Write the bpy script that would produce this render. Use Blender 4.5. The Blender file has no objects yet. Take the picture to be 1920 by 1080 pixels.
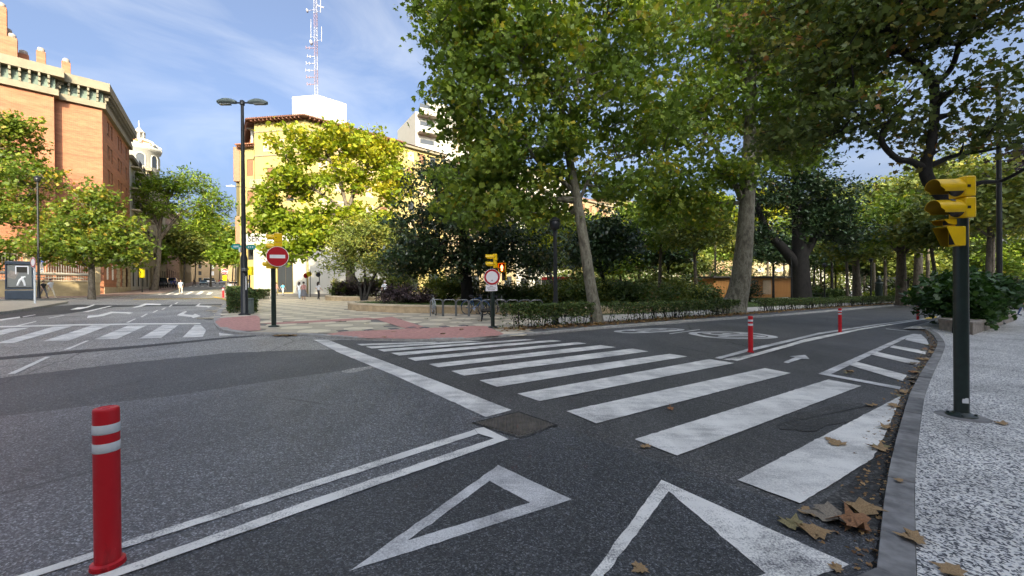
import bpy, bmesh, math, random
import numpy as np
from mathutils import Vector, Matrix

# ------------------------------------------------------------------ scene, camera, sky, sun
scn = bpy.context.scene
C = scn.collection
R = math.radians
F, EYE = 780.0, 1.5                      # focal length in pixels of a 1920 px wide picture, eye height
PITCH, ROLL, SLOPE = R(0.18), R(0.5), 0.021
_f = Vector((0, math.cos(PITCH), -math.sin(PITCH)))
_u0, _r0 = Vector((0, math.sin(PITCH), math.cos(PITCH))), Vector((1, 0, 0))
_r = math.cos(ROLL) * _r0 - math.sin(ROLL) * _u0
_u = math.sin(ROLL) * _r0 + math.cos(ROLL) * _u0
cam = bpy.data.objects.new('camera', bpy.data.cameras.new('camera'))
C.objects.link(cam)
cam.matrix_world = Matrix(((_r.x, _u.x, -_f.x, 0), (_r.y, _u.y, -_f.y, 0), (_r.z, _u.z, -_f.z, EYE), (0, 0, 0, 1)))
cam.data.sensor_width = 36.0
cam.data.lens = 36.0 * F / 1920.0
cam.data.clip_start, cam.data.clip_end = 0.05, 3000
scn.camera = cam

SUN_EL = R(24)
SUN_DIR = Vector((0.30, -0.954, 0)).normalized()            # horizontal direction towards the sun
to_sun = Vector((SUN_DIR.x * math.cos(SUN_EL), SUN_DIR.y * math.cos(SUN_EL), math.sin(SUN_EL)))
world = bpy.data.worlds.new('World')
scn.world = world
world.use_nodes = True
wn, wl = world.node_tree.nodes, world.node_tree.links
wn.clear()
sky = wn.new('ShaderNodeTexSky')
sky.sky_type = 'NISHITA'
sky.sun_disc = False
sky.sun_elevation = SUN_EL
sky.sun_rotation = math.atan2(SUN_DIR.x, SUN_DIR.y)
sky.air_density, sky.dust_density, sky.ozone_density = 0.5, 10.0, 6.0
tc = wn.new('ShaderNodeTexCoord')
mp = wn.new('ShaderNodeMapping')
mp.inputs['Scale'].default_value = (1.3, 1.0, 3.6)
mp.inputs['Rotation'].default_value = (0.25, 0.35, 0.5)
cl = wn.new('ShaderNodeTexNoise')
cl.inputs['Scale'].default_value, cl.inputs['Detail'].default_value, cl.inputs['Distortion'].default_value = 2.3, 9, 0.6
cl.inputs['Roughness'].default_value = 0.58
cr = wn.new('ShaderNodeMapRange')
cr.inputs['From Min'].default_value, cr.inputs['From Max'].default_value = 0.44, 0.80
cr.inputs['To Min'].default_value, cr.inputs['To Max'].default_value = 0.05, 0.24
mx = wn.new('ShaderNodeMixRGB')
mx.inputs['Color2'].default_value = (3.3, 3.35, 3.5, 1)
bg = wn.new('ShaderNodeBackground')
bg.inputs['Strength'].default_value = 0.10
wo = wn.new('ShaderNodeOutputWorld')
wl.new(tc.outputs['Generated'], mp.inputs['Vector'])
wl.new(mp.outputs['Vector'], cl.inputs['Vector'])
wl.new(cl.outputs['Fac'], cr.inputs['Value'])
wl.new(cr.outputs['Result'], mx.inputs['Fac'])
wl.new(sky.outputs['Color'], mx.inputs['Color1'])
wl.new(mx.outputs['Color'], bg.inputs['Color'])
wl.new(bg.outputs['Background'], wo.inputs['Surface'])
sun = bpy.data.objects.new('sun', bpy.data.lights.new('sun', 'SUN'))
sun.data.energy, sun.data.angle, sun.data.color = 2.0, R(0.53), (1.0, 0.91, 0.76)
sun.rotation_euler = (-to_sun).to_track_quat('-Z', 'Y').to_euler()
C.objects.link(sun)
scn.view_settings.view_transform, scn.view_settings.look = 'Standard', 'None'
scn.view_settings.gamma, scn.view_settings.use_curve_mapping = 1, False
scn.view_settings.use_white_balance = True
scn.view_settings.white_balance_temperature, scn.view_settings.white_balance_tint = 7700, 4
scn.view_settings.exposure = 2.5
scn.cycles.use_denoising = True
scn.cycles.max_bounces, scn.cycles.diffuse_bounces, scn.cycles.transparent_max_bounces = 6, 3, 8
scn.cycles.glossy_bounces, scn.cycles.transmission_bounces = 2, 3
scn.cycles.sample_clamp_indirect = 6
scn.cycles.caustics_reflective = scn.cycles.caustics_refractive = False

# ------------------------------------------------------------------ ground shape and picking
def sm(t):
    t = min(1.0, max(0.0, t))
    return t * t * (3 - 2 * t)

def gz(x, y):                                             # the ground falls gently to the right; the side street climbs
    z = -SLOPE * min(260.0, max(-150.0, x))
    if y > 54:
        z += 0.0135 * (min(y, 330) - 54) * sm((-8 - x) / 12)
    return z

def ray(px, py):
    return _f + (px - 960) / F * _r + (540 - py) / F * _u

def G(px, py, h=0.0):                                     # ground point (raised by h) in the direction of a picture point
    d = ray(px, py)
    lo, hi = 0.3, 400.0
    for _ in range(60):
        m = 0.5 * (lo + hi)
        if EYE + d.z * m - h > gz(d.x * m, d.y * m):
            lo = m
        else:
            hi = m
    return d.x * lo, d.y * lo

def GV(px, py, h=0.0):
    x, y = G(px, py, h)
    return Vector((x, y, gz(x, y) + h))

def at(px, py, Y):                                        # point at depth Y
    d = ray(px, py)
    t = Y / d.y
    return Vector((d.x * t, Y, EYE + d.z * t))

# ------------------------------------------------------------------ materials
MATS = {}
def N(nt, kind, **kw):
    n = nt.nodes.new('ShaderNode' + kind)
    for k, v in kw.items():
        k = k.replace('_', ' ')
        if k in n.inputs:
            n.inputs[k].default_value = v
        else:
            setattr(n, k.replace(' ', '_'), v)
    return n

def ramp(nt, src, stops, interp='LINEAR'):
    r = nt.nodes.new('ShaderNodeValToRGB')
    r.color_ramp.interpolation = interp
    e = r.color_ramp.elements
    while len(e) < len(stops):
        e.new(0.5)
    for i, (p, c) in enumerate(stops):
        e[i].position = p
        e[i].color = (c, c, c, 1) if not isinstance(c, tuple) else (*c[:3], 1)
    nt.links.new(src, r.inputs['Fac'])
    return r.outputs['Color']

def mixc(nt, fac, a, b, mode='MIX'):
    m = nt.nodes.new('ShaderNodeMixRGB')
    m.blend_type = mode
    for s, v in (('Fac', fac), ('Color1', a), ('Color2', b)):
        if hasattr(v, 'links'):
            nt.links.new(v, m.inputs[s])
        elif isinstance(v, (int, float)):
            m.inputs[s].default_value = v if s == 'Fac' else (v, v, v, 1)
        else:
            m.inputs[s].default_value = (*v[:3], 1)
    return m.outputs['Color']

def base_mat(name):
    m = bpy.data.materials.new(name)
    m.use_nodes = True
    nt = m.node_tree
    p = nt.nodes['Principled BSDF']
    t = nt.nodes.new('ShaderNodeTexCoord')
    MATS[name] = m
    return m, nt, p, t.outputs['Object']

def noise(nt, vec, scale, detail=3, rough=0.55, stretch=None):
    if stretch:
        mpn = N(nt, 'Mapping', Scale=stretch)
        nt.links.new(vec, mpn.inputs['Vector'])
        vec = mpn.outputs['Vector']
    n = N(nt, 'TexNoise', Scale=scale, Detail=detail, Roughness=rough)
    nt.links.new(vec, n.inputs['Vector'])
    return n.outputs['Fac']

def bump(nt, p, h, strength=0.3, dist=0.01):
    b = N(nt, 'Bump', Strength=strength, Distance=dist)
    nt.links.new(h, b.inputs['Height'])
    nt.links.new(b.outputs['Normal'], p.inputs['Normal'])

def plain(name, col, rough=0.6, var=0.15, scale=6.0, metal=0.0, spec=0.4, bmp=0.0, stretch=None):
    if name in MATS:
        return MATS[name]
    m, nt, p, v = base_mat(name)
    f = noise(nt, v, scale, 4, 0.6, stretch)
    c = ramp(nt, f, [(0.3, tuple(a * (1 - var) for a in col)), (0.7, tuple(min(1, a * (1 + var)) for a in col))])
    nt.links.new(c, p.inputs['Base Color'])
    p.inputs['Roughness'].default_value, p.inputs['Metallic'].default_value = rough, metal
    p.inputs['Specular IOR Level'].default_value = spec
    if bmp:
        bump(nt, p, f, bmp, 0.02)
    return m

def N_noisecol(nt, v, scale):
    n = N(nt, 'TexNoise', Scale=scale, Detail=4)
    nt.links.new(v, n.inputs['Vector'])
    return n.outputs['Color']

def asphalt(name, dark, light, fine=75, spread=0.5, rough=0.62, blotch=0.35, tint=(1, 1, 1)):
    m, nt, p, v = base_mat(name)
    vo = N(nt, 'TexVoronoi', Scale=fine)
    nt.links.new(v, vo.inputs['Vector'])
    sep = nt.nodes.new('ShaderNodeSeparateColor')
    nt.links.new(vo.outputs['Color'], sep.inputs['Color'])
    d2, l2 = tuple(dark * t for t in tint), tuple(light * t for t in tint)
    c = ramp(nt, sep.outputs['Red'], [(0.0, tuple(a * 0.5 for a in d2)), (0.55, d2), (0.85, l2), (1.0, tuple(a * 1.9 for a in l2))])
    b1 = ramp(nt, noise(nt, v, 0.35, 5, 0.6), [(0.3, 1 - blotch), (0.7, 1 + blotch)])
    b2 = ramp(nt, noise(nt, v, 3.0, 4, 0.6, (1, 0.25, 1)), [(0.3, 1 - blotch * 0.5), (0.7, 1 + blotch * 0.5)])
    n3 = ramp(nt, noise(nt, v, 30, 2, 0.5), [(0.3, 0.75), (0.7, 1.25)])
    c = mixc(nt, 1.0, mixc(nt, 1.0, mixc(nt, 1.0, c, b1, 'MULTIPLY'), b2, 'MULTIPLY'), n3, 'MULTIPLY')
    st = ramp(nt, noise(nt, v, 1.3, 3, 0.5, (0.55, 0.12, 1)), [(0.35, 0.86), (0.65, 1.12)])
    oil = ramp(nt, noise(nt, v, 1.7, 6, 0.7), [(0.60, 1.0), (0.74, 0.62)])
    c = mixc(nt, 1.0, mixc(nt, 1.0, c, st, 'MULTIPLY'), oil, 'MULTIPLY')
    wv = mixc(nt, 0.10, v, N_noisecol(nt, v, 3.0))
    ck = N(nt, 'TexVoronoi', feature='DISTANCE_TO_EDGE', Scale=0.33)
    nt.links.new(wv, ck.inputs['Vector'])
    ckm = ramp(nt, ck.outputs['Distance'], [(0.0, 0.35), (0.0035, 0.55), (0.006, 1.0)])
    gate = ramp(nt, noise(nt, v, 0.22, 2, 0.5), [(0.50, 0.0), (0.56, 1.0)])
    c = mixc(nt, 1.0, c, mixc(nt, gate, (1, 1, 1), ckm), 'MULTIPLY')
    nt.links.new(c, p.inputs['Base Color'])
    p.inputs['Roughness'].default_value = rough
    p.inputs['Specular IOR Level'].default_value = spread
    bump(nt, p, vo.outputs['Distance'], 0.55, 0.006)
    return m

def paint(name, col=(0.87, 0.845, 0.785), under=(0.09, 0.09, 0.1), wear=0.5, grain=45, soft=0.12, bmp=0.3):
    m, nt, p, v = base_mat(name)
    vo = N(nt, 'TexVoronoi', Scale=grain)
    nt.links.new(v, vo.inputs['Vector'])
    n1 = noise(nt, v, grain * 0.8, 4, 0.65)
    n2 = noise(nt, v, 1.6, 4, 0.6)
    n4 = noise(nt, v, 6, 3, 0.6, (0.4, 1.6, 1))
    add = N(nt, 'Math', operation='ADD')
    nt.links.new(n1, add.inputs[0]); nt.links.new(n2, add.inputs[1])
    ad2 = N(nt, 'Math', operation='MULTIPLY_ADD')
    nt.links.new(n4, ad2.inputs[0]); ad2.inputs[1].default_value = 0.5; nt.links.new(add.outputs[0], ad2.inputs[2])
    th = 0.72 + 0.55 * wear
    f = ramp(nt, N_scale(nt, ad2.outputs[0], 0.5), [((th - soft) * 0.5, 1.0), ((th + soft) * 0.5, 0.0)])
    inv = N(nt, 'Invert'); nt.links.new(f, inv.inputs['Color'])
    dirt = ramp(nt, noise(nt, v, 2.3, 5, 0.65), [(0.3, tuple(a * 0.88 for a in col)), (0.62, col)])
    ty = ramp(nt, noise(nt, v, 1.5, 4, 0.6, (1.6, 0.22, 1)), [(0.38, 0.86), (0.56, 1.0)])
    dirt = mixc(nt, 1.0, dirt, ty, 'MULTIPLY')
    c = mixc(nt, inv.outputs['Color'], under, dirt)
    nt.links.new(c, p.inputs['Base Color'])
    p.inputs['Roughness'].default_value = 0.6
    if bmp:
        bump(nt, p, vo.outputs['Distance'], bmp, 0.006)
    return m

def N_scale(nt, src, k):
    n = N(nt, 'Math', operation='MULTIPLY')
    nt.links.new(src, n.inputs[0]); n.inputs[1].default_value = k
    return n.outputs[0]

def leafmat(name, stops, trans=0.35, rough=0.5, spec=0.35):
    m, nt, p, v = base_mat(name)
    a = N(nt, 'Attribute', attribute_name='tint')
    c = ramp(nt, a.outputs['Fac'], stops)
    nt.links.new(c, p.inputs['Base Color'])
    p.inputs['Roughness'].default_value, p.inputs['Specular IOR Level'].default_value = rough, spec
    tr = nt.nodes.new('ShaderNodeBsdfTranslucent')
    nt.links.new(mixc(nt, 1.0, c, (1.25, 1.3, 0.55), 'MULTIPLY'), tr.inputs['Color'])
    ms = nt.nodes.new('ShaderNodeMixShader')
    ms.inputs['Fac'].default_value = trans
    nt.links.new(p.outputs['BSDF'], ms.inputs[1]); nt.links.new(tr.outputs['BSDF'], ms.inputs[2])
    nt.links.new(ms.outputs['Shader'], nt.nodes['Material Output'].inputs['Surface'])
    return m

def barkmat(name, a, b, c, scale=5.0, stretch=(1, 1, 0.45)):
    m, nt, p, v = base_mat(name)
    f = noise(nt, v, scale, 4, 0.6, stretch)
    f2 = noise(nt, v, scale * 7, 3, 0.6, (1, 1, 0.3))
    col = ramp(nt, f, [(0.36, a), (0.47, b), (0.58, c), (0.68, a)])
    col = mixc(nt, 0.6, col, ramp(nt, f2, [(0.3, 0.45), (0.7, 1.3)]), 'MULTIPLY')
    nt.links.new(col, p.inputs['Base Color'])
    p.inputs['Roughness'].default_value = 0.85
    bump(nt, p, f2, 0.6, 0.02)
    return m

def brickmat(name, c1, c2, mortar, w=0.25, h=0.07, vertical=True):
    m, nt, p, v = base_mat(name)
    sx = nt.nodes.new('ShaderNodeSeparateXYZ'); nt.links.new(v, sx.inputs['Vector'])
    dt = N(nt, 'VectorMath', operation='DOT_PRODUCT'); nt.links.new(v, dt.inputs[0]); dt.inputs[1].default_value = (0.25, 0.97, 0)
    cb = nt.nodes.new('ShaderNodeCombineXYZ')
    nt.links.new(dt.outputs['Value'], cb.inputs['X']); nt.links.new(sx.outputs['Z'], cb.inputs['Y'])
    uv = cb.outputs['Vector']
    b = N(nt, 'TexBrick', Color1=(*c1, 1), Color2=(*c2, 1), Mortar=(*mortar, 1), Scale=1.0, Mortar_Size=0.012)
    b.inputs['Brick Width'].default_value, b.inputs['Row Height'].default_value = w, h
    nt.links.new(uv, b.inputs['Vector'])
    st = ramp(nt, noise(nt, uv, 1.1, 5, 0.65, (0.35, 2.2, 1)), [(0.3, 0.72), (0.7, 1.3)])
    c = mixc(nt, 1.0, b.outputs['Color'], st, 'MULTIPLY')
    nt.links.new(c, p.inputs['Base Color'])
    p.inputs['Roughness'].default_value = 0.85
    return m

def speckle(name):                                        # the pale pebbled paving of the right pavement
    m, nt, p, v = base_mat(name)
    vo = N(nt, 'TexVoronoi', Scale=80.0)
    nt.links.new(v, vo.inputs['Vector'])
    sep = nt.nodes.new('ShaderNodeSeparateColor')
    nt.links.new(vo.outputs['Color'], sep.inputs['Color'])
    nz = noise(nt, v, 38, 3, 0.6)
    mm = N(nt, 'Math', operation='ADD')
    nt.links.new(sep.outputs['Green'], mm.inputs[0]); nt.links.new(nz, mm.inputs[1])
    c = ramp(nt, N_scale(nt, mm.outputs[0], 0.5), [(0.36, (0.05, 0.053, 0.062)), (0.43, (0.30, 0.30, 0.31)), (0.505, (0.74, 0.73, 0.71)), (0.8, (0.86, 0.82, 0.74))])
    d = ramp(nt, noise(nt, v, 0.9, 6, 0.65), [(0.32, 0.62), (0.62, 1.06)])
    nt.links.new(mixc(nt, 1.0, c, d, 'MULTIPLY'), p.inputs['Base Color'])
    p.inputs['Roughness'].default_value = 0.55
    bump(nt, p, vo.outputs['Distance'], 0.35, 0.004)
    return m

def glass(name, col=(0.03, 0.035, 0.04), rough=0.08):
    m, nt, p, v = base_mat(name)
    p.inputs['Base Color'].default_value = (*col, 1)
    p.inputs['Roughness'].default_value = rough
    p.inputs['Specular IOR Level'].default_value = 0.8
    return m

def lit(name, col, s):
    m, nt, p, v = base_mat(name)
    p.inputs['Base Color'].default_value = (*col, 1)
    p.inputs['Emission Color'].default_value = (*col, 1)
    p.inputs['Emission Strength'].default_value = s
    return m

asphalt('asphalt_worn', 0.25, 0.34, 60, 0.45, 0.5, 0.2, (1.04, 1.0, 0.94))
asphalt('asphalt_band', 0.085, 0.13, 100, 0.5, 0.55, 0.2, (1.0, 1.0, 1.0))
asphalt('asphalt_coarse', 0.095, 0.20, 110, 0.6, 0.46, 0.26, (0.98, 1.0, 1.05))
asphalt('asphalt_crossing', 0.07, 0.115, 115, 0.5, 0.6, 0.25, (1.02, 1.0, 0.97))
asphalt('asphalt_lane', 0.052, 0.105, 125, 0.55, 0.55, 0.22, (0.97, 1.0, 1.05))
asphalt('asphalt_stain', 0.055, 0.09, 80, 0.5, 0.6, 0.35, (1.04, 1.0, 0.95))
asphalt('asphalt_seal', 0.06, 0.08, 90, 0.4, 0.6, 0.2)
asphalt('gutter_grit', 0.035, 0.07, 55, 0.5, 0.7, 0.6, (1.05, 1.0, 0.92))
asphalt('strip_asphalt', 0.10, 0.15, 80, 0.4, 0.7, 0.3)
paint('paint_new', wear=0.68, grain=110, soft=0.16)
paint('paint_worn', (0.74, 0.73, 0.71), wear=0.72, grain=110, soft=0.3)
paint('paint_stripe', (0.87, 0.845, 0.785), wear=0.60, grain=110, soft=0.3, bmp=0.15)
paint('paint_far', (0.84, 0.81, 0.75), wear=0.45, grain=60, bmp=0)
paint('paint_and_sun_yellow', (0.62, 0.42, 0.05), wear=0.6, grain=60, bmp=0)
speckle('pebble_paving')
plain('kerb_stone', (0.21, 0.205, 0.20), 0.75, 0.4, 7, bmp=0.3)
plain('kerb_stone_dark', (0.165, 0.162, 0.158), 0.75, 0.4, 7, bmp=0.3)
plain('kerb_stone_light', (0.25, 0.245, 0.235), 0.75, 0.4, 7, bmp=0.3)
plain('kerb_pale', (0.36, 0.35, 0.33), 0.8, 0.25, 6, bmp=0.15)
plain('crack_dark', (0.015, 0.014, 0.013), 0.95, 0.3, 30)
plain('grout', (0.22, 0.21, 0.19), 0.9, 0.2, 5)
plain('tile_cream', (0.72, 0.64, 0.50), 0.42, 0.16, 4)
plain('tile_beige', (0.46, 0.40, 0.315), 0.45, 0.2, 4)
plain('tile_dark', (0.11, 0.11, 0.12), 0.5, 0.2, 4)
plain('red_tile', (0.52, 0.27, 0.235), 0.7, 0.2, 8, bmp=0.2)
plain('pavement_brown', (0.24, 0.17, 0.14), 0.8, 0.2, 2)
plain('pavement_grey', (0.36, 0.33, 0.30), 0.7, 0.22, 1.2)
plain('gravel', (0.48, 0.45, 0.40), 0.9, 0.25, 3)
plain('soil', (0.10, 0.075, 0.05), 0.95, 0.4, 4, bmp=0.5)
plain('lawn_soil', (0.06, 0.09, 0.025), 0.95, 0.35, 3)
plain('planter_stone', (0.50, 0.38, 0.24), 0.75, 0.22, 3.5, bmp=0.15)
plain('planter_cap', (0.60, 0.50, 0.36), 0.7, 0.15, 3)
plain('grey_stone', (0.27, 0.235, 0.205), 0.85, 0.3, 5, bmp=0.3)
plain('pole_green', (0.010, 0.022, 0.018), 0.35, 0.3, 12, spec=0.5)
plain('pole_black', (0.012, 0.014, 0.016), 0.4, 0.2, 8)
plain('signal_yellow', (0.80, 0.50, 0.008), 0.38, 0.10, 9, spec=0.5)
plain('hood_inside_shaded', (0.26, 0.16, 0.008), 0.5, 0.2, 9)  # signal yellow darkened: the shade inside the hoods is put into the colour
plain('signal_dark', (0.02, 0.018, 0.012), 0.6, 0.2, 9)
plain('lens_dark', (0.05, 0.05, 0.055), 0.25, 0.2, 20)
def scuffed(name, col, dark):
    m, nt, p, v = base_mat(name)
    a = ramp(nt, noise(nt, v, 3.2, 5, 0.65, (2.2, 2.2, 0.7)), [(0.56, 0.0), (0.68, 0.75)])
    b = ramp(nt, noise(nt, v, 40, 3, 0.6, (1, 1, 0.35)), [(0.66, 0.0), (0.72, 0.5)])
    c = mixc(nt, b, mixc(nt, a, col, dark), tuple(min(1, q * 1.5 + 0.06) for q in col))
    nt.links.new(c, p.inputs['Base Color'])
    nt.links.new(ramp(nt, noise(nt, v, 14, 4, 0.6), [(0.35, 0.34), (0.65, 0.58)]), p.inputs['Roughness'])
scuffed('bollard_red', (0.58, 0.010, 0.020), (0.22, 0.010, 0.014))
plain('reflective_white', (0.66, 0.70, 0.72), 0.35, 0.08, 30)
plain('sign_red', (0.42, 0.012, 0.020), 0.4, 0.08, 8)
plain('sign_white', (0.78, 0.79, 0.80), 0.4, 0.05, 8)
plain('sign_blue', (0.03, 0.07, 0.28), 0.4, 0.1, 8)
plain('sign_green', (0.015, 0.24, 0.22), 0.4, 0.1, 8)
plain('sign_yellow', (0.85, 0.68, 0.02), 0.45, 0.08, 8)
plain('sign_ink', (0.06, 0.06, 0.07), 0.5, 0.1, 8)
plain('galvanised', (0.26, 0.27, 0.28), 0.35, 0.15, 15, metal=0.8)
plain('iron_plate', (0.13, 0.115, 0.10), 0.55, 0.35, 9, metal=0.35, bmp=0.2)
plain('grey_bollard', (0.12, 0.15, 0.14), 0.6, 0.15, 8)
plain('tyre', (0.02, 0.02, 0.02), 0.8, 0.2, 10)
plain('chrome', (0.6, 0.6, 0.62), 0.25, 0.1, 10, metal=0.9)
plain('dark_plastic', (0.02, 0.02, 0.024), 0.5, 0.2, 10)
plain('case_slate', (0.035, 0.05, 0.07), 0.45, 0.12, 6)
plain('white_plaster', (0.38, 0.365, 0.32), 0.8, 0.04, 0.8)
plain('cream_plaster', (0.32, 0.255, 0.10), 0.85, 0.06, 0.7)
plain('pale_plaster', (0.26, 0.205, 0.12), 0.85, 0.06, 0.7)
plain('warm_plaster', (0.27, 0.19, 0.105), 0.85, 0.08, 0.7)
plain('grey_render', (0.42, 0.40, 0.37), 0.85, 0.12, 0.6)
plain('limestone', (0.38, 0.32, 0.22), 0.85, 0.2, 1.4)
plain('cornice_cream', (0.19, 0.165, 0.115), 0.8, 0.12, 1.5)
plain('cornice_green', (0.12, 0.16, 0.13), 0.8, 0.15, 2)
plain('wall_ochre', (0.50, 0.40, 0.24), 0.9, 0.22, 0.9, stretch=(1, 1, 2))
plain('roof_tile', (0.24, 0.10, 0.055), 0.8, 0.3, 7)
plain('eave_wood', (0.14, 0.06, 0.04), 0.7, 0.25, 6)
plain('dome_tile', (0.38, 0.13, 0.06), 0.7, 0.2, 4)
plain('shutter_brown', (0.22, 0.11, 0.06), 0.6, 0.15, 4)
plain('shutter_tan', (0.48, 0.36, 0.24), 0.6, 0.12, 4)
plain('frame_white', (0.72, 0.71, 0.68), 0.5, 0.06, 4)
plain('frame_dark', (0.05, 0.045, 0.04), 0.5, 0.15, 4)
plain('kiosk_wood', (0.44, 0.20, 0.06), 0.6, 0.2, 3, stretch=(6, 6, 0.6))
plain('railing', (0.36, 0.34, 0.30), 0.6, 0.15, 4)
plain('mast_white', (0.27, 0.27, 0.31), 0.5, 0.06, 3)
plain('mast_red', (0.19, 0.125, 0.15), 0.5, 0.1, 3)
brickmat('brick_orange', (0.26, 0.080, 0.036), (0.34, 0.125, 0.056), (0.24, 0.13, 0.08))
brickmat('brick_red', (0.36, 0.15, 0.09), (0.44, 0.20, 0.12), (0.32, 0.22, 0.16))
brickmat('brick_dull', (0.30, 0.17, 0.11), (0.36, 0.21, 0.14), (0.3, 0.22, 0.17))
glass('window_glass')
glass('car_glass', (0.02, 0.025, 0.03), 0.05)
glass('poster_glass', (0.20, 0.21, 0.20), 0.12)
lit('red_lamp', (1.0, 0.10, 0.04), 6.0)
lit('tail_lamp', (1.0, 0.05, 0.02), 3.0)
G1, G2, G3 = (0.022, 0.045, 0.012), (0.055, 0.10, 0.022), (0.12, 0.16, 0.03)
leafmat('leaf_plane', [(0.0, (0.084, 0.139, 0.026)), (0.5, (0.178, 0.266, 0.048)), (0.85, (0.326, 0.383, 0.064)), (0.97, (0.600, 0.485, 0.067)), (1.0, (0.360, 0.270, 0.050))], 0.38)
leafmat('leaf_plane_brown', [(0.0, (0.052, 0.080, 0.023)), (0.55, (0.112, 0.152, 0.037)), (0.85, (0.224, 0.199, 0.047)), (1.0, (0.373, 0.161, 0.056))], 0.32)
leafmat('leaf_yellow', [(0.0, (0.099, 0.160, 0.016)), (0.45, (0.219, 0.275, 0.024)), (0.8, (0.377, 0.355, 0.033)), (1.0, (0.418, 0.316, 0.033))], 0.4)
leafmat('leaf_magnolia', [(0.0, (0.020, 0.044, 0.017)), (0.6, (0.044, 0.085, 0.029)), (0.9, (0.092, 0.126, 0.041)), (1.0, (0.204, 0.143, 0.061))], 0.12, 0.3, 0.5)
leafmat('leaf_olive', [(0.0, (0.083, 0.119, 0.031)), (0.6, (0.175, 0.215, 0.051)), (1.0, (0.374, 0.322, 0.069))], 0.3)
leafmat('leaf_street', [(0.0, (0.054, 0.095, 0.017)), (0.5, (0.119, 0.179, 0.026)), (0.85, (0.238, 0.261, 0.036)), (1.0, (0.404, 0.261, 0.048))], 0.4)
leafmat('leaf_acacia', [(0.0, (0.072, 0.132, 0.019)), (0.6, (0.156, 0.240, 0.030)), (1.0, (0.288, 0.324, 0.042))], 0.42)
leafmat('leaf_hedge', [(0.0, (0.031, 0.056, 0.018)), (0.6, (0.079, 0.131, 0.035)), (0.93, (0.149, 0.210, 0.053)), (1.0, (0.280, 0.140, 0.053))], 0.2, 0.45)
leafmat('leaf_purple', [(0.0, (0.034, 0.023, 0.030)), (1.0, (0.127, 0.085, 0.094))], 0.2)
leafmat('leaf_fig', [(0.0, (0.019, 0.050, 0.014)), (0.7, (0.042, 0.102, 0.026)), (1.0, (0.084, 0.156, 0.036))], 0.25, 0.4)
leafmat('leaf_grass', [(0.0, (0.049, 0.105, 0.017)), (1.0, (0.126, 0.210, 0.035))], 0.3)
leafmat('leaf_dead', [(0.0, (0.144, 0.072, 0.036)), (0.5, (0.300, 0.168, 0.072)), (1.0, (0.456, 0.288, 0.132))], 0.2)
barkmat('bark_plane', (0.10, 0.09, 0.065), (0.17, 0.155, 0.115), (0.25, 0.235, 0.18))
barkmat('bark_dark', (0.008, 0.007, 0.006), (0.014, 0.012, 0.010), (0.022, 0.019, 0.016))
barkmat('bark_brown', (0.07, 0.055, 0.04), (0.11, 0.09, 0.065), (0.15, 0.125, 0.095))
for nm, c in dict(dry_tan=(0.34, 0.22, 0.11), dry_grey=(0.24, 0.20, 0.15), dry_rust=(0.27, 0.13, 0.06), dry_olive=(0.25, 0.21, 0.10)).items():
    plain(nm, c, 0.7, 0.35, 22, bmp=0.3)

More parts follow.
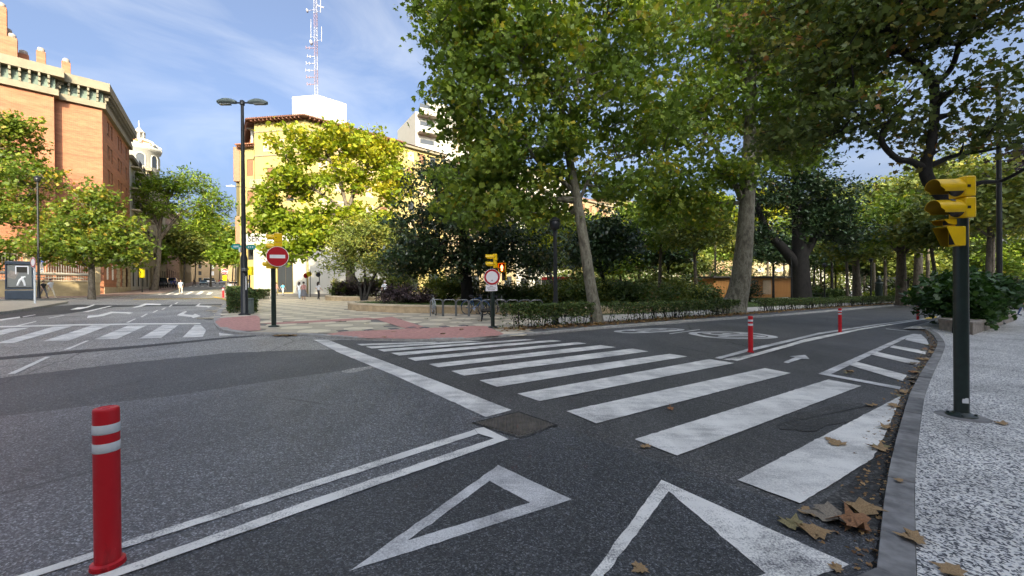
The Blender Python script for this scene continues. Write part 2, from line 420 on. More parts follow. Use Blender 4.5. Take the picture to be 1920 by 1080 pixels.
# ------------------------------------------------------------------ mesh helpers
class MB:
    """collects faces with materials, then links them as one mesh object"""
    def __init__(s):
        s.v, s.f, s.m, s.sm, s.mats = [], [], [], [], []
        s.uv = {}
    def mi(s, mat):
        if mat not in s.mats:
            s.mats.append(mat)
        return s.mats.index(mat)
    def face(s, pts, mat, smooth=False, uv=None):
        n = len(s.v)
        s.v += [tuple(p) for p in pts]
        s.f.append(tuple(range(n, n + len(pts))))
        s.m.append(s.mi(mat)); s.sm.append(smooth)
        if uv:
            s.uv[len(s.f) - 1] = uv
    def mesh_add(s, vs, fs, mat, smooth=False):
        n = len(s.v)
        s.v += [tuple(p) for p in vs]
        k = s.mi(mat)
        for f in fs:
            s.f.append(tuple(i + n for i in f)); s.m.append(k); s.sm.append(smooth)
    def box(s, c, size, mat, rot=0.0, ch=0.0, M=None):
        hx, hy, hz = size[0] / 2, size[1] / 2, size[2] / 2
        ch = min(ch, hx * 0.6, hy * 0.6, hz * 0.6)
        if ch <= 0:
            vs = [(x, y, z) for z in (-hz, hz) for x, y in ((-hx, -hy), (hx, -hy), (hx, hy), (-hx, hy))]
            fs = [(3, 2, 1, 0), (4, 5, 6, 7), (0, 1, 5, 4), (1, 2, 6, 5), (2, 3, 7, 6), (3, 0, 4, 7)]
        else:
            b = bmesh.new()
            bmesh.ops.create_cube(b, size=1)
            for q in b.verts:
                q.co = (q.co.x * 2 * hx, q.co.y * 2 * hy, q.co.z * 2 * hz)
            bmesh.ops.bevel(b, geom=list(b.edges), offset=ch, segments=2 if ch > 0.01 else 1, affect='EDGES', profile=0.5)
            b.verts.index_update()
            vs = [tuple(q.co) for q in b.verts]; fs = [tuple(q.index for q in f.verts) for f in b.faces]
            b.free()
        T = Matrix.Translation(Vector(c)) @ (M if M is not None else Matrix.Rotation(rot, 4, 'Z'))
        s.mesh_add([T @ Vector(q) for q in vs], fs, mat)
    def prism(s, pts, z0, z1, mat, M=None):                # pts: ccw outline
        n = len(pts)
        vs = [Vector((p[0], p[1], z0)) for p in pts] + [Vector((p[0], p[1], z1)) for p in pts]
        fs = [tuple(range(n - 1, -1, -1)), tuple(range(n, 2 * n))] + [(i, (i + 1) % n, n + (i + 1) % n, n + i) for i in range(n)]
        if M is not None:
            vs = [M @ q for q in vs]
        s.mesh_add(vs, fs, mat)
    def tube(s, pts, rad, mat, k=8, caps=True, closed=False):
        pts = [Vector(p) for p in pts]
        n = len(pts)
        rad = [float(rad)] * n if not hasattr(rad, "__len__") else [float(q) for q in rad]
        vs, fs = [], []
        prev = None
        for i, p in enumerate(pts):
            if closed:
                d = pts[(i + 1) % n] - pts[i - 1]
            else:
                d = pts[min(i + 1, n - 1)] - pts[max(i - 1, 0)]
            d = d.normalized() if d.length > 1e-9 else Vector((0, 0, 1))
            if prev is None:
                a = d.orthogonal().normalized()
            else:
                a = (prev - prev.dot(d) * d)
                a = a.normalized() if a.length > 1e-6 else d.orthogonal().normalized()
            prev = a
            b = d.cross(a)
            for j in range(k):
                t = 2 * math.pi * j / k
                vs.append(p + rad[i] * (math.cos(t) * a + math.sin(t) * b))
        for i in range(n if closed else n - 1):
            i2 = (i + 1) % n
            for j in range(k):
                fs.append((i * k + j, i * k + (j + 1) % k, i2 * k + (j + 1) % k, i2 * k + j))
        s.mesh_add(vs, fs, mat, True)
        if caps and not closed:
            s.face([vs[j] for j in range(k - 1, -1, -1)], mat)
            s.face([vs[(n - 1) * k + j] for j in range(k)], mat)
    def lathe(s, prof, mat, k=20, M=None):                 # prof: (r, z) from bottom to top
        vs, fs = [], []
        for r, z in prof:
            for j in range(k):
                t = 2 * math.pi * j / k
                vs.append(Vector((r * math.cos(t), r * math.sin(t), z)))
        for i in range(len(prof) - 1):
            for j in range(k):
                fs.append((i * k + j, i * k + (j + 1) % k, (i + 1) * k + (j + 1) % k, (i + 1) * k + j))
        if M is not None:
            vs = [M @ q for q in vs]
        s.mesh_add(vs, fs, mat, True)
        s.face(vs[:k][::-1], mat); s.face(vs[-k:], mat)
    def build(s, name, parent=None, kind=None, loc=None):
        me = bpy.data.meshes.new(name)
        me.from_pydata(s.v, [], s.f)
        for mt in s.mats:
            me.materials.append(MATS[mt])
        me.polygons.foreach_set('material_index', s.m)
        me.polygons.foreach_set('use_smooth', s.sm)
        if s.uv:
            ul = me.uv_layers.new(name='UVMap')
            for fi, uvs in s.uv.items():
                st = me.polygons[fi].loop_start
                for j, q in enumerate(uvs):
                    ul.data[st + j].uv = q
        me.update()
        return link(name, me, parent, kind, loc)

def link(name, me, parent=None, kind=None, loc=None, rotz=None):
    o = bpy.data.objects.new(name, me)
    C.objects.link(o)
    if parent is not None:
        o.parent = parent
    if kind:
        o['kind'] = kind
    if loc is not None:
        o.location = loc
    if rotz is not None:
        o.rotation_euler = (0, 0, rotz)
    return o

def thing(name, label, cat, loc=(0, 0, 0), rotz=0.0, group=None):
    o = bpy.data.objects.new(name, None)
    C.objects.link(o)
    o.empty_display_size = 0.2
    o.location, o.rotation_euler = loc, (0, 0, rotz)
    o['label'], o['category'] = label, cat
    if group:
        o['group'] = group
    return o

def tag(o, label, cat, group=None):
    o['label'], o['category'] = label, cat
    if group:
        o['group'] = group
    return o

def copy_tree(o, parent=None):
    c = o.copy()
    C.objects.link(c)
    if parent is not None:
        c.parent = parent
    for ch in [q for q in bpy.data.objects if q.parent is o]:
        copy_tree(ch, c)
    return c

def text_mesh(txt, size, depth=0.0):
    cu = bpy.data.curves.new('lettering', 'FONT')
    cu.body, cu.size, cu.extrude, cu.offset = txt, size, depth, size * 0.02
    cu.align_x, cu.align_y = 'CENTER', 'CENTER'
    o = bpy.data.objects.new('lettering', cu)
    C.objects.link(o)
    me = bpy.data.meshes.new_from_object(o.evaluated_get(bpy.context.evaluated_depsgraph_get()))
    bpy.data.objects.remove(o); bpy.data.curves.remove(cu)
    return me

def inside(p, poly):
    x, y = p[0], p[1]
    r = False
    for i in range(len(poly)):
        x1, y1 = poly[i][0], poly[i][1]; x2, y2 = poly[i - 1][0], poly[i - 1][1]
        if (y1 > y) != (y2 > y) and x < (x2 - x1) * (y - y1) / (y2 - y1) + x1:
            r = not r
    return r

def spline(pts, n=8):
    out = []
    P = [Vector(p) for p in pts]
    P = [2 * P[0] - P[1]] + P + [2 * P[-1] - P[-2]]
    for i in range(1, len(P) - 2):
        for k in range(n):
            t = k / n
            a, b, c, d = P[i - 1], P[i], P[i + 1], P[i + 2]
            out.append(0.5 * ((2 * b) + (c - a) * t + (2 * a - 5 * b + 4 * c - d) * t * t + (3 * b - a - 3 * c + d) * t ** 3))
    out.append(P[-2].copy())
    return out

def resample(pts, step):
    out = [pts[0].copy()]
    acc = 0.0
    for a, b in zip(pts, pts[1:]):
        L = (b - a).length
        while L > 1e-9 and acc + L >= step:
            t = (step - acc) / L
            a = a + (b - a) * t
            out.append(a.copy())
            L = (b - a).length
            acc = 0.0
        acc += L
    return out
# ------------------------------------------------------------------ ground, roads, kerbs, markings
def build_ground():
    xs = sorted(set([-900, -500, -300, -220] + [-150 + 3 * i for i in range(70)] + [75, 100, 140, 200, 260, 400, 900]))
    ys = sorted(set([-300, -120, -60, -30, -15] + [3 * i for i in range(19)] + [54 + 3 * i for i in range(30)] + [150, 180, 220, 270, 330, 500, 900, 1600]))
    vs = [(x, y, gz(x, y)) for y in ys for x in xs]
    n = len(xs)
    fs = [(j * n + i, j * n + i + 1, (j + 1) * n + i + 1, (j + 1) * n + i) for j in range(len(ys) - 1) for i in range(n - 1)]
    b = MB(); b.mesh_add(vs, fs, 'asphalt_worn', False)
    return b.build('road', None, 'structure')
road = build_ground()

_rag = random.Random(99)
def ragged(pts, amp):                                     # worn edges: near edges are cut up and nibbled
    out = []
    for i in range(len(pts)):
        a, c = pts[i], pts[(i + 1) % len(pts)]
        out.append(a)
        L = math.hypot(c[0] - a[0], c[1] - a[1])
        d = math.hypot((a[0] + c[0]) / 2, (a[1] + c[1]) / 2)
        if d > 16 or L < 0.12 or L > 40:
            continue
        n = int(min(90, L / 0.07))
        nx, ny = -(c[1] - a[1]) / L, (c[0] - a[0]) / L
        for k in range(1, n):
            t = k / n
            o = _rag.gauss(0, amp) if _rag.random() > .06 else _rag.gauss(0, amp * 2.6)
            out.append((a[0] + (c[0] - a[0]) * t + nx * o, a[1] + (c[1] - a[1]) * t + ny * o))
    return out

def sheet(name, px, mat, lift, parent=None, kind=None, h=0.0, world=None):
    pts = world if world else [G(x, y, h) for x, y in px]
    if 'paint' in mat or mat in ('asphalt_coarse', 'asphalt_lane', 'asphalt_band', 'asphalt_crossing'):
        pts = ragged(pts, 0.0022 if 'paint' in mat else 0.014)
    P = [Vector((x, y, gz(x, y) + h + lift)) for x, y in pts]
    # faces up
    a = sum(P[i - 1].x * P[i].y - P[i].x * P[i - 1].y for i in range(len(P)))
    if a < 0:
        P.reverse()
    b = MB(); b.face(P, mat)
    return b.build(name, parent if parent is not None else (None if kind else road), kind)

KERB_FAR = [(421, 571), (408, 585), (401, 598), (402, 609), (411, 618), (428, 625), (470, 628), (515, 629), (556, 630), (600, 631),
            (640, 636), (690, 638.5), (780, 640), (865, 639.5), (940, 632), (1000, 629), (1150, 614.5), (1325, 601), (1480, 590.5), (1590, 580.5), (1680, 572.5), (1744, 567.5)]
KERB_NEAR = [(1628, 1250), (1640, 1120), (1652, 1000), (1662, 920), (1676, 850), (1692, 790), (1708, 740), (1732, 695), (1752, 662), (1757, 645), (1748, 629), (1734, 619)]
# resurfaced areas lie as sheets a few millimetres above the old road
sheet('asphalt_patch', [(590, 640), (640, 637.5), (780, 641), (865, 640.5), (940, 633), (1150, 615.5), (1480, 591.5), (1744, 568.5), (1790, 573), (1765, 612),
                        (1734, 619), (1757, 645), (1732, 695), (1692, 790), (1662, 920), (1652, 1000), (1628, 1250), (1290, 900), (1080, 812), (955, 785), (640, 655)], 'asphalt_crossing', 0.004)
sheet('asphalt_patch', [(-300, 745), (0, 709), (220, 683), (426, 662), (560, 656.5), (640, 655.5), (705, 688), (690, 692), (560, 709), (350, 742), (0, 785), (-300, 832)], 'asphalt_band', 0.004)
sheet('asphalt_patch', [(-300, 829), (0, 782), (350, 739.5), (560, 707), (690, 690), (745, 693), (800, 711), (955, 786), (1080, 813), (1290, 886), (1640, 1001), (1632, 1250), (-500, 1300)], 'asphalt_coarse', 0.008)
sheet('asphalt_patch', [(-200, 690), (0, 669.7), (140, 657), (260, 648), (434, 631.5), (480, 628.8), (480, 631), (434, 634.5), (260, 652.5), (140, 662.5), (0, 675), (-200, 699)], 'asphalt_seal', 0.004)
sheet('asphalt_patch', [(0, 587), (90, 575), (150, 571), (240, 572.5), (310, 571.5), (420, 570.5), (420, 572.5), (310, 574), (215, 576), (120, 589), (40, 596), (0, 599)], 'asphalt_seal', 0.004)
sheet('asphalt_patch', [(640, 697), (660, 692), (700, 687), (706, 690), (668, 699), (648, 701)], 'asphalt_worn', 0.012)
sheet('asphalt_patch', [(-300, 1253), (218, 1080), (560, 957), (939, 826), (968, 826), (1046, 802), (1080, 813), (1290, 886), (1640, 1001), (1632, 1250), (-300, 1300)], 'asphalt_lane', 0.0112)
# grit along the near kerb
gp = [(1690, 742), (1668, 770), (1640, 840), (1600, 905), (1530, 950), (1580, 985), (1649, 1010), (1661, 920), (1675, 850), (1691, 790), (1707, 740), (1731, 695), (1751, 662), (1756, 645), (1747, 630), (1735, 640), (1742, 655), (1722, 690)]
sheet('gutter_grit', gp, 'gutter_grit', 0.0132)
_rg = random.Random(4)
sheet('asphalt_stain', [(1560 + (92 + _rg.uniform(-14, 14)) * math.cos(2 * math.pi * k / 26) - 20 * math.sin(2 * math.pi * k / 26), 782 + (22 + _rg.uniform(-5, 5)) * math.sin(2 * math.pi * k / 26) - 14 * math.cos(2 * math.pi * k / 26)) for k in range(26)], 'asphalt_stain', 0.0108)

_cr = random.Random(8)
_ck = [(1636, 1110), (1642, 1040), (1648, 985), (1653, 940), (1650, 915), (1660, 890), (1664, 865), (1672, 840), (1682, 806), (1690, 785), (1700, 757)]
_cp = [Vector((*G(x, y), 0)) for x, y in _ck]
_cp = resample(spline(_cp, 6), .03)
_L, _Rr = [], []
for i_, v_ in enumerate(_cp):
    w_ = abs(_cr.gauss(.006, .004)) + .002; o_ = _cr.gauss(0, .012)
    _L.append((v_.x - w_ + o_, v_.y)); _Rr.append((v_.x + w_ + o_, v_.y + _cr.gauss(0, .004)))
sheet('crack', None, 'crack_dark', 0.0162, world=_L + _Rr[::-1])
# --- crosswalk towards the plaza
LE = [((669, 646), (678, 649)), ((686, 651), (697, 654.5)), ((708, 656.5), (720, 660.5)), ((733, 663), (748, 668)), ((764, 672.5), (779, 678)),
      ((804, 684), (822, 690)), ((846, 697), (870, 706)), ((899, 715), (932, 727)), ((970, 740), (1012, 754)), ((1062, 773), (1118, 796)), ((1190, 826), (1270, 857))]
RE = [((880, 640.2), (905, 641)), ((985, 637), (1003, 638)), ((1035, 638.6), (1053, 640.3)), ((1082, 642.5), (1100, 645)), ((1126, 648), (1155, 652)),
      ((1186, 654.5), (1216, 660)), ((1255, 664.5), (1289, 669.5)), ((1330, 674.5), (1377.5, 682)), ((1434, 691.5), (1483, 701)), ((1553, 713), (1615, 725)), None]
stripes = []
RE = RE[:-1]
# pair near stripes with near ends
LEn, REn = LE[::-1], RE[::-1]
for i in range(len(REn)):
    (a, b), (c, d) = LEn[i], REn[i]
    stripes.append([a, c, d, b])
stripes.append([LEn[-1][0], (815, 641.8), (822, 643.2), LEn[-1][1]])
stripes.append([(1383, 903), (1690, 743.5), (1683, 762), (1662, 812), (1636, 863), (1500, 947)])
for i, s in enumerate(stripes):
    sheet('crosswalk_stripe', s, 'paint_stripe', 0.0145)
sheet('stop_line', [(588, 638), (634.5, 662), (739, 705), (911, 784), (959.5, 771), (815.5, 714.5), (700.5, 671), (640, 648), (615, 638)], 'paint_stripe', 0.0145)
# --- double line with bollards, bottom left
sheet('lane_line', [(-300, 1192), (51, 1079), (560, 914), (890, 807.5), (896, 816), (560, 926), (70, 1085), (-300, 1207)], 'paint_new', 0.0145)
sheet('lane_line', [(-300, 1244), (200, 1080), (560, 950), (926, 825), (896, 816), (890, 807), (907, 804), (953, 827), (560, 966), (235, 1082), (-300, 1267)], 'paint_new', 0.0185)
def ring(name, outer, inner, mat, lift):
    P0 = [GV(*p) for p in outer]; Q0 = [GV(*p) for p in inner]
    P, Q = [], []
    for i in range(len(P0)):
        m = max(2, int((P0[(i + 1) % len(P0)] - P0[i]).length / .07))
        for k in range(m):
            jp, jq = (Vector((_rag.gauss(0, .0025), _rag.gauss(0, .0025), 0)) if k else Vector() for _ in (0, 1))
            P.append(P0[i].lerp(P0[(i + 1) % len(P0)], k / m) + jp); Q.append(Q0[i].lerp(Q0[(i + 1) % len(Q0)], k / m) + jq)
    n = len(P)
    b = MB()
    for i in range(n):
        j = (i + 1) % n
        q = [P[i], P[j], Q[j], Q[i]]
        if (q[1] - q[0]).cross(q[2] - q[0]).z < 0:
            q.reverse()
        b.face([v + Vector((0, 0, lift)) for v in q], mat)
    return b.build(name, road)
ring('give_way_triangle', [(655, 1076), (934, 875), (1072, 940)], [(764, 1018), (918, 905), (994, 946)], 'paint_worn', 0.0145)
ring('give_way_triangle', [(1240, 903), (1592, 1063), (960, 1290)], [(1254, 924.5), (1436, 1080), (1040, 1210)], 'paint_new', 0.0145)
# --- double line on the right with its bollards, island and arrow
sheet('lane_line', [(1339.6, 672.5), (1400, 655.7), (1480, 637.6), (1535, 624.6), (1644, 608.4), (1725, 598), (1760, 592.5), (1760, 593.5), (1725, 599), (1644, 610.3), (1535, 627.8), (1480, 641.8), (1400, 661), (1351.5, 674)], 'paint_worn', 0.0145)
sheet('lane_line', [(1339.6, 672.5), (1351.5, 674), (1368, 677.2), (1400, 667.8), (1480, 645.8), (1508, 637.2), (1616, 616.2), (1725, 599.6), (1760, 594), (1760, 595.2), (1725, 601.3), (1616, 619), (1508, 642.8), (1480, 651), (1400, 673.5), (1383, 678.2)], 'paint_new', 0.0185)
sheet('hatching_bar', [(1534, 702.5), (1691, 632.6), (1713, 626.5), (1727, 627.6), (1737, 637), (1742.5, 648), (1697, 638), (1700, 634.6), (1558, 703), (1689, 727), (1687, 732)], 'paint_worn', 0.0145)
for q in ([(1675, 648.5), (1668, 652), (1735, 665.6), (1737, 659)], [(1643, 660.5), (1634, 666), (1718, 686), (1726, 678.8)], [(1602, 678.3), (1593.5, 686), (1692, 715.8), (1701, 705)]):
    sheet('hatching_bar', q, 'paint_stripe', 0.0145)
sheet('arrow_marking', [(1469, 680.5), (1478, 682), (1503, 673.6), (1518, 674.5), (1510, 666.5), (1480, 669), (1491, 671)], 'paint_worn', 0.0145)
sheet('lane_line', [(1660, 616.5), (1705, 621.5), (1707, 622.2), (1662, 617.6)], 'paint_worn', 0.0145)
sheet('lane_line', [(1254, 626), (1312, 618.2), (1313, 618.9), (1256, 627)], 'paint_worn', 0.0145)
sheet('yellow_strip', [(1731, 598.2), (1752, 592.3), (1758, 595.5), (1738, 599.3)], 'paint_and_sun_yellow', 0.0225)
# --- 30 in an oval, twice
def oval(pl, pr, pn, pf, mat):
    L, Rr = Vector(G(*pl)), Vector(G(*pr))
    c = (L + Rr) / 2
    ax = (Rr - L); a = ax.length / 2; ax.normalize()
    pe = Vector((-ax.y, ax.x))
    hb = 0.5 * (abs((Vector(G(*pn)) - c).dot(pe)) + abs((Vector(G(*pf)) - c).dot(pe)))
    b = MB(); K = 40
    def pt(k, s, w):
        t = 2 * math.pi * k / K
        cx, sy = math.cos(t), math.sin(t)
        e = 0.75
        q = c + ax * (a - w) * math.copysign(abs(cx) ** e, cx) * s + pe * (hb - w * 0.8) * math.copysign(abs(sy) ** e, sy) * s
        return Vector((q.x, q.y, gz(q.x, q.y) + 0.0145))
    for k in range(K):
        b.face([pt(k, 1, 0), pt(k + 1, 1, 0), pt(k + 1, 1, 0.26), pt(k, 1, 0.26)], mat)
    b.build('speed_oval', road)
    me = text_mesh('30', 1.0)
    xs = [v.co.x for v in me.vertices]; ys = [v.co.y for v in me.vertices]
    sx, sy = 1.35 * hb / (max(xs) - min(xs)), 1.25 * a / (max(ys) - min(ys))
    for v in me.vertices:
        q = c + ax * v.co.y * sy - pe * v.co.x * sx
        v.co = (q.x, q.y, gz(q.x, q.y) + 0.0145)
    me.materials.clear(); me.materials.append(MATS[mat])
    link('speed_number', me, road)
oval((1157.5, 623.8), (1275, 617.2), (1200, 625.8), (1232, 615.6), 'paint_worn')
oval((1304, 629.5), (1438, 628.3), (1385, 636), (1368, 622), 'paint_worn')
# --- left carriageway
for q in ([(-120, 655), (-80, 640), (0, 620), (18, 615.6), (55.6, 614.6), (0, 628.8), (-60, 645)], [(100, 612.8), (135.4, 612), (26.4, 643.3), (-8, 644)], [(172, 610.7), (207, 610), (129, 639), (80.5, 640)],
          [(240, 610.7), (276, 610), (218.7, 636), (176.4, 636.7)], [(305, 610), (335, 609.4), (302, 634), (262, 635)], [(365, 610), (377, 610.3), (386.5, 619), (380, 632), (342, 633)],
          [(410, 624.4), (441, 628.6), (411.5, 630)]):
    sheet('crosswalk_stripe', q, 'paint_stripe', 0.006)
sheet('lane_line', [(-200, 618), (0, 612), (140, 608.5), (260, 606.6), (376, 606), (376, 608), (260, 608.8), (140, 610.9), (0, 614.4), (-200, 621)], 'paint_far', 0.0085)
for q in ([(13, 702.8), (28.5, 701.7), (95, 669.7), (84.7, 670)], [(118, 656.8), (130, 655.8), (167.4, 639), (161, 639.4)], [(236, 605), (241, 605.5), (256, 598), (252, 598)],
          [(263, 594.5), (267, 595), (278, 588.5), (274, 588.3)], [(285, 586), (289, 586.5), (297, 582), (293.5, 582)], [(302, 580.5), (305.5, 580.8), (312, 577), (309, 577)],
          [(316, 575), (319, 575.3), (324, 571.8), (321, 571.6)], [(327, 570), (330, 570.3), (334.5, 567), (331.5, 567)], [(0, 599), (37, 594), (38, 596), (0, 602)], [(42, 594), (66, 590), (67, 590.8), (44, 595)],
          [(30, 611), (67, 602.5), (69, 603.2), (36, 611.5)], [(90, 596.5), (120, 591), (121, 591.8), (93, 597)], [(155, 585), (205, 574), (211, 573.7), (165, 585.3)]):
    sheet('lane_line', q, 'paint_far', 0.009)
for q in ([(131, 581), (146, 576.5), (160, 576), (176, 571), (178.5, 571.8), (165, 576.8), (150, 580)],
          [(163, 597), (165, 592), (183, 591.4), (208, 584.6), (244, 585.5), (250, 586.8), (242, 589.3), (235, 587.9), (211, 587.2), (194, 592.8)],
          [(248, 576.4), (262, 573), (272, 569.4), (300, 569.8), (303, 571.2), (300, 572.2), (275, 571.7), (266, 575), (252, 577.4)],
          [(331, 591.5), (343, 585), (348, 583.6), (351, 584.7), (344, 589.4), (361, 591), (366, 588.6), (377, 592.8), (362, 597), (359, 594.4), (340, 592.9)],
          [(366, 574.5), (374, 568.8), (376.5, 569.4), (373, 572.8), (389, 573.6), (398, 574.7), (390, 577.3), (388, 575.8), (372, 575.2)]):
    sheet('arrow_marking', q, 'paint_far', 0.009)
for q in ([(295, 552.5), (300, 552.5), (312.5, 548), (308, 548)], [(309, 552.7), (314.8, 552.7), (328.5, 547.7), (323.4, 547.7)], [(325, 552.7), (332, 552.7), (345, 547.7), (339, 547.7)],
          [(344.6, 552.7), (352.6, 552.7), (365, 546.5), (358, 546.5)], [(365, 552.7), (374.4, 552.7), (383.5, 546.2), (376.7, 546.2)], [(386, 552.7), (394, 552.7), (399.6, 548), (391.6, 548)]):
    sheet('crosswalk_stripe', q, 'paint_far', 0.012)
for x in (345, 356, 367, 379, 390, 401, 412):
    sheet('crosswalk_stripe', [(x - 2.5, 538.2), (x + 2.5, 538.2), (x + 4, 536.4), (x - 0.5, 536.4)], 'paint_far', 0.03)
sheet('yellow_strip', [(396, 556.5), (404, 556.5), (431, 562.4), (424, 563.4)], 'paint_and_sun_yellow', 0.012)
sheet('yellow_strip', [(250, 561), (400, 559.6), (400, 560.4), (250, 562)], 'paint_and_sun_yellow', 0.012)  # sunlit strip across the side street, laid on the road as yellow colour

# --- kerbs: separate stones
def kerb(path_px, width, height, step, mat, label_name='kerb', side=1, lead=None):
    P = [Vector((*G(x, y), 0)) for x, y in path_px]
    if lead:
        P = lead + P
    P = resample(spline(P, 6), step)
    root = bpy.data.objects.new(label_name, None); C.objects.link(root)
    root['kind'] = 'structure'
    inner = []
    nrm = []
    for i in range(len(P)):
        d = (P[min(i + 1, len(P) - 1)] - P[max(i - 1, 0)]).normalized()
        nrm.append(Vector((-d.y, d.x, 0)) * side)
    rnd = random.Random(5)
    for i in range(len(P) - 1):
        a, b = P[i], P[i + 1]
        g = (b - a).normalized() * 0.006
        a2, b2 = a + nrm[i] * width, b + nrm[i + 1] * width
        q = [a + g, b - g, b2 - g, a2 + g]
        if side < 0:
            q.reverse()
        mb = MB()
        dz = rnd.uniform(-0.007, 0.007)
        mt0 = mat
        if mat == 'kerb_stone':
            mat = rnd.choice(['kerb_stone', 'kerb_stone', 'kerb_stone_dark', 'kerb_stone_light'])
        lo = [Vector((v.x, v.y, gz(v.x, v.y) - 0.15)) for v in q]
        c = sum(q, Vector()) / 4
        top = [Vector((v.x, v.y, gz(v.x, v.y) + height + dz)) for v in q]
        ct = sum(top, Vector()) / 4
        sh = [Vector((v.x, v.y, v.z - 0.012)) for v in top]
        tp = [ct + (v - ct) * 0.0 + (v - ct) - (v - ct).normalized() * 0.012 for v in top]
        for k in range(4):
            j = (k + 1) % 4
            mb.face([lo[k], lo[j], sh[j], sh[k]], mat)
            mb.face([sh[k], sh[j], tp[j], tp[k]], mat)
        mb.face(tp, mat)
        mb.build('kerb_stone', root)
        mat = mt0
    for i in range(len(P)):
        inner.append(P[i] + nrm[i] * width)
    return inner
HP = 0.065
inner_far = kerb(KERB_FAR, 0.22, HP, 1.0, 'kerb_pale')
HS = 0.06
inner_near = kerb(KERB_NEAR, 0.155, HS, 0.5, 'kerb_stone', side=-1, lead=[Vector((1.2, -6.0, 0)), Vector((1.35, -2.0, 0))])

# near pavement of pale pebbles
wp = [(v.x, v.y) for v in inner_near] + [(15.2, 16.2), (27, 25.5), (52, 45), (75, 63), (75, -8), (1.6, -8)]
sheet('pavement', None, 'pebble_paving', HS - 0.006, kind='structure', world=wp)
pav2 = sheet('paving_strip', [(1660, 1120), (1712, 1120), (1712, 950), (1716, 850), (1728, 775), (1746, 722), (1740, 722), (1712, 790), (1700, 850), (1690, 940)], 'kerb_stone', HS - 0.004) if False else None

# plaza slab under its tiles
back = [(68, 62), (40, 60), (12, 66), (-20, 66), (-33, 58), (-24, 41)]
plaza_poly = [(v.x, v.y) for v in inner_far] + back
sheet('plaza', None, 'grout', HP - 0.022, kind='structure', world=plaza_poly)
plaza = bpy.data.objects['plaza']
red_left = [G(x, y, HP) for x, y in ((405, 597), (480, 591.5), (487, 596), (488, 619), (470, 620.5), (428, 619), (413, 613), (404, 605))]
red_right = [G(x, y, HP) for x, y in ((612, 626.5), (640, 622), (760, 617), (890, 611), (912, 611.5), (945, 626), (935, 629), (865, 634.5), (780, 635.3), (690, 634), (645, 631.5))]
band_a = [G(x, y, HP) for x, y in ((700, 597), (735, 594), (800, 614.3), (762, 616.5))]
band_b = [G(x, y, HP) for x, y in ((488, 606), (690, 595.5), (712, 598.5), (520, 608))]
for q in (red_left, red_right, band_a, band_b):
    sheet('tactile_paving', None, 'red_tile', HP, parent=plaza, world=q)
# ribs of the tactile paving, one raised strip each
def ribs(poly, step, parent, lift):
    xs = [p[0] for p in poly]; ys = [p[1] for p in poly]
    b = MB()
    x = min(xs) + step
    while x < max(xs):
        y = min(ys); run = None
        while y < max(ys) + 0.1:
            i_ = inside((x, y), poly)
            if i_ and run is None:
                run = y
            if (not i_) and run is not None:
                if y - run > 0.3:
                    for (w, z) in ((0.02, 0.006),):
                        b.face([(x - w, run + .04, gz(x - w, run) + lift + z), (x + w, run + .04, gz(x + w, run) + lift + z), (x + w, y - .06, gz(x + w, y) + lift + z), (x - w, y - .06, gz(x - w, y) + lift + z)], 'red_tile')
                        b.face([(x - w - .012, run + .04, gz(x - w, run) + lift), (x - w, run + .04, gz(x - w, run) + lift + z), (x - w, y - .06, gz(x - w, y) + lift + z), (x - w - .012, y - .06, gz(x - w, y) + lift)][::-1], 'red_tile')
                        b.face([(x + w + .012, run + .04, gz(x + w, run) + lift), (x + w, run + .04, gz(x + w, run) + lift + z), (x + w, y - .06, gz(x + w, y) + lift + z), (x + w + .012, y - .06, gz(x + w, y) + lift)], 'red_tile')
                run = None
            y += 0.1
        x += step
    b.build('tactile_rib', parent, 'stuff')
ribs(red_left, 0.16, plaza, HP)
ribs(red_right, 0.16, plaza, HP)

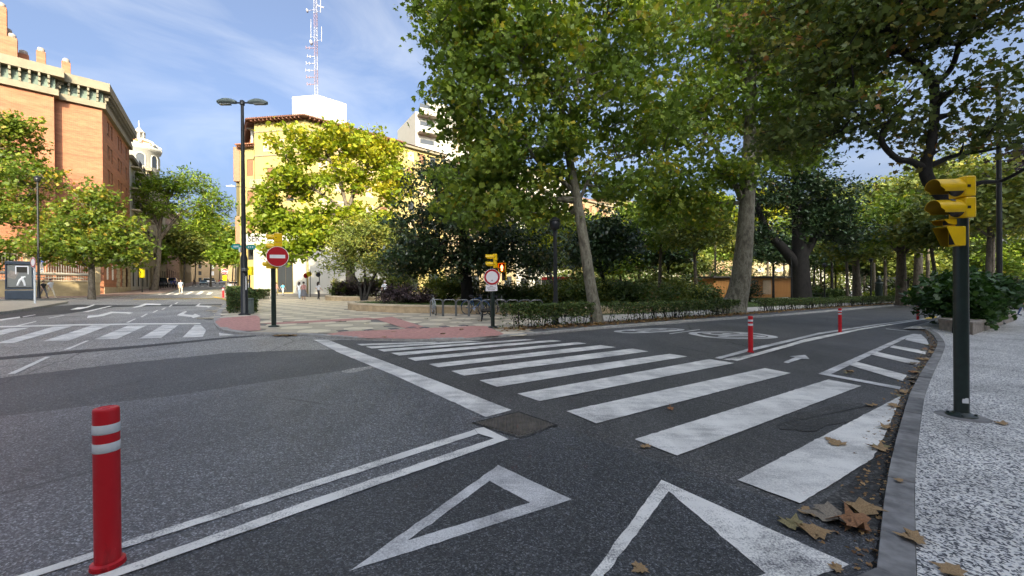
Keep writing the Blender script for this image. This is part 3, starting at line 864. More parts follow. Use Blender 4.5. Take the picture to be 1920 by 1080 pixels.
# planter outlines (world) needed by the tiling
PL1 = [(-9.9, 25.6), (-9.6, 24.3), (-8.7, 23.2), (-7.4, 22.4), (-5.9, 21.9), (-4.0, 21.65), (-1.5, 21.6), (2.0, 21.9), (6.0, 23.6), (9.5, 26.5), (12.0, 29.5), (9.0, 33.0), (3.0, 33.5), (-3.0, 32.0), (-7.0, 29.6), (-9.3, 27.4)]
PL2 = [(-17.6, 40.2), (-17.2, 38.3), (-15.8, 37.0), (-13.0, 36.6), (-8.0, 37.4), (-2.0, 39.0), (4.0, 42.0), (4.0, 47.0), (-6.0, 47.0), (-13.5, 44.5)]
def tiles():
    w, hh = 1.02, 1.5                                    # long lozenge hexagons lying in rows
    cells = []
    for j in range(-2, 44):
        for i in range(-60, 40):
            x = i * w
            y = 11.0 + j * hh * 0.62
            if y < 11 or y > 40 or abs(x) > 34:
                continue
            if not inside((x, y), plaza_poly) or inside((x, y), PL1) or inside((x, y), PL2):
                continue
            if any(inside((x, y), q) for q in (red_left, red_right, band_a, band_b)):
                continue
            if x > 1.5 and y > 13 or x > 0.4 and y < 16 or (x > -1.0 and y > 22):
                continue
            cells.append((x, y, i, j))
    cells.sort(key=lambda c: (c[0] ** 2 + c[1] ** 2))
    rnd = random.Random(3)
    protos = []
    hexo = [(0.5 * w - 0.012, 0), (0.30 * w, 0.31 * hh - 0.01), (-0.30 * w, 0.31 * hh - 0.01), (-0.5 * w + 0.012, 0), (-0.30 * w, -0.31 * hh + 0.01), (0.30 * w, -0.31 * hh + 0.01)]
    notch = [(0.5 * w + 0.012, 0), (0.70 * w - 0.012, 0.31 * hh - 0.01), (-0.70 * w + 0.012, 0.31 * hh - 0.01), (-0.5 * w - 0.012, 0), (-0.70 * w + 0.012, -0.31 * hh + 0.01), (0.70 * w - 0.012, -0.31 * hh + 0.01)]
    diam = [(0.19 * w, 0), (0, 0.17 * hh), (-0.19 * w, 0), (0, -0.17 * hh)]
    def mesh(outline, mat):
        b = MB()
        n = len(outline)
        top = [Vector((p[0], p[1], -SLOPE * p[0])) for p in outline]
        lo = [v - Vector((0, 0, 0.03)) for v in top]
        b.face(top, mat)
        for k in range(n):
            b.face([lo[k], lo[(k + 1) % n], top[(k + 1) % n], top[k]], mat)
        me = bpy.data.meshes.new('paving_tile')
        me.from_pydata(b.v, [], b.f); me.materials.append(MATS[mat]); me.update()
        return me
    M1, M2, M3 = mesh(hexo, 'tile_cream'), mesh(notch, 'tile_beige'), mesh(diam, 'tile_dark')
    rest = {'tile_cream': [], 'tile_beige': []}
    for k, (x, y, i, j) in enumerate(cells):
        cream = (i + j) % 2 == 0
        z = gz(x, y) + HP + rnd.uniform(-0.003, 0.001) - 0.003
        if k < 295:
            link('paving_tile', M1 if cream else M2, plaza, None, (x, y, z))
        else:
            rest['tile_cream' if cream else 'tile_beige'].append((x, y, z))
    b = MB()
    for mt, L in rest.items():
        for x, y, z in L:
            b.face([(x + p[0], y + p[1], z - SLOPE * p[0]) for p in (hexo if mt == 'tile_cream' else notch)], mt)
    if b.f:
        b.build('paving_tile', plaza, 'stuff')
    # dark lozenges along the edge of the red paving
    for (px, py) in ((642, 620), (690, 618.5), (738, 616), (772, 613.5), (795, 614), (833, 612), (868, 610)):
        x, y = G(px, py, HP)
        link('dark_tile', M3, plaza, None, (x, y, gz(x, y) + HP + 0.003))
tiles()
# pavement strip between kerb and hedge along the avenue, gravel path and lawn behind
HEDGE = [Vector((*G(x, y, HP), 0)) for x, y in ((948, 617), (1060, 610.5), (1200, 601.5), (1330, 592.5), (1480, 581.5), (1600, 573.5), (1700, 567), (1760, 563.5))]
def offs(P, d):
    out = []
    for i in range(len(P)):
        t = (P[min(i + 1, len(P) - 1)] - P[max(i - 1, 0)]).normalized()
        out.append(P[i] + Vector((-t.y, t.x, 0)) * d)
    return out
kf = [v for v in inner_far if v.x > -0.2 and v.y < 70]
h0 = offs(HEDGE, -0.45); h1 = offs(HEDGE, 0.55); h2 = offs(HEDGE, 3.6)
sheet('pavement', None, 'strip_asphalt', HP - 0.012, kind='structure', world=[(v.x, v.y) for v in kf] + [(v.x, v.y) for v in h0[::-1]])
sheet('planting_strip', None, 'soil', HP - 0.006, kind='structure', world=[(v.x, v.y) for v in h0] + [(v.x, v.y) for v in h1[::-1]])
sheet('path', None, 'gravel', HP - 0.010, kind='structure', world=[(v.x, v.y) for v in h1] + [(v.x, v.y) for v in h2[::-1]])
lawn_poly = [(v.x, v.y) for v in h2] + [(95, 92), (60, 98), (30, 80), (14, 60), (9, 46), (8, 38), (13.0, 29.6), (9.5, 25.2)]
sheet('lawn', None, 'lawn_soil', HP + 0.02, kind='structure', world=lawn_poly)
sheet('path', None, 'gravel', HP + 0.03, kind='structure', world=[(26, 49), (30, 46.5), (60, 82), (56, 84)])
sheet('path', None, 'gravel', HP + 0.034, kind='structure', world=[(33, 53), (75, 66), (74, 69), (34, 56)])
sheet('pavement', None, 'pavement_grey', HP - 0.03, kind='structure', world=[(-33, 58), (-20, 66.2), (12, 66.2), (40, 60.2), (68, 62.2), (120, 130), (90, 170), (20, 120), (-20, 82), (-40, 72)])
# left island and left pavement
isl = [Vector((*G(x, y), 0)) for x, y in ((-200, 619), (-14, 591.5), (22, 587), (78, 578), (112, 571.5), (128, 568.5), (124, 567.5), (100, 567), (0, 567.5))]
def slab(name, pts, h, mat, side_mat):
    b = MB()
    P = [Vector((p[0], p[1], gz(p[0], p[1]) + h)) for p in pts]
    a = sum(P[i - 1].x * P[i].y - P[i].x * P[i - 1].y for i in range(len(P)))
    if a < 0:
        P.reverse()
    lo = [Vector((p.x, p.y, gz(p.x, p.y) - 0.2)) for p in P]
    b.face(P, mat)
    for i in range(len(P)):
        j = (i + 1) % len(P)
        b.face([lo[i], lo[j], P[j], P[i]], side_mat)
    return b.build(name, None, 'structure')
slab('pavement', [(v.x, v.y) for v in isl] + [(-70, 26)], 0.12, 'tile_beige', 'kerb_pale')
DS = Vector((-0.569, 0.822, 0)); DN = Vector((0.822, 0.569, 0))      # side street direction and its right-hand normal
K1 = Vector((-45.1, 46.0, 0))
DF = Vector((0.69, 0.72, 0)).normalized()
def on(o, a, da, b=0, db=None):
    v = o + da * a + (db * b if db else Vector())
    return (v.x, v.y)
lp = [Vector((*G(x, y), 0)) for x, y in ((-200, 568), (0, 564.2), (100, 562), (175, 560), (215, 558))]
slab('pavement', [(v.x, v.y) for v in lp] + [on(K1, 9, DS, 4.6, DN), on(K1, 30, DS, 4.2, DN), on(K1, 160, DS, 4.2, DN), on(K1, 160, DS, -2, DN), on(K1, 0, DS, -2, DN), (-75, 30)], 0.12, 'pavement_brown', 'kerb_pale')
SR0 = Vector((-38.6, 61.8, 0))
slab('pavement', [on(SR0, -5, DS, -1.0, DN), on(SR0, 150, DS, -4.5, DN), on(SR0, 150, DS, 2, DN), on(SR0, 0, DS, 2, DN)], 0.12, 'pavement_grey', 'kerb_pale')
# ------------------------------------------------------------------ buildings
WIN = {}
def window_mesh(kind, w, h):
    """frame (with leaves) and pane / shutter meshes; x along the wall, y into the wall, z up from the sill"""
    key = (kind, round(w, 2), round(h, 2))
    if key in WIN:
        return WIN[key]
    fm = 'frame_dark' if 'dark' in kind else 'frame_white'
    b = MB(); t = 0.07
    arch = 'arch' in kind
    b.box((-w / 2 + t / 2, 0, h / 2), (t, 0.08, h), fm); b.box((w / 2 - t / 2, 0, h / 2), (t, 0.08, h), fm)
    b.box((0, 0, t / 2), (w - 2 * t, 0.08, t), fm); b.box((0, 0, h - t / 2), (w - 2 * t, 0.08, t), fm)
    b.box((0, 0, h / 2), (t * 0.9, 0.07, h - 2 * t), fm)
    if 'sill' in kind:
        b.box((0, -0.20, -0.06), (w + 0.16, 0.34, 0.1), 'cornice_cream')
    fr = b
    p = MB()
    p.box((0, 0.05, h / 2), (w - t, 0.03, h - t), 'window_glass')
    s = None
    sh = {'brown': 'shutter_brown', 'tan': 'shutter_tan', 'white': 'frame_white'}
    for k, mt in sh.items():
        if ('blind_' + k) in kind:
            s = MB(); hh = h * (0.72 if 'half' in kind else 0.94)
            n = max(6, int(hh / 0.12))
            for i in range(n):
                z = h - t - (i + 0.5) * hh / n
                s.box((0, -0.055, z), (w - 2 * t, 0.02, hh / n * 0.86), mt)
        if ('leaf_' + k) in kind:
            s = MB()
            for sx in (-1, 1):
                s.box((sx * w * 0.245, -0.08, h / 2), (w * 0.46, 0.05, h - 0.05), mt)
                for q in range(5):
                    s.box((sx * w * 0.245, -0.115, h * (0.15 + 0.17 * q)), (w * 0.36, 0.03, h * 0.05), mt)
    res = (mk(fr, 'window'), mk(p, 'pane'), mk(s, 'shutter') if s else None)
    WIN[key] = res
    return res

def mk(b, name):
    me = bpy.data.meshes.new(name)
    me.from_pydata(b.v, [], b.f)
    for mt in b.mats:
        me.materials.append(MATS[mt])
    me.polygons.foreach_set('material_index', b.m)
    me.update()
    return me

def wall_edge(b, p0, p1, z0, z1, openings, mat, depth=0.22, reveal=None):
    """wall of a footprint edge p0->p1 (outside on the right), with real openings (u, z, w, h)"""
    p0, p1 = Vector((p0[0], p0[1], 0)), Vector((p1[0], p1[1], 0))
    d = p1 - p0; L = d.length; d.normalize()
    n = Vector((d.y, -d.x, 0))
    us = sorted({0.0, L} | {round(q, 4) for o in openings for q in (o[0] - o[2] / 2, o[0] + o[2] / 2)})
    zs = sorted({z0, z1} | {round(q, 4) for o in openings for q in (o[1], o[1] + o[3])})
    us = [u for u in us if 0 <= u <= L]; zs = [z for z in zs if z0 <= z <= z1]
    def P(u, z, k=0.0):
        return p0 + d * u - n * k + Vector((0, 0, z))
    for i in range(len(us) - 1):
        run = None
        for j in range(len(zs) - 1):
            uc, zc = (us[i] + us[i + 1]) / 2, (zs[j] + zs[j + 1]) / 2
            hole = any(abs(uc - o[0]) < o[2] / 2 and o[1] < zc < o[1] + o[3] for o in openings)
            if not hole and run is None:
                run = zs[j]
            if run is not None and (hole or j == len(zs) - 2):
                ze = zs[j] if hole else zs[j + 1]
                a, c = us[i], us[i + 1]
                b.face([P(a, run), P(c, run), P(c, ze), P(a, ze)], mat, uv=[(a, run), (c, run), (c, ze), (a, ze)])
                run = None
    rv = reveal or mat
    for o in openings:
        a, c, q, e = o[0] - o[2] / 2, o[0] + o[2] / 2, o[1], o[1] + o[3]
        for A, B in (((a, q), (a, e)), ((a, e), (c, e)), ((c, e), (c, q)), ((c, q), (a, q))):
            b.face([P(*A), P(*B), P(*B, depth), P(*A, depth)], rv, uv=[(0, 0), (1, 0), (1, .2), (0, .2)])
    return d, n

def add_windows(root, p0, p1, openings, kinds, depth=0.2):
    p0, p1 = Vector((p0[0], p0[1], 0)), Vector((p1[0], p1[1], 0))
    d = (p1 - p0).normalized(); n = Vector((d.y, -d.x, 0))
    rz = math.atan2(d.y, d.x)
    for o, k in zip(openings, kinds):
        if k == 'void':
            continue
        fr, pn, sh = window_mesh(k, o[2], o[3])
        pos = p0 + d * o[0] - n * (depth - 0.04) + Vector((0, 0, o[1]))
        w = link('window', fr, root, None, pos, rz)
        link('pane', pn, w)
        if sh:
            link('shutter', sh, w)

def building(label, poly, z0, z1, mat, specs=None, roof='roof_tile', cat='building', name='apartment_building', group=None, top=None):
    """poly: ccw footprint; specs: {edge: (openings, kinds)}"""
    cx, cy = sum(p[0] for p in poly) / len(poly), sum(p[1] for p in poly) / len(poly)
    root = thing(name, label, cat, (0, 0, 0), 0, group)
    b = MB()
    specs = specs or {}
    for i in range(len(poly)):
        op, ki = specs.get(i, ([], []))
        wall_edge(b, poly[i], poly[(i + 1) % len(poly)], z0, z1, op, mat)
    b.face([(p[0], p[1], z1) for p in poly], top or 'grey_render')
    b.build('wall', root)
    for i, (op, ki) in specs.items():
        add_windows(root, poly[i], poly[(i + 1) % len(poly)], op, ki)
    return root

def grid(L, z_first, floors, pitch, n, w, h, kinds, margin=1.2):
    op, ki = [], []
    for f in range(floors):
        for i in range(n):
            u = margin + (L - 2 * margin) * (i + 0.5) / n
            op.append((u, z_first + f * pitch, w, h))
            ki.append(kinds[(f * 7 + i * 3 + (i * i + f) % 5) % len(kinds)])
    return op, ki

def band(root, poly, name, z0, z1, out, mat, edges=None, closed=True):
    """a string course or cornice that runs round the footprint, each side a box butted at the corners"""
    n = len(poly)
    cen = Vector((sum(p[0] for p in poly) / n, sum(p[1] for p in poly) / n, 0))
    P = [Vector((p[0], p[1], 0)) for p in poly]
    def off(i, k):
        d1 = (P[i] - P[i - 1]).normalized(); d2 = (P[(i + 1) % n] - P[i]).normalized()
        n1, n2 = Vector((d1.y, -d1.x, 0)), Vector((d2.y, -d2.x, 0))
        m = (n1 + n2); m = m / max(0.35, m.length_squared / 2)
        return P[i] + m * k
    b = MB()
    for i in range(n):
        j = (i + 1) % n
        if edges is not None and i not in edges:
            continue
        a0, a1, c0, c1 = off(i, -0.02), off(j, -0.02), off(i, out), off(j, out)
        lo, hi = Vector((0, 0, z0)), Vector((0, 0, z1))
        b.face([c0 + lo, c1 + lo, c1 + hi, c0 + hi], mat)
        b.face([c0 + hi, c1 + hi, a1 + hi, a0 + hi], mat)
        b.face([a0 + lo, a1 + lo, c1 + lo, c0 + lo], mat)
        if edges is not None:
            b.face([a0 + lo, c0 + lo, c0 + hi, a0 + hi], mat); b.face([c1 + lo, a1 + lo, a1 + hi, c1 + hi], mat)
    return b.build(name, root)

def edge_len(poly, i):
    a, c = poly[i], poly[(i + 1) % len(poly)]
    return math.hypot(c[0] - a[0], c[1] - a[1])

def along(poly, i, u, k=0.0, z=0.0):
    a, c = Vector((*poly[i], 0)), Vector((*poly[(i + 1) % len(poly)], 0))
    d = (c - a).normalized()
    return a + d * u + Vector((d.y, -d.x, 0)) * k + Vector((0, 0, z)), math.atan2(d.y, d.x)

# --- tall brick building on the left
def brick_building():
    gzl = gz(K1.x, K1.y)
    FN = Vector((DF.y, -DF.x, 0))
    E1 = K1 - DF * 3.55                                     # step in the front
    E1o = E1 + FN * 1.0
    E2 = E1o - DF * 14
    B1 = K1 + DS * 16
    poly = [(E2.x, E2.y), (E1o.x, E1o.y), (E1.x, E1.y), (K1.x, K1.y), (B1.x, B1.y), (B1 - DN * 12).to_2d()[:], (E2 - DN * 5 + DS * 14).to_2d()[:]]
    poly = [tuple(p) for p in poly]
    zt = 21.7
    op, ki = [], []
    for f in range(5):
        z = 20.2 - f * 2.78 - 0.8
        for u in (3.0, 4.6, 8.6, 10.2, 13.6):
            op.append((u, z, 1.15, 1.65)); ki.append('dark_blind_brown' if (f + int(u)) % 3 else 'dark_half_blind_brown')
    for u in (1.9, 4.6):
        op.append((u, gzl + 1.75, 1.25, 1.75)); ki.append('leaf_white')
    for u in (8.2, 10.6, 13.2):
        op.append((u, gzl + 0.9, 1.3, 2.9)); ki.append('dark')
    op1, ki1 = [], []
    root = building('tall orange brick block with a deep bracketed cream cornice, left edge of view', poly, gzl - 0.5, zt, 'brick_orange', {3: (op, ki)}, name='brick_building')
    # side wall in duller brick is the same brick: one band of stone at its foot
    band(root, poly, 'plinth', gzl - 0.4, gzl + 0.9, 0.05, 'limestone', edges=[3])
    band(root, poly, 'lower_cornice', zt - 0.2, zt + 0.42, 0.35, 'cornice_cream')
    band(root, poly, 'cornice_recess', zt + 0.42, zt + 1.65, 0.10, 'cornice_green')
    band(root, poly, 'parapet', zt + 1.65, zt + 2.55, 0.75, 'cornice_cream')
    b = MB(); b.face([(p[0], p[1], zt + 2.0) for p in poly], 'grey_render'); b.build('roof', root)
    m = MB()
    for q in range(3):
        m.box((0, -0.16 - 0.09 * q, 0.22 + 0.40 * q), (0.17, 0.32 + 0.18 * q, 0.36), 'cornice_cream', ch=0.03)
    me = mk(m, 'cornice_bracket')
    for i in (0, 2, 3, 1):
        L = edge_len(poly, i); n = max(1, int(L / 0.62))
        for k in range(n):
            p, rz = along(poly, i, (k + 0.5) * L / n, 0.0, zt + 0.42)
            link('cornice_bracket', me, root, None, p, rz)
    # parapet joints
    # chimneys
    for (px, w, h, Y, pyt) in ((22, 0.8, 2.2, 44, 72), (2, 0.8, 6.5, 43.5, 14), (44, 0.8, 1.3, 46, 103), (77, 0.7, 1.7, 46, 98), (124, 0.72, 1.7, 48, 118), (14, 0.8, 3.0, 44.5, 62)):
        t = at(px, pyt, Y)
        mb = MB()
        mb.box((t.x, t.y, (t.z + zt) / 2), (w, w, t.z - zt), 'brick_orange', rot=math.atan2(DF.y, DF.x), ch=0.03)
        mb.build('chimney', root).data
        cb = MB()
        cb.lathe([(w * 0.36, t.z), (w * 0.42, t.z + 0.1), (w * 0.42, t.z + 0.34), (w * 0.30, t.z + 0.46)], 'grey_stone', 10, Matrix.Translation((t.x, t.y, 0)))
        cb.build('chimney_cap', root)
    # ground floor: stone cladding and canopy towards the street
    p, rz = along(poly, 3, 10.8, 0.06, gzl)
    st = MB()
    for r_ in range(9):
        for c_ in range(5):
            if 1.0 < r_ < 7 and c_ in (1, 3):
                continue
            q, _ = along(poly, 3, 7.2 + c_ * 1.75 + (0.3 if r_ % 2 else 0), 0.05, gzl + 0.25 + r_ * 0.5)
            s_ = MB(); s_.box(q, (1.70, 0.10, 0.47), 'limestone', rot=rz, ch=0.02)
            s_.build('stone_block', root)
    cn = MB(); q, _ = along(poly, 3, 11.2, 0.7, gzl + 4.75)
    cn.box(q, (9.4, 1.5, 0.16), 'grey_render', rot=rz); cn.build('canopy', root)
    return root, poly
brick_root, brick_poly = brick_building()

# brick texture needs box UVs on chimneys: give every mesh with that material a cube-projected map
# --- boundary wall with railing
def fence_wall():
    a, e = Vector((*G(-190, 563.5), 0)), Vector((*G(186, 556.3), 0))
    d = (e - a).normalized(); L = (e - a).length
    rz = math.atan2(d.y, d.x)
    root = thing('boundary_wall', 'low ochre rendered wall topped by a pale iron railing, in front of the brick block', 'wall')
    def P(u, z, k=0):
        p = a + d * u + Vector((d.y, -d.x, 0)) * k
        return Vector((p.x, p.y, gz(p.x, p.y) + z))
    b = MB(); n = int(L / 3)
    for i in range(n):
        u0, u1 = L * i / n, L * (i + 1) / n
        for k0, s in ((0.12, 1), (-0.12, -1)):
            q = [P(u0, -0.3, k0), P(u1, -0.3, k0), P(u1, 1.45, k0), P(u0, 1.45, k0)]
            b.face(q if s > 0 else q[::-1], 'wall_ochre')
        b.face([P(u0, 1.45, .12), P(u1, 1.45, .12), P(u1, 1.45, -.12), P(u0, 1.45, -.12)], 'wall_ochre')
    b.build('wall', root)
    c = MB(); 
    for i in range(n):
        u = L * (i + 0.5) / n
        c.box(P(u, 1.52), (L / n - 0.02, 0.34, 0.14), 'planter_cap', rot=rz, ch=0.02)
    c.build('coping', root)
    bar = MB(); bar.tube([(0, 0, 0), (0, 0, 2.2)], 0.022, 'railing', 5); bme = mk(bar, 'bar')
    k = 0; u = 0.2
    first = max(0.0, L - 40)
    while u < L:
        if u > first and k < 240:
            link('bar', bme, root, None, P(u, 1.59)); k += 1
        u += 0.19
    rl = MB()
    for z in (1.80, 2.15, 3.75):
        rl.tube([P(0, z), P(L / 2, z), P(L, z)], 0.035 if z != 2.15 else 0.14, 'railing', 6)
    rl.build('rail', root)
    pm = MB(); pm.box((0, 0, 1.15), (0.42, 0.42, 2.5), 'wall_ochre', ch=0.02); pm.box((0, 0, 2.5), (0.56, 0.56, 0.16), 'planter_cap', ch=0.02)
    pme = mk(pm, 'pier')
    for i in range(8):
        q = P(L - 0.2 - i * 5.2, 1.5)
        link('pier', pme, root, None, q, rz)
fence_wall()

# --- corner building with the radio sign
def corner_building():
    A, B = Vector((-37.65, 61.2, 0)), Vector((-29.6, 60.0, 0))
    Cc = B + DF * 14.7
    D_ = Cc + Vector((-DF.y, DF.x, 0)) * 12
    E_ = A + DS * 14
    poly = [A.to_2d()[:], B.to_2d()[:], Cc.to_2d()[:], D_.to_2d()[:], E_.to_2d()[:]]
    poly = [tuple(p) for p in poly]
    zg = gz(-33, 60)
    zt = 25.9
    op, ki = [], []
    L0 = edge_len(poly, 0)
    for u in (2.05, 4.1, 6.3):                             # upper pair under the eave
        op.append((u, 21.6, 1.35, 1.75)); ki.append('blind_tan')
    for f in range(4):
        for u in (2.6, 5.6):
            op.append((u, 17.2 - f * 2.95, 1.25, 2.0 if f == 0 else 1.7)); ki.append('dark_blind_brown_half' if f % 2 else 'dark_blind_brown')
    op.append((4.7, zg + 0.15, 2.5, 4.3)); ki.append('dark')
    L1 = edge_len(poly, 1)
    op1, ki1 = grid(L1, 10.2, 5, 2.95, 5, 1.25, 1.75, ['blind_tan', 'dark_blind_brown', 'dark', 'blind_tan'])
    L4 = edge_len(poly, 4)
    op4, ki4 = grid(L4, 10.2, 5, 2.95, 4, 1.2, 1.7, ['dark_blind_brown', 'dark'])
    root = building('yellow corner block with tiled eaves, rooftop mast and a white ground floor reading SER', poly, zg - 0.5, zt, 'cream_plaster', {0: (op, ki), 1: (op1, ki1), 4: (op4, ki4)}, name='corner_building')
    # white ground floor facing proud of the wall
    gb = MB()
    for u0, u1, z0, z1 in ((-0.1, 3.1, zg - .3, zg + 7.0), (6.25, L0 + 0.06, zg - .3, zg + 7.0), (3.1, 6.25, zg + 4.6, zg + 7.0)):
        p, rz = along(poly, 0, (u0 + u1) / 2, 0.16, (z0 + z1) / 2)
        gb.box(p, (u1 - u0, 0.30, z1 - z0), 'white_plaster', rot=rz)
    p, rz1 = along(poly, 1, L1 / 2 + 0.1, 0.16, zg + 3.35)
    gb.box(p, (L1 - 0.2, 0.30, 7.3), 'white_plaster', rot=rz1)
    gb.build('ground_floor_facing', root)
    sb = MB(); p, rz = along(poly, 0, L0 / 2 - 0.8, 0.32, zg + 8.0)
    sb.box(p, (L0 + 1.2, 0.62, 1.6), 'white_plaster', rot=rz, ch=0.03)
    sg = sb.build('sign_band', root)
    sl = MB(); p, _ = along(poly, 0, L0 / 2 - 0.6, 0.45, zg + 7.08)
    sl.box(p, (L0 + 1.4, 0.9, 0.22), 'cornice_cream', rot=rz, ch=0.03); sl.build('sign_ledge', root)
    me = text_mesh('SER', 1.25, 0.02)
    me.materials.clear(); me.materials.append(MATS['sign_ink'])
    p, rz = along(poly, 0, 0.25, 0.655, zg + 8.0)
    t = link('sign_lettering', me, sg, None, p); t.rotation_euler = (R(90), 0, rz)
    band(root, poly, 'string_course', 20.9, 21.1, 0.08, 'cornice_cream')
    band(root, poly, 'string_course', 24.4, 24.6, 0.07, 'cornice_cream')
    # eaves: tiled hip roof on projecting rafters
    n = len(poly); P = [Vector((*p, 0)) for p in poly]; cen = sum(P, Vector()) / n
    def off(i, k):
        d1 = (P[i] - P[i - 1]).normalized(); d2 = (P[(i + 1) % n] - P[i]).normalized()
        m = Vector((d1.y + d2.y, -d1.x - d2.x, 0)); m = m / max(0.35, m.length_squared / 2)
        return P[i] + m * k
    rb = MB()
    for i in range(n):
        j = (i + 1) % n
        a, c, a2, c2 = off(i, 1.15), off(j, 1.15), off(i, -3.2), off(j, -3.2)
        z0, z1 = Vector((0, 0, zt + 0.22)), Vector((0, 0, zt + 1.55))
        K = max(4, int((c - a).length / 0.28))
        for k in range(K):                                 # ribs of pan tiles
            t0, t1 = k / K, (k + 1) / K
            tm = (t0 + t1) / 2
            q0, q1, qm = a.lerp(c, t0), a.lerp(c, t1), a.lerp(c, tm) + Vector((0, 0, 0.10))
            r0, r1, rm = a2.lerp(c2, t0), a2.lerp(c2, t1), a2.lerp(c2, tm) + Vector((0, 0, 0.10))
            rb.face([q0 + z0, qm + z0, rm + z1, r0 + z1], 'roof_tile'); rb.face([qm + z0, q1 + z0, r1 + z1, rm + z1], 'roof_tile')
        lo = Vector((0, 0, zt + 0.12))
        b0, b1 = off(i, 0.0), off(j, 0.0)
        rb.face([a + lo, b0 + lo, b1 + lo, c + lo], 'eave_wood')
        rb.face([a + lo, c + lo, c + z0, a + z0], 'eave_wood')
    rb.face([off(i, -3.2) + Vector((0, 0, zt + 1.55)) for i in range(n)], 'roof_tile')
    roof = rb.build('roof', root)
    rm = MB(); rm.box((0, -0.5, -0.14), (0.14, 1.05, 0.24), 'eave_wood'); rme = mk(rm, 'rafter')
    for i in (0, 1, 4):
        L = edge_len(poly, i); K = int(L / 0.62)
        for k in range(K):
            p, rz_ = along(poly, i, (k + .5) * L / K, 0.0, zt + 0.12)
            link('rafter', rme, roof, None, p, rz_)
    # balcony on the front
    for (i, u, z) in ((0, 1.1, 16.2), (1, 4.0, 13.2), (1, 9.0, 13.2)):
        p, rz_ = along(poly, i, u, 0.5, z)
        bb = MB(); bb.box(p, (2.3, 1.0, 0.2), 'cornice_cream', rot=rz_, ch=0.03)
        bal = bb.build('balcony', root)
        rl = MB(); M_ = Matrix.Translation(p) @ Matrix.Rotation(rz_, 4, 'Z')
        for k in range(14):
            rl.tube([M_ @ Vector((-1.1 + k * 0.169, -0.45, 0.1)), M_ @ Vector((-1.1 + k * 0.169, -0.45, 1.05))], 0.02, 'railing', 5)
        rl.tube([M_ @ Vector((-1.1, 0.45, 1.05)), M_ @ Vector((-1.1, -0.45, 1.05)), M_ @ Vector((1.1, -0.45, 1.05)), M_ @ Vector((1.1, 0.45, 1.05))], 0.03, 'railing', 5)
        rl.build('railing', bal)
    # rooftop white box and mast
    wx = at(595, 200, 64.5)
    dl = Vector((-1, 0.16, 0)).normalized()
    q = [(wx + dl * 4.3), wx, wx + DF * 4.6, wx + DF * 4.6 + dl * 4.3]
    bm_ = MB(); bm_.prism([(v.x, v.y) for v in q], zt + 0.6, 31.5, 'white_plaster'); bm_.build('roof_tower', root)
    # left wing with its own lower roof
    W0, W1 = Vector((-41.2, 63.2, 0)), Vector((-37.7, 62.7, 0))
    wp_ = [(W0.x, W0.y), (W1.x, W1.y), (W1 + DS * 6).to_2d()[:], (W0 + DS * 20).to_2d()[:]]
    wp_ = [tuple(v) for v in wp_]
    opw = [(1.75, 18.6, 1.1, 2.5), (1.75, 14.2, 1.1, 2.1), (1.75, 9.9, 1.1, 2.1), (1.75, 5.9, 1.1, 2.0)]
    wb = MB()
    for i in range(4):
        wall_edge(wb, wp_[i], wp_[(i + 1) % 4], zg - 0.5, 23.0, opw if i == 0 else [], 'cream_plaster')
    wb.face([(p_[0], p_[1], 23.0) for p_ in wp_], 'roof_tile')
    wb.build('side_wing', root)
    add_windows(root, wp_[0], wp_[1], opw, ['dark_blind_brown'] * 3 + ['dark'])
    wr = MB()
    for i in range(9):
        c = W0.lerp(W1, (i + .5) / 9)
        wr.box((c.x, c.y - 0.3, 23.15), (0.36, 1.4, 0.2), 'roof_tile', rot=-0.14, ch=0.06)
        wr.box((c.x, c.y - 0.25, 22.9), (0.14, 1.1, 0.2), 'eave_wood', rot=-0.14)
    wr.build('wing_eave', root)
    # enclosed oriel seen edge-on at the far left of the wing
    ob = MB(); ob.box((W0.x - 0.45, W0.y + 0.5, 20.4), (0.9, 1.5, 5.2), 'shutter_brown', rot=0.2, ch=0.05); ob.build('oriel', root)
    ob = MB(); ob.box((W0.x - 0.5, W0.y + 0.6, 10.5), (0.7, 1.2, 4.2), 'shutter_brown', rot=0.2, ch=0.05)
    ob.build('oriel', root)
    # terrace pavilion on the wing roof
    tb = MB()
    for dx in (0, 1.1):
        tb.box((W1.x - 0.4 - dx, W1.y + 0.5, 24.4), (0.3, 0.3, 2.6), 'white_plaster')
    tb.box((W1.x - 0.9, W1.y + 0.5, 25.75), (2.3, 0.9, 0.25), 'white_plaster', ch=0.03)
    tb.box((W1.x - 0.9, W1.y + 0.9, 23.7), (2.2, 0.5, 1.0), 'dome_tile', ch=0.05)
    tb.build('pavilion', root)
    return root
corner_building()

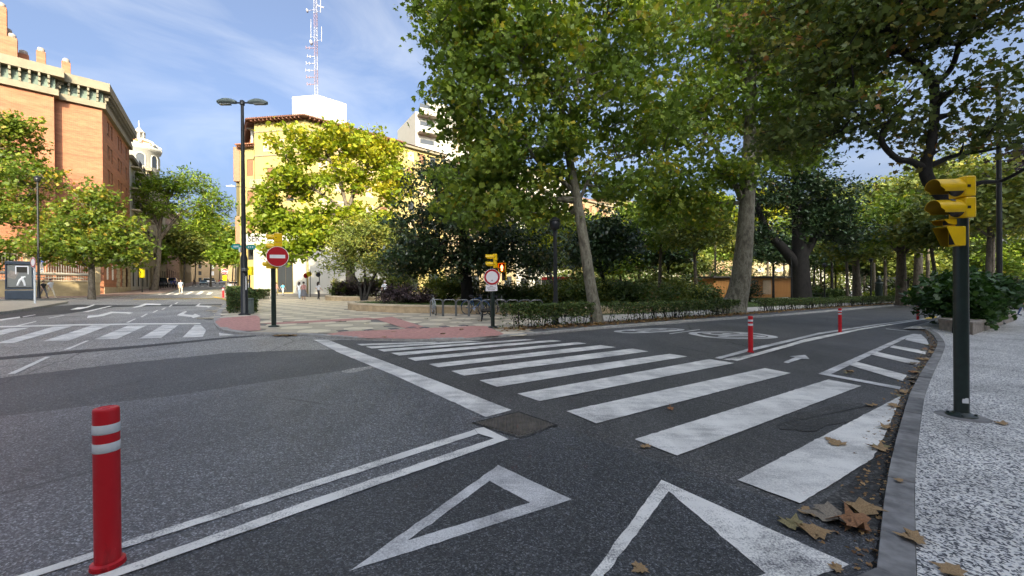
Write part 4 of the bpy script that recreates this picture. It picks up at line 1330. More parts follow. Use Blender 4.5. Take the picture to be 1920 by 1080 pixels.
# --- lattice mast (stands on the roof tower)
def mast():
    base = at(594, 172, 66.0); x, y = base.x, base.y
    z0, z1 = 31.5, 54.0
    root = thing('radio_mast', 'slim red and white lattice mast with antennas on the yellow corner block roof', 'mast', (x, y, z0))
    H_ = z1 - z0; w = 0.30
    cor = [(w * math.cos(t), w * math.sin(t)) for t in (R(200), R(320), R(80))]
    seg = 10
    for s in range(seg):
        mt = 'mast_white' if s % 2 == 0 else 'mast_red'
        b = MB(); a0, a1 = H_ * s / seg, H_ * (s + 1) / seg
        for c in cor:
            b.tube([(c[0], c[1], a0), (c[0], c[1], a1)], 0.035, mt, 5)
        K = 4
        for k in range(K):
            za, zb = a0 + (a1 - a0) * k / K, a0 + (a1 - a0) * (k + 1) / K
            for i in range(3):
                c, e = cor[i], cor[(i + 1) % 3]
                b.tube([(c[0], c[1], za), (e[0], e[1], zb)], 0.018, mt, 4)
                b.tube([(c[0], c[1], zb), (e[0], e[1], zb)], 0.016, mt, 4)
        b.build('mast_section', root)
    for py, mt, L in ((158, 'mast_red', 1.4), (145, 'mast_red', 1.5), (132, 'mast_white', 1.6), (119, 'mast_white', 1.5), (106, 'mast_white', 1.3), (90, 'mast_red', 1.5)):
        z = at(594, py, 66).z - z0
        b = MB()
        b.tube([(-0.3, 0, z), (-L, -0.25, z - 0.12)], 0.06, mt, 6)
        b.tube([(-L, -0.25, z + 0.2), (-L, -0.25, z - 0.3)], 0.05, mt, 6); b.tube([(-L * .7, -0.15, z + 0.15), (-L * .7, -0.15, z - 0.3)], 0.05, mt, 6)
        b.build('dipole', root)
    for (px, pa, pb) in ((583, 72, 36), (603, 78, 50), (601, 24, -2)):
        p0, p1 = at(px, pa, 66), at(px, pb, 66)
        b = MB(); b.tube([(p0.x - x, 0, p0.z - z0), (p1.x - x, 0, p1.z - z0)], 0.05, 'mast_white', 6)
        b.tube([(p0.x - x, 0, p0.z - z0 + .3), (0, 0, p0.z - z0 + .1)], 0.03, 'mast_white', 4); b.build('whip_antenna', root)
    b = MB(); p = at(578, 20, 66)
    b.lathe([(0.02, 0), (0.22, 0.05), (0.30, 0.16), (0.30, 0.22)], 'mast_white', 14, Matrix.Translation((p.x - x, 0, p.z - z0)) @ Matrix.Rotation(R(-90), 4, 'Y'))
    b.tube([(p.x - x, 0, p.z - z0), (0, 0, p.z - z0 + 0.2)], 0.035, 'mast_white', 5)
    b.build('dish', root)
    b = MB(); p = at(587, 81, 66)
    b.lathe([(0.02, 0), (0.3, 0.06), (0.42, 0.2), (0.42, 0.26)], 'mast_white', 14, Matrix.Translation((p.x - x, -0.2, p.z - z0)) @ Matrix.Rotation(R(-90), 4, 'Y'))
    b.build('dish', root)
    b = MB(); p = at(603, 12, 66)
    b.box((p.x - x - .2, 0, p.z - z0), (1.2, 0.1, 0.16), 'mast_white', M=Matrix.Rotation(R(20), 4, 'Y')); b.build('bracket_arm', root)
mast()

# --- the sunny row along the far side of the gardens
def row_building(t0, t1, depth, zt, mat, floors, n, kinds, label, base=Vector((-29.6, 60.0, 0)), d=None, setback=0.0, pitch=3.0, w=1.25, h=1.75, zf=6.6, eave='roof_tile', balc=0, top_pair=False):
    d = d or DF
    nl = Vector((-d.y, d.x, 0))
    a, c = base + d * t0 + nl * setback, base + d * t1 + nl * setback
    poly = [tuple(v.to_2d()) for v in (a, c, c + nl * depth, a + nl * depth)]
    zg = gz(a.x, a.y) - 1.0
    L = edge_len(poly, 0)
    op, ki = grid(L, zf, floors, pitch, n, w, h, kinds)
    ng = max(2, int(L / 4.5))
    for i in range(ng):
        op.append(((i + .5) * L / ng, zg + 1.2, 2.4, 3.2)); ki.append('dark')
    op3, ki3 = grid(depth, zf, floors, pitch, 3, w, h, kinds)
    root = building(label, poly, zg - 0.5, zt, mat, {0: (op, ki), 3: (op3, ki3)})
    band(root, poly, 'cornice', zt - 0.25, zt + 0.15, 0.55, 'cornice_cream')
    band(root, poly, 'string_course', zf - 0.9, zf - 0.6, 0.12, 'cornice_cream')
    if eave:
        b = MB(); P = [Vector((*p, 0)) for p in poly]; cen = sum(P, Vector()) / 4
        for i in range(4):
            p, q = P[i] + (P[i] - cen).normalized() * 0.9, P[(i + 1) % 4] + (P[(i + 1) % 4] - cen).normalized() * 0.9
            p2, q2 = P[i].lerp(cen, 0.5), P[(i + 1) % 4].lerp(cen, 0.5)
            b.face([p + Vector((0, 0, zt + .2)), q + Vector((0, 0, zt + .2)), q2 + Vector((0, 0, zt + 1.9)), p2 + Vector((0, 0, zt + 1.9))], eave)
            b.face([P[i] + Vector((0, 0, zt + .16)), P[(i + 1) % 4] + Vector((0, 0, zt + .16)), q + Vector((0, 0, zt + .18)), p + Vector((0, 0, zt + .18))], 'eave_wood')
        b.face([P[i].lerp(cen, 0.5) + Vector((0, 0, zt + 1.9)) for i in range(4)], eave)
        b.build('roof', root)
    for f in range(floors):
        for i in range(balc):
            if (f + i) % 2:
                continue
            p, rz = along(poly, 0, L * (i + .5) / balc, 0.55, zf - 0.25 + f * pitch)
            bb = MB(); bb.box(p, (L / balc * 0.62, 1.1, 0.2), 'white_plaster', rot=rz)
            bo = bb.build('balcony', root)
            rr = MB(); p2, _ = along(poly, 0, L * (i + .5) / balc, 1.06, zf + 0.35 + f * pitch)
            rr.box(p2, (L / balc * 0.62, 0.08, 0.95), 'white_plaster' if i % 3 else 'railing', rot=rz); rr.build('parapet', bo)
    return root
row_building(15.2, 24.6, 14, 26.0, 'cream_plaster', 7, 3, ['dark', 'blind_tan', 'dark_blind_brown'], 'yellow apartment block with arched windows, right of the corner block', h=1.7, zf=6.2, pitch=2.9)
# white stepped building behind
def white_tower():
    a = at(782, 540, 84); c = at(905, 540, 92)
    a.z = c.z = 0
    d = (c - a).normalized(); nl = Vector((-d.y, d.x, 0))
    L = (c - a).length
    poly = [tuple(v.to_2d()) for v in (a, c, c + nl * 12, a + nl * 12)]
    op = [(L * 0.62, 30.2, 1.6, 1.7), (L * 0.62, 26.6, 1.6, 1.7), (L * 0.62, 34.0, 1.6, 1.7)]
    root = building('white modern block with stepped terraces rising behind the yellow block', poly, -1, 37.0, 'white_plaster', {0: (op, ['dark_blind_tan'] * 3)})
    for k in range(4):
        z = 25.5 + k * 3.6
        for (u0, u1) in ((L * 0.72, L * 1.02), (L * 0.02, L * 0.3)):
            b = MB(); p, rz = along(poly, 0, (u0 + u1) / 2, 0.9, z)
            b.box(p, (u1 - u0, 1.8, 0.25), 'white_plaster', rot=rz); bo = b.build('balcony', root)
            r_ = MB(); p, _ = along(poly, 0, (u0 + u1) / 2, 1.75, z + 0.55); r_.box(p, (u1 - u0, 0.12, 0.9), 'white_plaster', rot=rz); r_.build('parapet', bo)
            v_ = MB(); p, _ = along(poly, 0, (u0 + u1) / 2, 0.03, z + 1.5); v_.box(p, ((u1 - u0) * 0.7, 0.06, 2.2), 'window_glass', rot=rz); v_.build('balcony_door', bo)
    b = MB(); p, rz = along(poly, 0, L * 0.55, -3, 38.5); b.box(p, (L * 0.7, 5, 3.0), 'white_plaster', rot=rz); b.build('penthouse', root)
    r_ = MB()
    M_ = Matrix.Translation(p + Vector((0, 0, 1.5))) @ Matrix.Rotation(rz, 4, 'Z')
    for k in range(12):
        x = -L * .35 + k * L * .7 / 11
        r_.tube([M_ @ Vector((x, -2.45, 0)), M_ @ Vector((x, -2.45, 1.0))], 0.03, 'railing', 4)
    r_.tube([M_ @ Vector((-L * .35, -2.45, 1.0)), M_ @ Vector((L * .35, -2.45, 1.0))], 0.04, 'railing', 4); r_.build('roof_railing', root)
white_tower()
row_building(25, 44, 14, 25.0, 'pale_plaster', 6, 5, ['dark', 'blind_white', 'blind_tan'], 'pale apartment block with white balconies behind the magnolia', balc=4)
row_building(44.3, 64, 14, 28.0, 'white_plaster', 7, 6, ['dark', 'blind_tan'], 'white apartment block with stacked balconies, seen through the leaning plane tree', balc=5, eave=None)
row_building(64.3, 84, 14, 24.5, 'warm_plaster', 6, 5, ['dark_blind_brown', 'dark', 'blind_white'], 'warm buff apartment block seen between the plane tree trunks')
row_building(84.3, 104, 14, 27.5, 'pale_plaster', 7, 5, ['blind_tan', 'dark'], 'pale stone apartment block with tan blinds, far side of the gardens', balc=5, eave=None)
D2 = Vector((0.93, 0.37, 0)).normalized()
B2 = Vector((-29.6, 60.0, 0)) + DF * 104.5
row_building(0, 24, 14, 24, 'white_plaster', 6, 6, ['dark', 'blind_tan'], 'white apartment block behind the wooden kiosk', base=B2, d=D2, balc=6)
row_building(24.3, 50, 14, 27, 'warm_plaster', 7, 6, ['dark_blind_brown', 'dark'], 'ochre apartment block beyond the lamp posts of the gardens', base=B2, d=D2)
row_building(50.3, 78, 14, 23, 'pale_plaster', 6, 6, ['dark', 'blind_white'], 'cream apartment block far off, behind the parked cars in the gardens', base=B2, d=D2, balc=6)
row_building(78.3, 112, 14, 26, 'white_plaster', 7, 7, ['dark', 'blind_tan'], 'white apartment block at the far end of the gardens row', base=B2, d=D2, eave=None)
# --- side street: blocks left and right, the domed tower
def street_block(t0, t1, side, zt, mat, label, n, floors=6, zf=6.0, kinds=('dark', 'dark_blind_brown', 'blind_white'), balc=0):
    if side < 0:
        a, c = K1 + DS * t0, K1 + DS * t1
        nl = -DN
        poly = [tuple(v.to_2d()) for v in (a, c, c + nl * 10, a + nl * 10)]
    else:
        a, c = SR0 + DS * t1 + DN * 0.4, SR0 + DS * t0 + DN * 0.4
        nl = DN
        poly = [tuple(v.to_2d()) for v in (a, c, c + nl * 10, a + nl * 10)]
    zg = gz(c.x, c.y)
    L = edge_len(poly, 0)
    op, ki = grid(L, zg + zf, floors, 3.1, n, 1.2, 1.9, list(kinds))
    ng = max(2, n - 1)
    for i in range(ng):
        op.append(((i + .5) * L / ng, zg + .4, 2.0, 3.0)); ki.append('dark')
    root = building(label, poly, zg - 1.5, zt, mat, {0: (op, ki)})
    band(root, poly, 'cornice', zt - 0.3, zt + 0.2, 0.5, 'cornice_cream')
    for f in range(floors):
        for i in range(balc):
            p, rz = along(poly, 0, L * (i + .5) / balc, 0.5, zg + zf - 0.2 + f * 3.1)
            bb = MB(); bb.box(p, (2.4, 1.0, 0.18), 'limestone', rot=rz); bo = bb.build('balcony', root)
            rr = MB()
            M_ = Matrix.Translation(p) @ Matrix.Rotation(rz, 4, 'Z')
            for k in range(9):
                rr.tube([M_ @ Vector((-1.15 + k * .2875, -0.45, .09)), M_ @ Vector((-1.15 + k * .2875, -0.45, 1.0))], 0.018, 'frame_dark', 4)
            rr.tube([M_ @ Vector((-1.15, -0.45, 1.0)), M_ @ Vector((1.15, -0.45, 1.0))], 0.03, 'frame_dark', 4); rr.build('railing', bo)
    return root
street_block(16.4, 34, -1, 20.5, 'grey_render', 'grey balconied town house beside the brick block in the side street', 5, 5, 5.5, ('dark', 'dark_blind_brown'), 5)
street_block(34.4, 60, -1, 23.0, 'limestone', 'stone town house below the white domed tower', 7, 5)
street_block(60.4, 95, -1, 22, 'brick_dull', 'dull brick block deep in the side street on the left', 8, 5)
street_block(95.4, 150, -1, 24, 'pale_plaster', 'pale block closing the left side of the side street', 10, 5)
street_block(15.0, 42, 1, 21.5, 'warm_plaster', 'buff balconied block on the right of the side street behind the corner block', 6, 5, 5.5, ('dark', 'dark_blind_brown'), 6)
street_block(42.4, 80, 1, 24, 'grey_render', 'grey block on the right deep in the side street', 8, 5)
street_block(80.4, 150, 1, 23, 'limestone', 'stone block at the far right end of the side street', 10, 5)
e0, e1 = K1 + DS * 170 - DN * 6, SR0 + DS * 170 + DN * 14
building('pale block closing the vista of the side street', [tuple(v.to_2d()) for v in (e0, e1, e1 + DS * 10, e0 + DS * 10)], 0, 17, 'warm_plaster', {0: grid((e1 - e0).length, 5, 4, 3, 7, 1.2, 1.8, ['dark', 'blind_white'])})

def domed_tower():
    c = at(264, 540, 88); x, y = c.x, c.y
    root = thing('domed_tower', 'white domed turret with a lantern and spire rising above the street trees', 'tower', (x, y, 0))
    k = 88 / 780 * 0.78
    def zz(py):
        return at(264, py, 88).z
    b = MB(); b.lathe([(3.4, 16), (3.4, zz(286)), (3.9, zz(284)), (3.9, zz(279)), (3.3, zz(278)), (3.1, zz(272))], 'white_plaster', 8, Matrix.Rotation(R(22.5), 4, 'Z')); b.build('drum', root)
    d = MB(); d.lathe([(3.0, zz(273)), (2.7, zz(269)), (2.0, zz(266)), (0.9, zz(263))], 'dome_tile', 16); d.build('dome', root)
    rb = MB()
    for i in range(8):
        t = 2 * math.pi * i / 8
        rb.tube([(3.2 * math.cos(t), 3.2 * math.sin(t), zz(274)), (2.8 * math.cos(t), 2.8 * math.sin(t), zz(269)), (2.05 * math.cos(t), 2.05 * math.sin(t), zz(265.5)), (0.9 * math.cos(t), 0.9 * math.sin(t), zz(262))], 0.3, 'white_plaster', 6)
    rb.build('dome_rib', root)
    l = MB(); l.lathe([(1.25, zz(264)), (1.25, zz(261)), (0.6, zz(260)), (0.6, zz(250)), (1.05, zz(249)), (1.05, zz(247.5)), (0.7, zz(245)), (0.25, zz(240)), (0.12, zz(238)), (0.05, zz(226))], 'white_plaster', 12)
    for i in range(8):
        t = 2 * math.pi * i / 8
        l.tube([(0.92 * math.cos(t), 0.92 * math.sin(t), zz(261)), (0.92 * math.cos(t), 0.92 * math.sin(t), zz(249))], 0.12, 'white_plaster', 6)
    l.build('lantern', root)
    for i in range(8):
        t = 2 * math.pi * i / 8
        M_ = Matrix.Rotation(t - R(90) , 4, 'Z')
        w = MB()
        o = [(-0.62, zz(315)), (0.62, zz(315))] + [(0.62 * math.cos(a), zz(299) + 0.62 * math.sin(a)) for a in [math.pi * q / 8 for q in range(9)]]
        w.face([M_ @ Vector((p[0], 3.15 + 0.03, p[1])) for p in o][::-1], 'window_glass')
        w.build('arched_window', root)
        f = MB()
        pts = [(0.75, zz(316)), (0.75, zz(299))] + [(0.75 * math.cos(a), zz(299) + 0.75 * math.sin(a)) for a in [math.pi * q / 8 for q in range(1, 8)]] + [(-0.75, zz(299)), (-0.75, zz(316))]
        f.tube([M_ @ Vector((p[0], 3.2, p[1])) for p in pts], 0.12, 'white_plaster', 5); f.build('window_surround', root)
        u = MB(); tt = t + R(22.5)
        u.lathe([(0.25, zz(284)), (0.35, zz(281)), (0.2, zz(278)), (0.32, zz(276)), (0.05, zz(273))], 'white_plaster', 8, Matrix.Translation((3.6 * math.cos(tt), 3.6 * math.sin(tt), 0))); u.build('urn', root)
    return root
domed_tower()

# --- unseen apartment blocks at the viewer's back, placed and sized to shade the crossing
def shade_block(pts, zt, mat, label):
    poly = pts
    op, ki = grid(edge_len(poly, 0), 5.5, 9, 3.0, 14, 1.4, 1.6, ['dark'])
    return building(label, poly, -5, zt, mat, {})
shade_block([(25, -34), (-75, -34), (-75, -48), (25, -48)], 36.0, 'pale_plaster', 'long tall pale apartment block out of view behind the viewpoint, sized to shade the crossing')

shade_block([(125, -20), (26, -33.5), (28, -50), (127, -36)], 49.0, 'warm_plaster', 'very tall buff block added out of view behind the viewpoint to shade the trees on the right')  # unseen tower, put in to keep the right-hand trees shaded
# --- wooden kiosk in the gardens
def kiosk():
    a, c = at(1338, 540, 62), at(1486, 540, 66)
    zg = gz(a.x, a.y) + 0.1
    a.z = c.z = 0
    d = (c - a).normalized(); nl = Vector((-d.y, d.x, 0)); rz = math.atan2(d.y, d.x)
    L = (c - a).length
    root = thing('garden_kiosk', 'low kiosk of vertical orange timber boards under a flat dark roof, behind the plane trees', 'kiosk', (a.x, a.y, zg), rz)
    b = MB(); b.box((L / 2, 2.5, 1.5), (L - 0.2, 4.8, 3.0), 'kiosk_wood'); b.build('wall', root)
    bm_ = MB(); bm_.box((0, 0, 1.5), (0.27, 0.06, 3.0), 'kiosk_wood', ch=0.012); me = mk(bm_, 'board')
    n = int(L / 0.3)
    for i in range(n):
        link('board', me, root, None, ((i + .5) * L / n, 0.06, 0.0))
    r_ = MB(); r_.box((L / 2, 2.4, 3.2), (L + 1.4, 6.4, 0.22), 'frame_dark', ch=0.03); r_.build('roof', root)
    s = MB(); s.box((L * 0.66, -0.02, 1.6), (1.6, 0.08, 2.2), 'shutter_tan', ch=0.02); s.build('hatch', root)
kiosk()
# ------------------------------------------------------------------ vegetation
LEAF = {
    'maple': [(0, -.12, 0), (.30, -.05, .03), (.52, .12, .0), (.30, .28, .02), (.44, .62, -.04), (.15, .56, .02), (0, 1.0, -.06), (-.15, .56, .02), (-.44, .62, -.04), (-.30, .28, .02), (-.52, .12, .0), (-.30, -.05, .03)],
    'oval': [(0, 0, 0), (.24, .28, .05), (.22, .68, .05), (0, 1.0, -.05), (-.22, .68, .05), (-.24, .28, .05)],
    'slim': [(0, 0, 0), (.16, .35, .04), (.12, .75, .02), (0, 1.0, -.06), (-.12, .75, .02), (-.16, .35, .04)],
    'spray': [(0, 0, 0), (.42, .18, .06), (.20, .42, 0), (.40, .72, -.05), (0, 1.0, .02), (-.34, .66, .05), (-.16, .40, 0), (-.46, .22, -.04)],
    'blade': [(-.04, 0, 0), (.04, 0, 0), (.0, 1.0, .12)],
}
def leaf_mesh(name, pos, size, shape, mat, rng, up=0.5, droop=0.25, tint=None, svar=0.5):
    T = np.array(LEAF[shape], dtype=np.float32)
    n, m = len(pos), len(T)
    nrm = rng.normal(size=(n, 3)).astype(np.float32); nrm[:, 2] = np.abs(nrm[:, 2]) * 0.8 + up
    nrm /= np.linalg.norm(nrm, axis=1, keepdims=True)
    t = rng.normal(size=(n, 3)).astype(np.float32); t[:, 2] -= droop
    t -= (t * nrm).sum(1, keepdims=True) * nrm
    t /= np.linalg.norm(t, axis=1, keepdims=True) + 1e-9
    b = np.cross(t, nrm)
    s = size * (1 + svar * (rng.random(n).astype(np.float32) * 2 - 1))
    V = pos[:, None, :] + s[:, None, None] * (T[None, :, 0:1] * b[:, None, :] + T[None, :, 1:2] * t[:, None, :] + T[None, :, 2:3] * nrm[:, None, :])
    V = V.reshape(-1, 3).astype(np.float32)
    me = bpy.data.meshes.new(name)
    me.vertices.add(n * m); me.vertices.foreach_set('co', V.ravel())
    me.loops.add(n * m); me.loops.foreach_set('vertex_index', np.arange(n * m, dtype=np.int32))
    me.polygons.add(n)
    me.polygons.foreach_set('loop_start', np.arange(0, n * m, m, dtype=np.int32))
    me.polygons.foreach_set('loop_total', np.full(n, m, dtype=np.int32))
    me.update(calc_edges=True)
    a = me.attributes.new('tint', 'FLOAT', 'POINT')
    tv = rng.random(n) if tint is None else np.clip(tint + rng.normal(size=n) * 0.16, 0, 1)
    a.data.foreach_set('value', np.repeat(tv.astype(np.float32), m))
    me.materials.append(MATS[mat])
    return me

def lobes(rng, L, jitter=0.12):
    """cluster centres inside ellipsoidal lobes (cx,cy,cz,rx,ry,rz,n), denser near the outside"""
    out = []
    for cx, cy, cz, rx, ry, rz, n in L:
        d = rng.normal(size=(n, 3)); d /= np.linalg.norm(d, axis=1, keepdims=True)
        r = rng.random(n) ** 0.42
        r *= 1 + 0.22 * np.sin(d[:, 0] * 5 + cx) * np.cos(d[:, 2] * 4 + cy)      # uneven outline
        out.append(np.array([cx, cy, cz]) + d * r[:, None] * np.array([rx, ry, rz]) + rng.normal(size=(n, 3)) * jitter)
    return np.concatenate(out)

def skeleton(rng, stems, cl, wig=0.12):
    """stems: list of polylines [(x,y,z,r)...]; joins every cluster to the nearest wood below it"""
    pos, par, rad, fixed = [], [], [], []
    for S in stems:
        P = [Vector(q[:3]) for q in S]
        prev = -1
        # attach to nearest existing node if not the first stem
        if pos:
            dd = [(Vector(q) - P[0]).length for q in pos]
            prev = int(np.argmin(dd))
        sp = spline(P, 5); rr = np.interp(np.linspace(0, len(S) - 1, len(sp)), range(len(S)), [q[3] for q in S])
        for v, r_ in zip(sp, rr):
            pos.append(tuple(v)); par.append(prev); rad.append(float(r_)); fixed.append(True); prev = len(pos) - 1
    A = np.array(pos)
    ok0 = A[:, 2] > A[:, 2].min() + 0.28 * (A[:, 2].max() - A[:, 2].min())
    dist = np.array([np.min(np.linalg.norm(A - c, axis=1)) for c in cl])
    plen = [0.0] * len(pos)
    ok = list(ok0)
    tips = []
    for ci in np.argsort(dist):
        c = cl[ci]
        A = np.array(pos)
        d = A - c
        L = np.linalg.norm(d, axis=1)
        cost = L * (1 + 0.6 * np.clip(d[:, 2] / (L + 1e-6), 0, 1)) + 0.25 * np.array(plen)
        cost[~np.array(ok)] += 50
        j = int(np.argmin(cost))
        a = Vector(pos[j]); e = Vector(c)
        L_ = (e - a).length
        k = max(1, min(4, int(L_ / 0.8)))
        side = Vector([float(q) for q in rng.normal(size=3)]) * (wig * L_) + Vector((0, 0, 0.10 * L_))
        prev = j
        for q in range(1, k + 1):
            t = q / k
            v = a.lerp(e, t) + side * math.sin(math.pi * t)
            pos.append(tuple(v)); par.append(prev); rad.append(0.0); fixed.append(False); ok.append(True)
            plen.append(plen[j] + L_ * t); prev = len(pos) - 1
        tips.append(prev)
    cnt = np.zeros(len(pos))
    for t in tips:
        i = t
        while i >= 0:
            cnt[i] += 1; i = par[i]
    return pos, par, rad, fixed, cnt

def wood(name, pos, par, rad, fixed, cnt, mat, parent, r0=0.014, stems=None, k=12, flare=0.0):
    b = MB()
    for S in stems:
        sp = spline([Vector(q[:3]) for q in S], 6)
        rr = np.interp(np.linspace(0, len(S) - 1, len(sp)), range(len(S)), [q[3] for q in S])
        b.tube(sp, [float(x) for x in rr], mat, k)
    for i in range(len(pos)):
        p = par[i]
        if fixed[i] or p < 0:
            continue
        ra = r0 * cnt[p] ** 0.48; rb = r0 * cnt[i] ** 0.48
        ra = min(ra, rad[p] if fixed[p] else ra)
        rb = min(rb, ra)
        b.tube([pos[p], pos[i]], [max(ra, .006), max(rb, .005)], mat, 5 if ra > 0.03 else 4, caps=False)
    return b.build(name, parent)

def tree(name, label, base, stems, L, seed, bark, leaf, shape, size, per, spread, group=None, cat='tree', r0=0.014, up=0.5, droop=0.25, wig=0.12, tint=None, k=12, twigs=True):
    rng = np.random.default_rng(seed)
    root = thing(name, label, cat, base, 0, group)
    bx = np.array(base)
    cl = lobes(rng, [(l[0] - bx[0], l[1] - bx[1], l[2] - bx[2], *l[3:]) for l in L])
    st = [[(q[0] - bx[0], q[1] - bx[1], q[2] - bx[2], q[3]) for q in S] for S in stems]
    sk = skeleton(rng, st, cl, wig)
    wood('trunk', *sk, bark, root, r0, st, k)
    n = len(cl) * per
    idx = np.repeat(np.arange(len(cl)), per)
    off = rng.normal(size=(n, 3)) * np.array([spread, spread, spread * 0.62])
    P = (cl[idx] + off).astype(np.float32)
    ct = rng.random(len(cl)) * 0.6 + 0.2
    tv = (ct[idx] if tint is None else tint(cl[idx] + bx, ct[idx]))
    o = link('crown', leaf_mesh('crown', P, size, shape, leaf, rng, up, droop, tv), root)
    return root

def pt(px, py, Y, r=None, dy=0.0):
    v = at(px, py, Y + dy)
    return (v.x, v.y, v.z) if r is None else (v.x, v.y, v.z, r)

def lob(px, py, Y, rx, ry, rz, n):
    """lobe whose centre lies at depth Y in that direction, radii in metres"""
    v = at(px, py, Y)
    return (v.x, v.y, v.z, rx, ry, rz, n)

def foot(px, py, h=0.0):
    v = GV(px, py, h)
    return v

# --- slim leaning plane tree by the hedge
f = foot(1118, 604, HP); Y = f.y
tree('plane_tree', 'slim pale plane tree leaning left, its trunk rising out of the hedge', tuple(f),
     [[(f.x, f.y, f.z - .2, .34), (f.x, f.y, f.z + .25, .27), pt(1108, 540, Y, .235), pt(1096, 460, Y, .215), pt(1082, 375, Y, .19), pt(1068, 300, Y, .16), pt(1054, 215, Y, .13), pt(1046, 120, Y, .10), pt(1040, 10, Y, .07), pt(1050, -120, Y, .04)],
      [pt(1077, 358, Y, .10), pt(1048, 336, Y, .085), pt(1015, 312, Y, .065), pt(980, 262, Y, .045, -1)],
      [pt(1057, 232, Y, .09), pt(1078, 190, Y, .075), pt(1090, 120, Y, .06), pt(1130, 30, Y, .04, 1)],
      [pt(1088, 372, Y, .08), pt(1110, 330, Y, .06), pt(1160, 300, Y, .045, 1), pt(1215, 285, Y, .03, 1.5)],
      [pt(1050, 195, Y, .09), pt(1010, 150, Y, .075), pt(960, 90, Y, .05, -1), pt(920, 20, Y, .035, -1)]],
     [lob(930, 60, Y, 2.6, 3, 2.6, 62), lob(860, 120, Y, 1.7, 2.0, 2.4, 34), lob(905, 235, Y, 2.3, 2.4, 1.7, 40), lob(1040, 150, Y, 2.8, 3, 2.6, 60), lob(1010, 300, Y, 2.8, 2.4, 1.3, 44),
      lob(1180, 60, Y + 1, 3.0, 3, 2.6, 60), lob(1190, 230, Y + 1, 2.2, 2.4, 1.8, 40), lob(900, 330, Y, 1.9, 2, 1.2, 26), lob(1000, -60, Y, 4.0, 3.5, 2.6, 60), lob(1170, -110, Y, 3.0, 3.0, 2.4, 36), lob(850, 10, Y - .5, 1.3, 1.6, 1.6, 20), lob(1150, 340, Y + 1, 2.0, 2.0, 0.9, 18), lob(960, 385, Y, 1.5, 1.8, .7, 14), lob(1020, 400, Y + 1, 1.3, 1.6, .6, 12), lob(870, 390, Y, 1.2, 1.6, .7, 12)],
     11, 'bark_plane', 'leaf_plane', 'maple', 0.19, 74, 0.38, cat='tree', r0=0.011, up=0.25)
# --- stout plane tree with the flared foot
f = foot(1378, 586, HP); Y = f.y
tree('plane_tree', 'stout plane tree with a flared foot beside the gap in the hedge', tuple(f),
     [[(f.x - .35, f.y, f.z - .25, 1.15), (f.x - .15, f.y, f.z + .25, .86), pt(1381, 560, Y, .66), pt(1389, 520, Y, .57), pt(1397, 440, Y, .49), pt(1402, 350, Y, .42), pt(1406, 260, Y, .36), pt(1410, 150, Y, .27), pt(1420, 40, Y, .18), pt(1430, -90, Y, .1)],
      [pt(1400, 400, Y, .2), pt(1380, 350, Y, .17), pt(1350, 290, Y, .13), pt(1310, 235, Y, .09, -1)],
      [pt(1406, 310, Y, .2), pt(1440, 262, Y, .16), pt(1490, 240, Y, .12, 1), pt(1560, 215, Y, .08, 1)],
      [pt(1408, 190, Y, .18), pt(1390, 120, Y, .15), pt(1360, 50, Y, .11, -1), pt(1330, -40, Y, .07, -1)]],
     [lob(1330, 70, Y, 4.6, 4, 3.6, 80), lob(1480, 60, Y, 4.6, 4, 3.4, 80), lob(1290, 220, Y, 3.6, 3.4, 2.4, 52), lob(1450, 190, Y, 3.8, 3.4, 2.6, 60), lob(1560, 130, Y, 3.6, 3.4, 2.4, 56), lob(1270, 350, Y, 2.6, 2.6, 1.4, 26), lob(1370, 330, Y + 1, 2.6, 2.4, 1.4, 24), lob(1310, 400, Y + 1, 2.0, 2.0, 0.9, 14), lob(1225, 395, Y + 1, 1.8, 2.0, 0.9, 14), lob(1400, -80, Y, 6.0, 4.5, 3.4, 80), lob(1590, 10, Y, 3.0, 3.0, 2.4, 34), lob(1500, 280, Y + 1, 2.4, 2.4, 1.2, 24)],
     12, 'bark_plane', 'leaf_plane', 'maple', 0.235, 72, 0.50, r0=0.015, up=0.25)
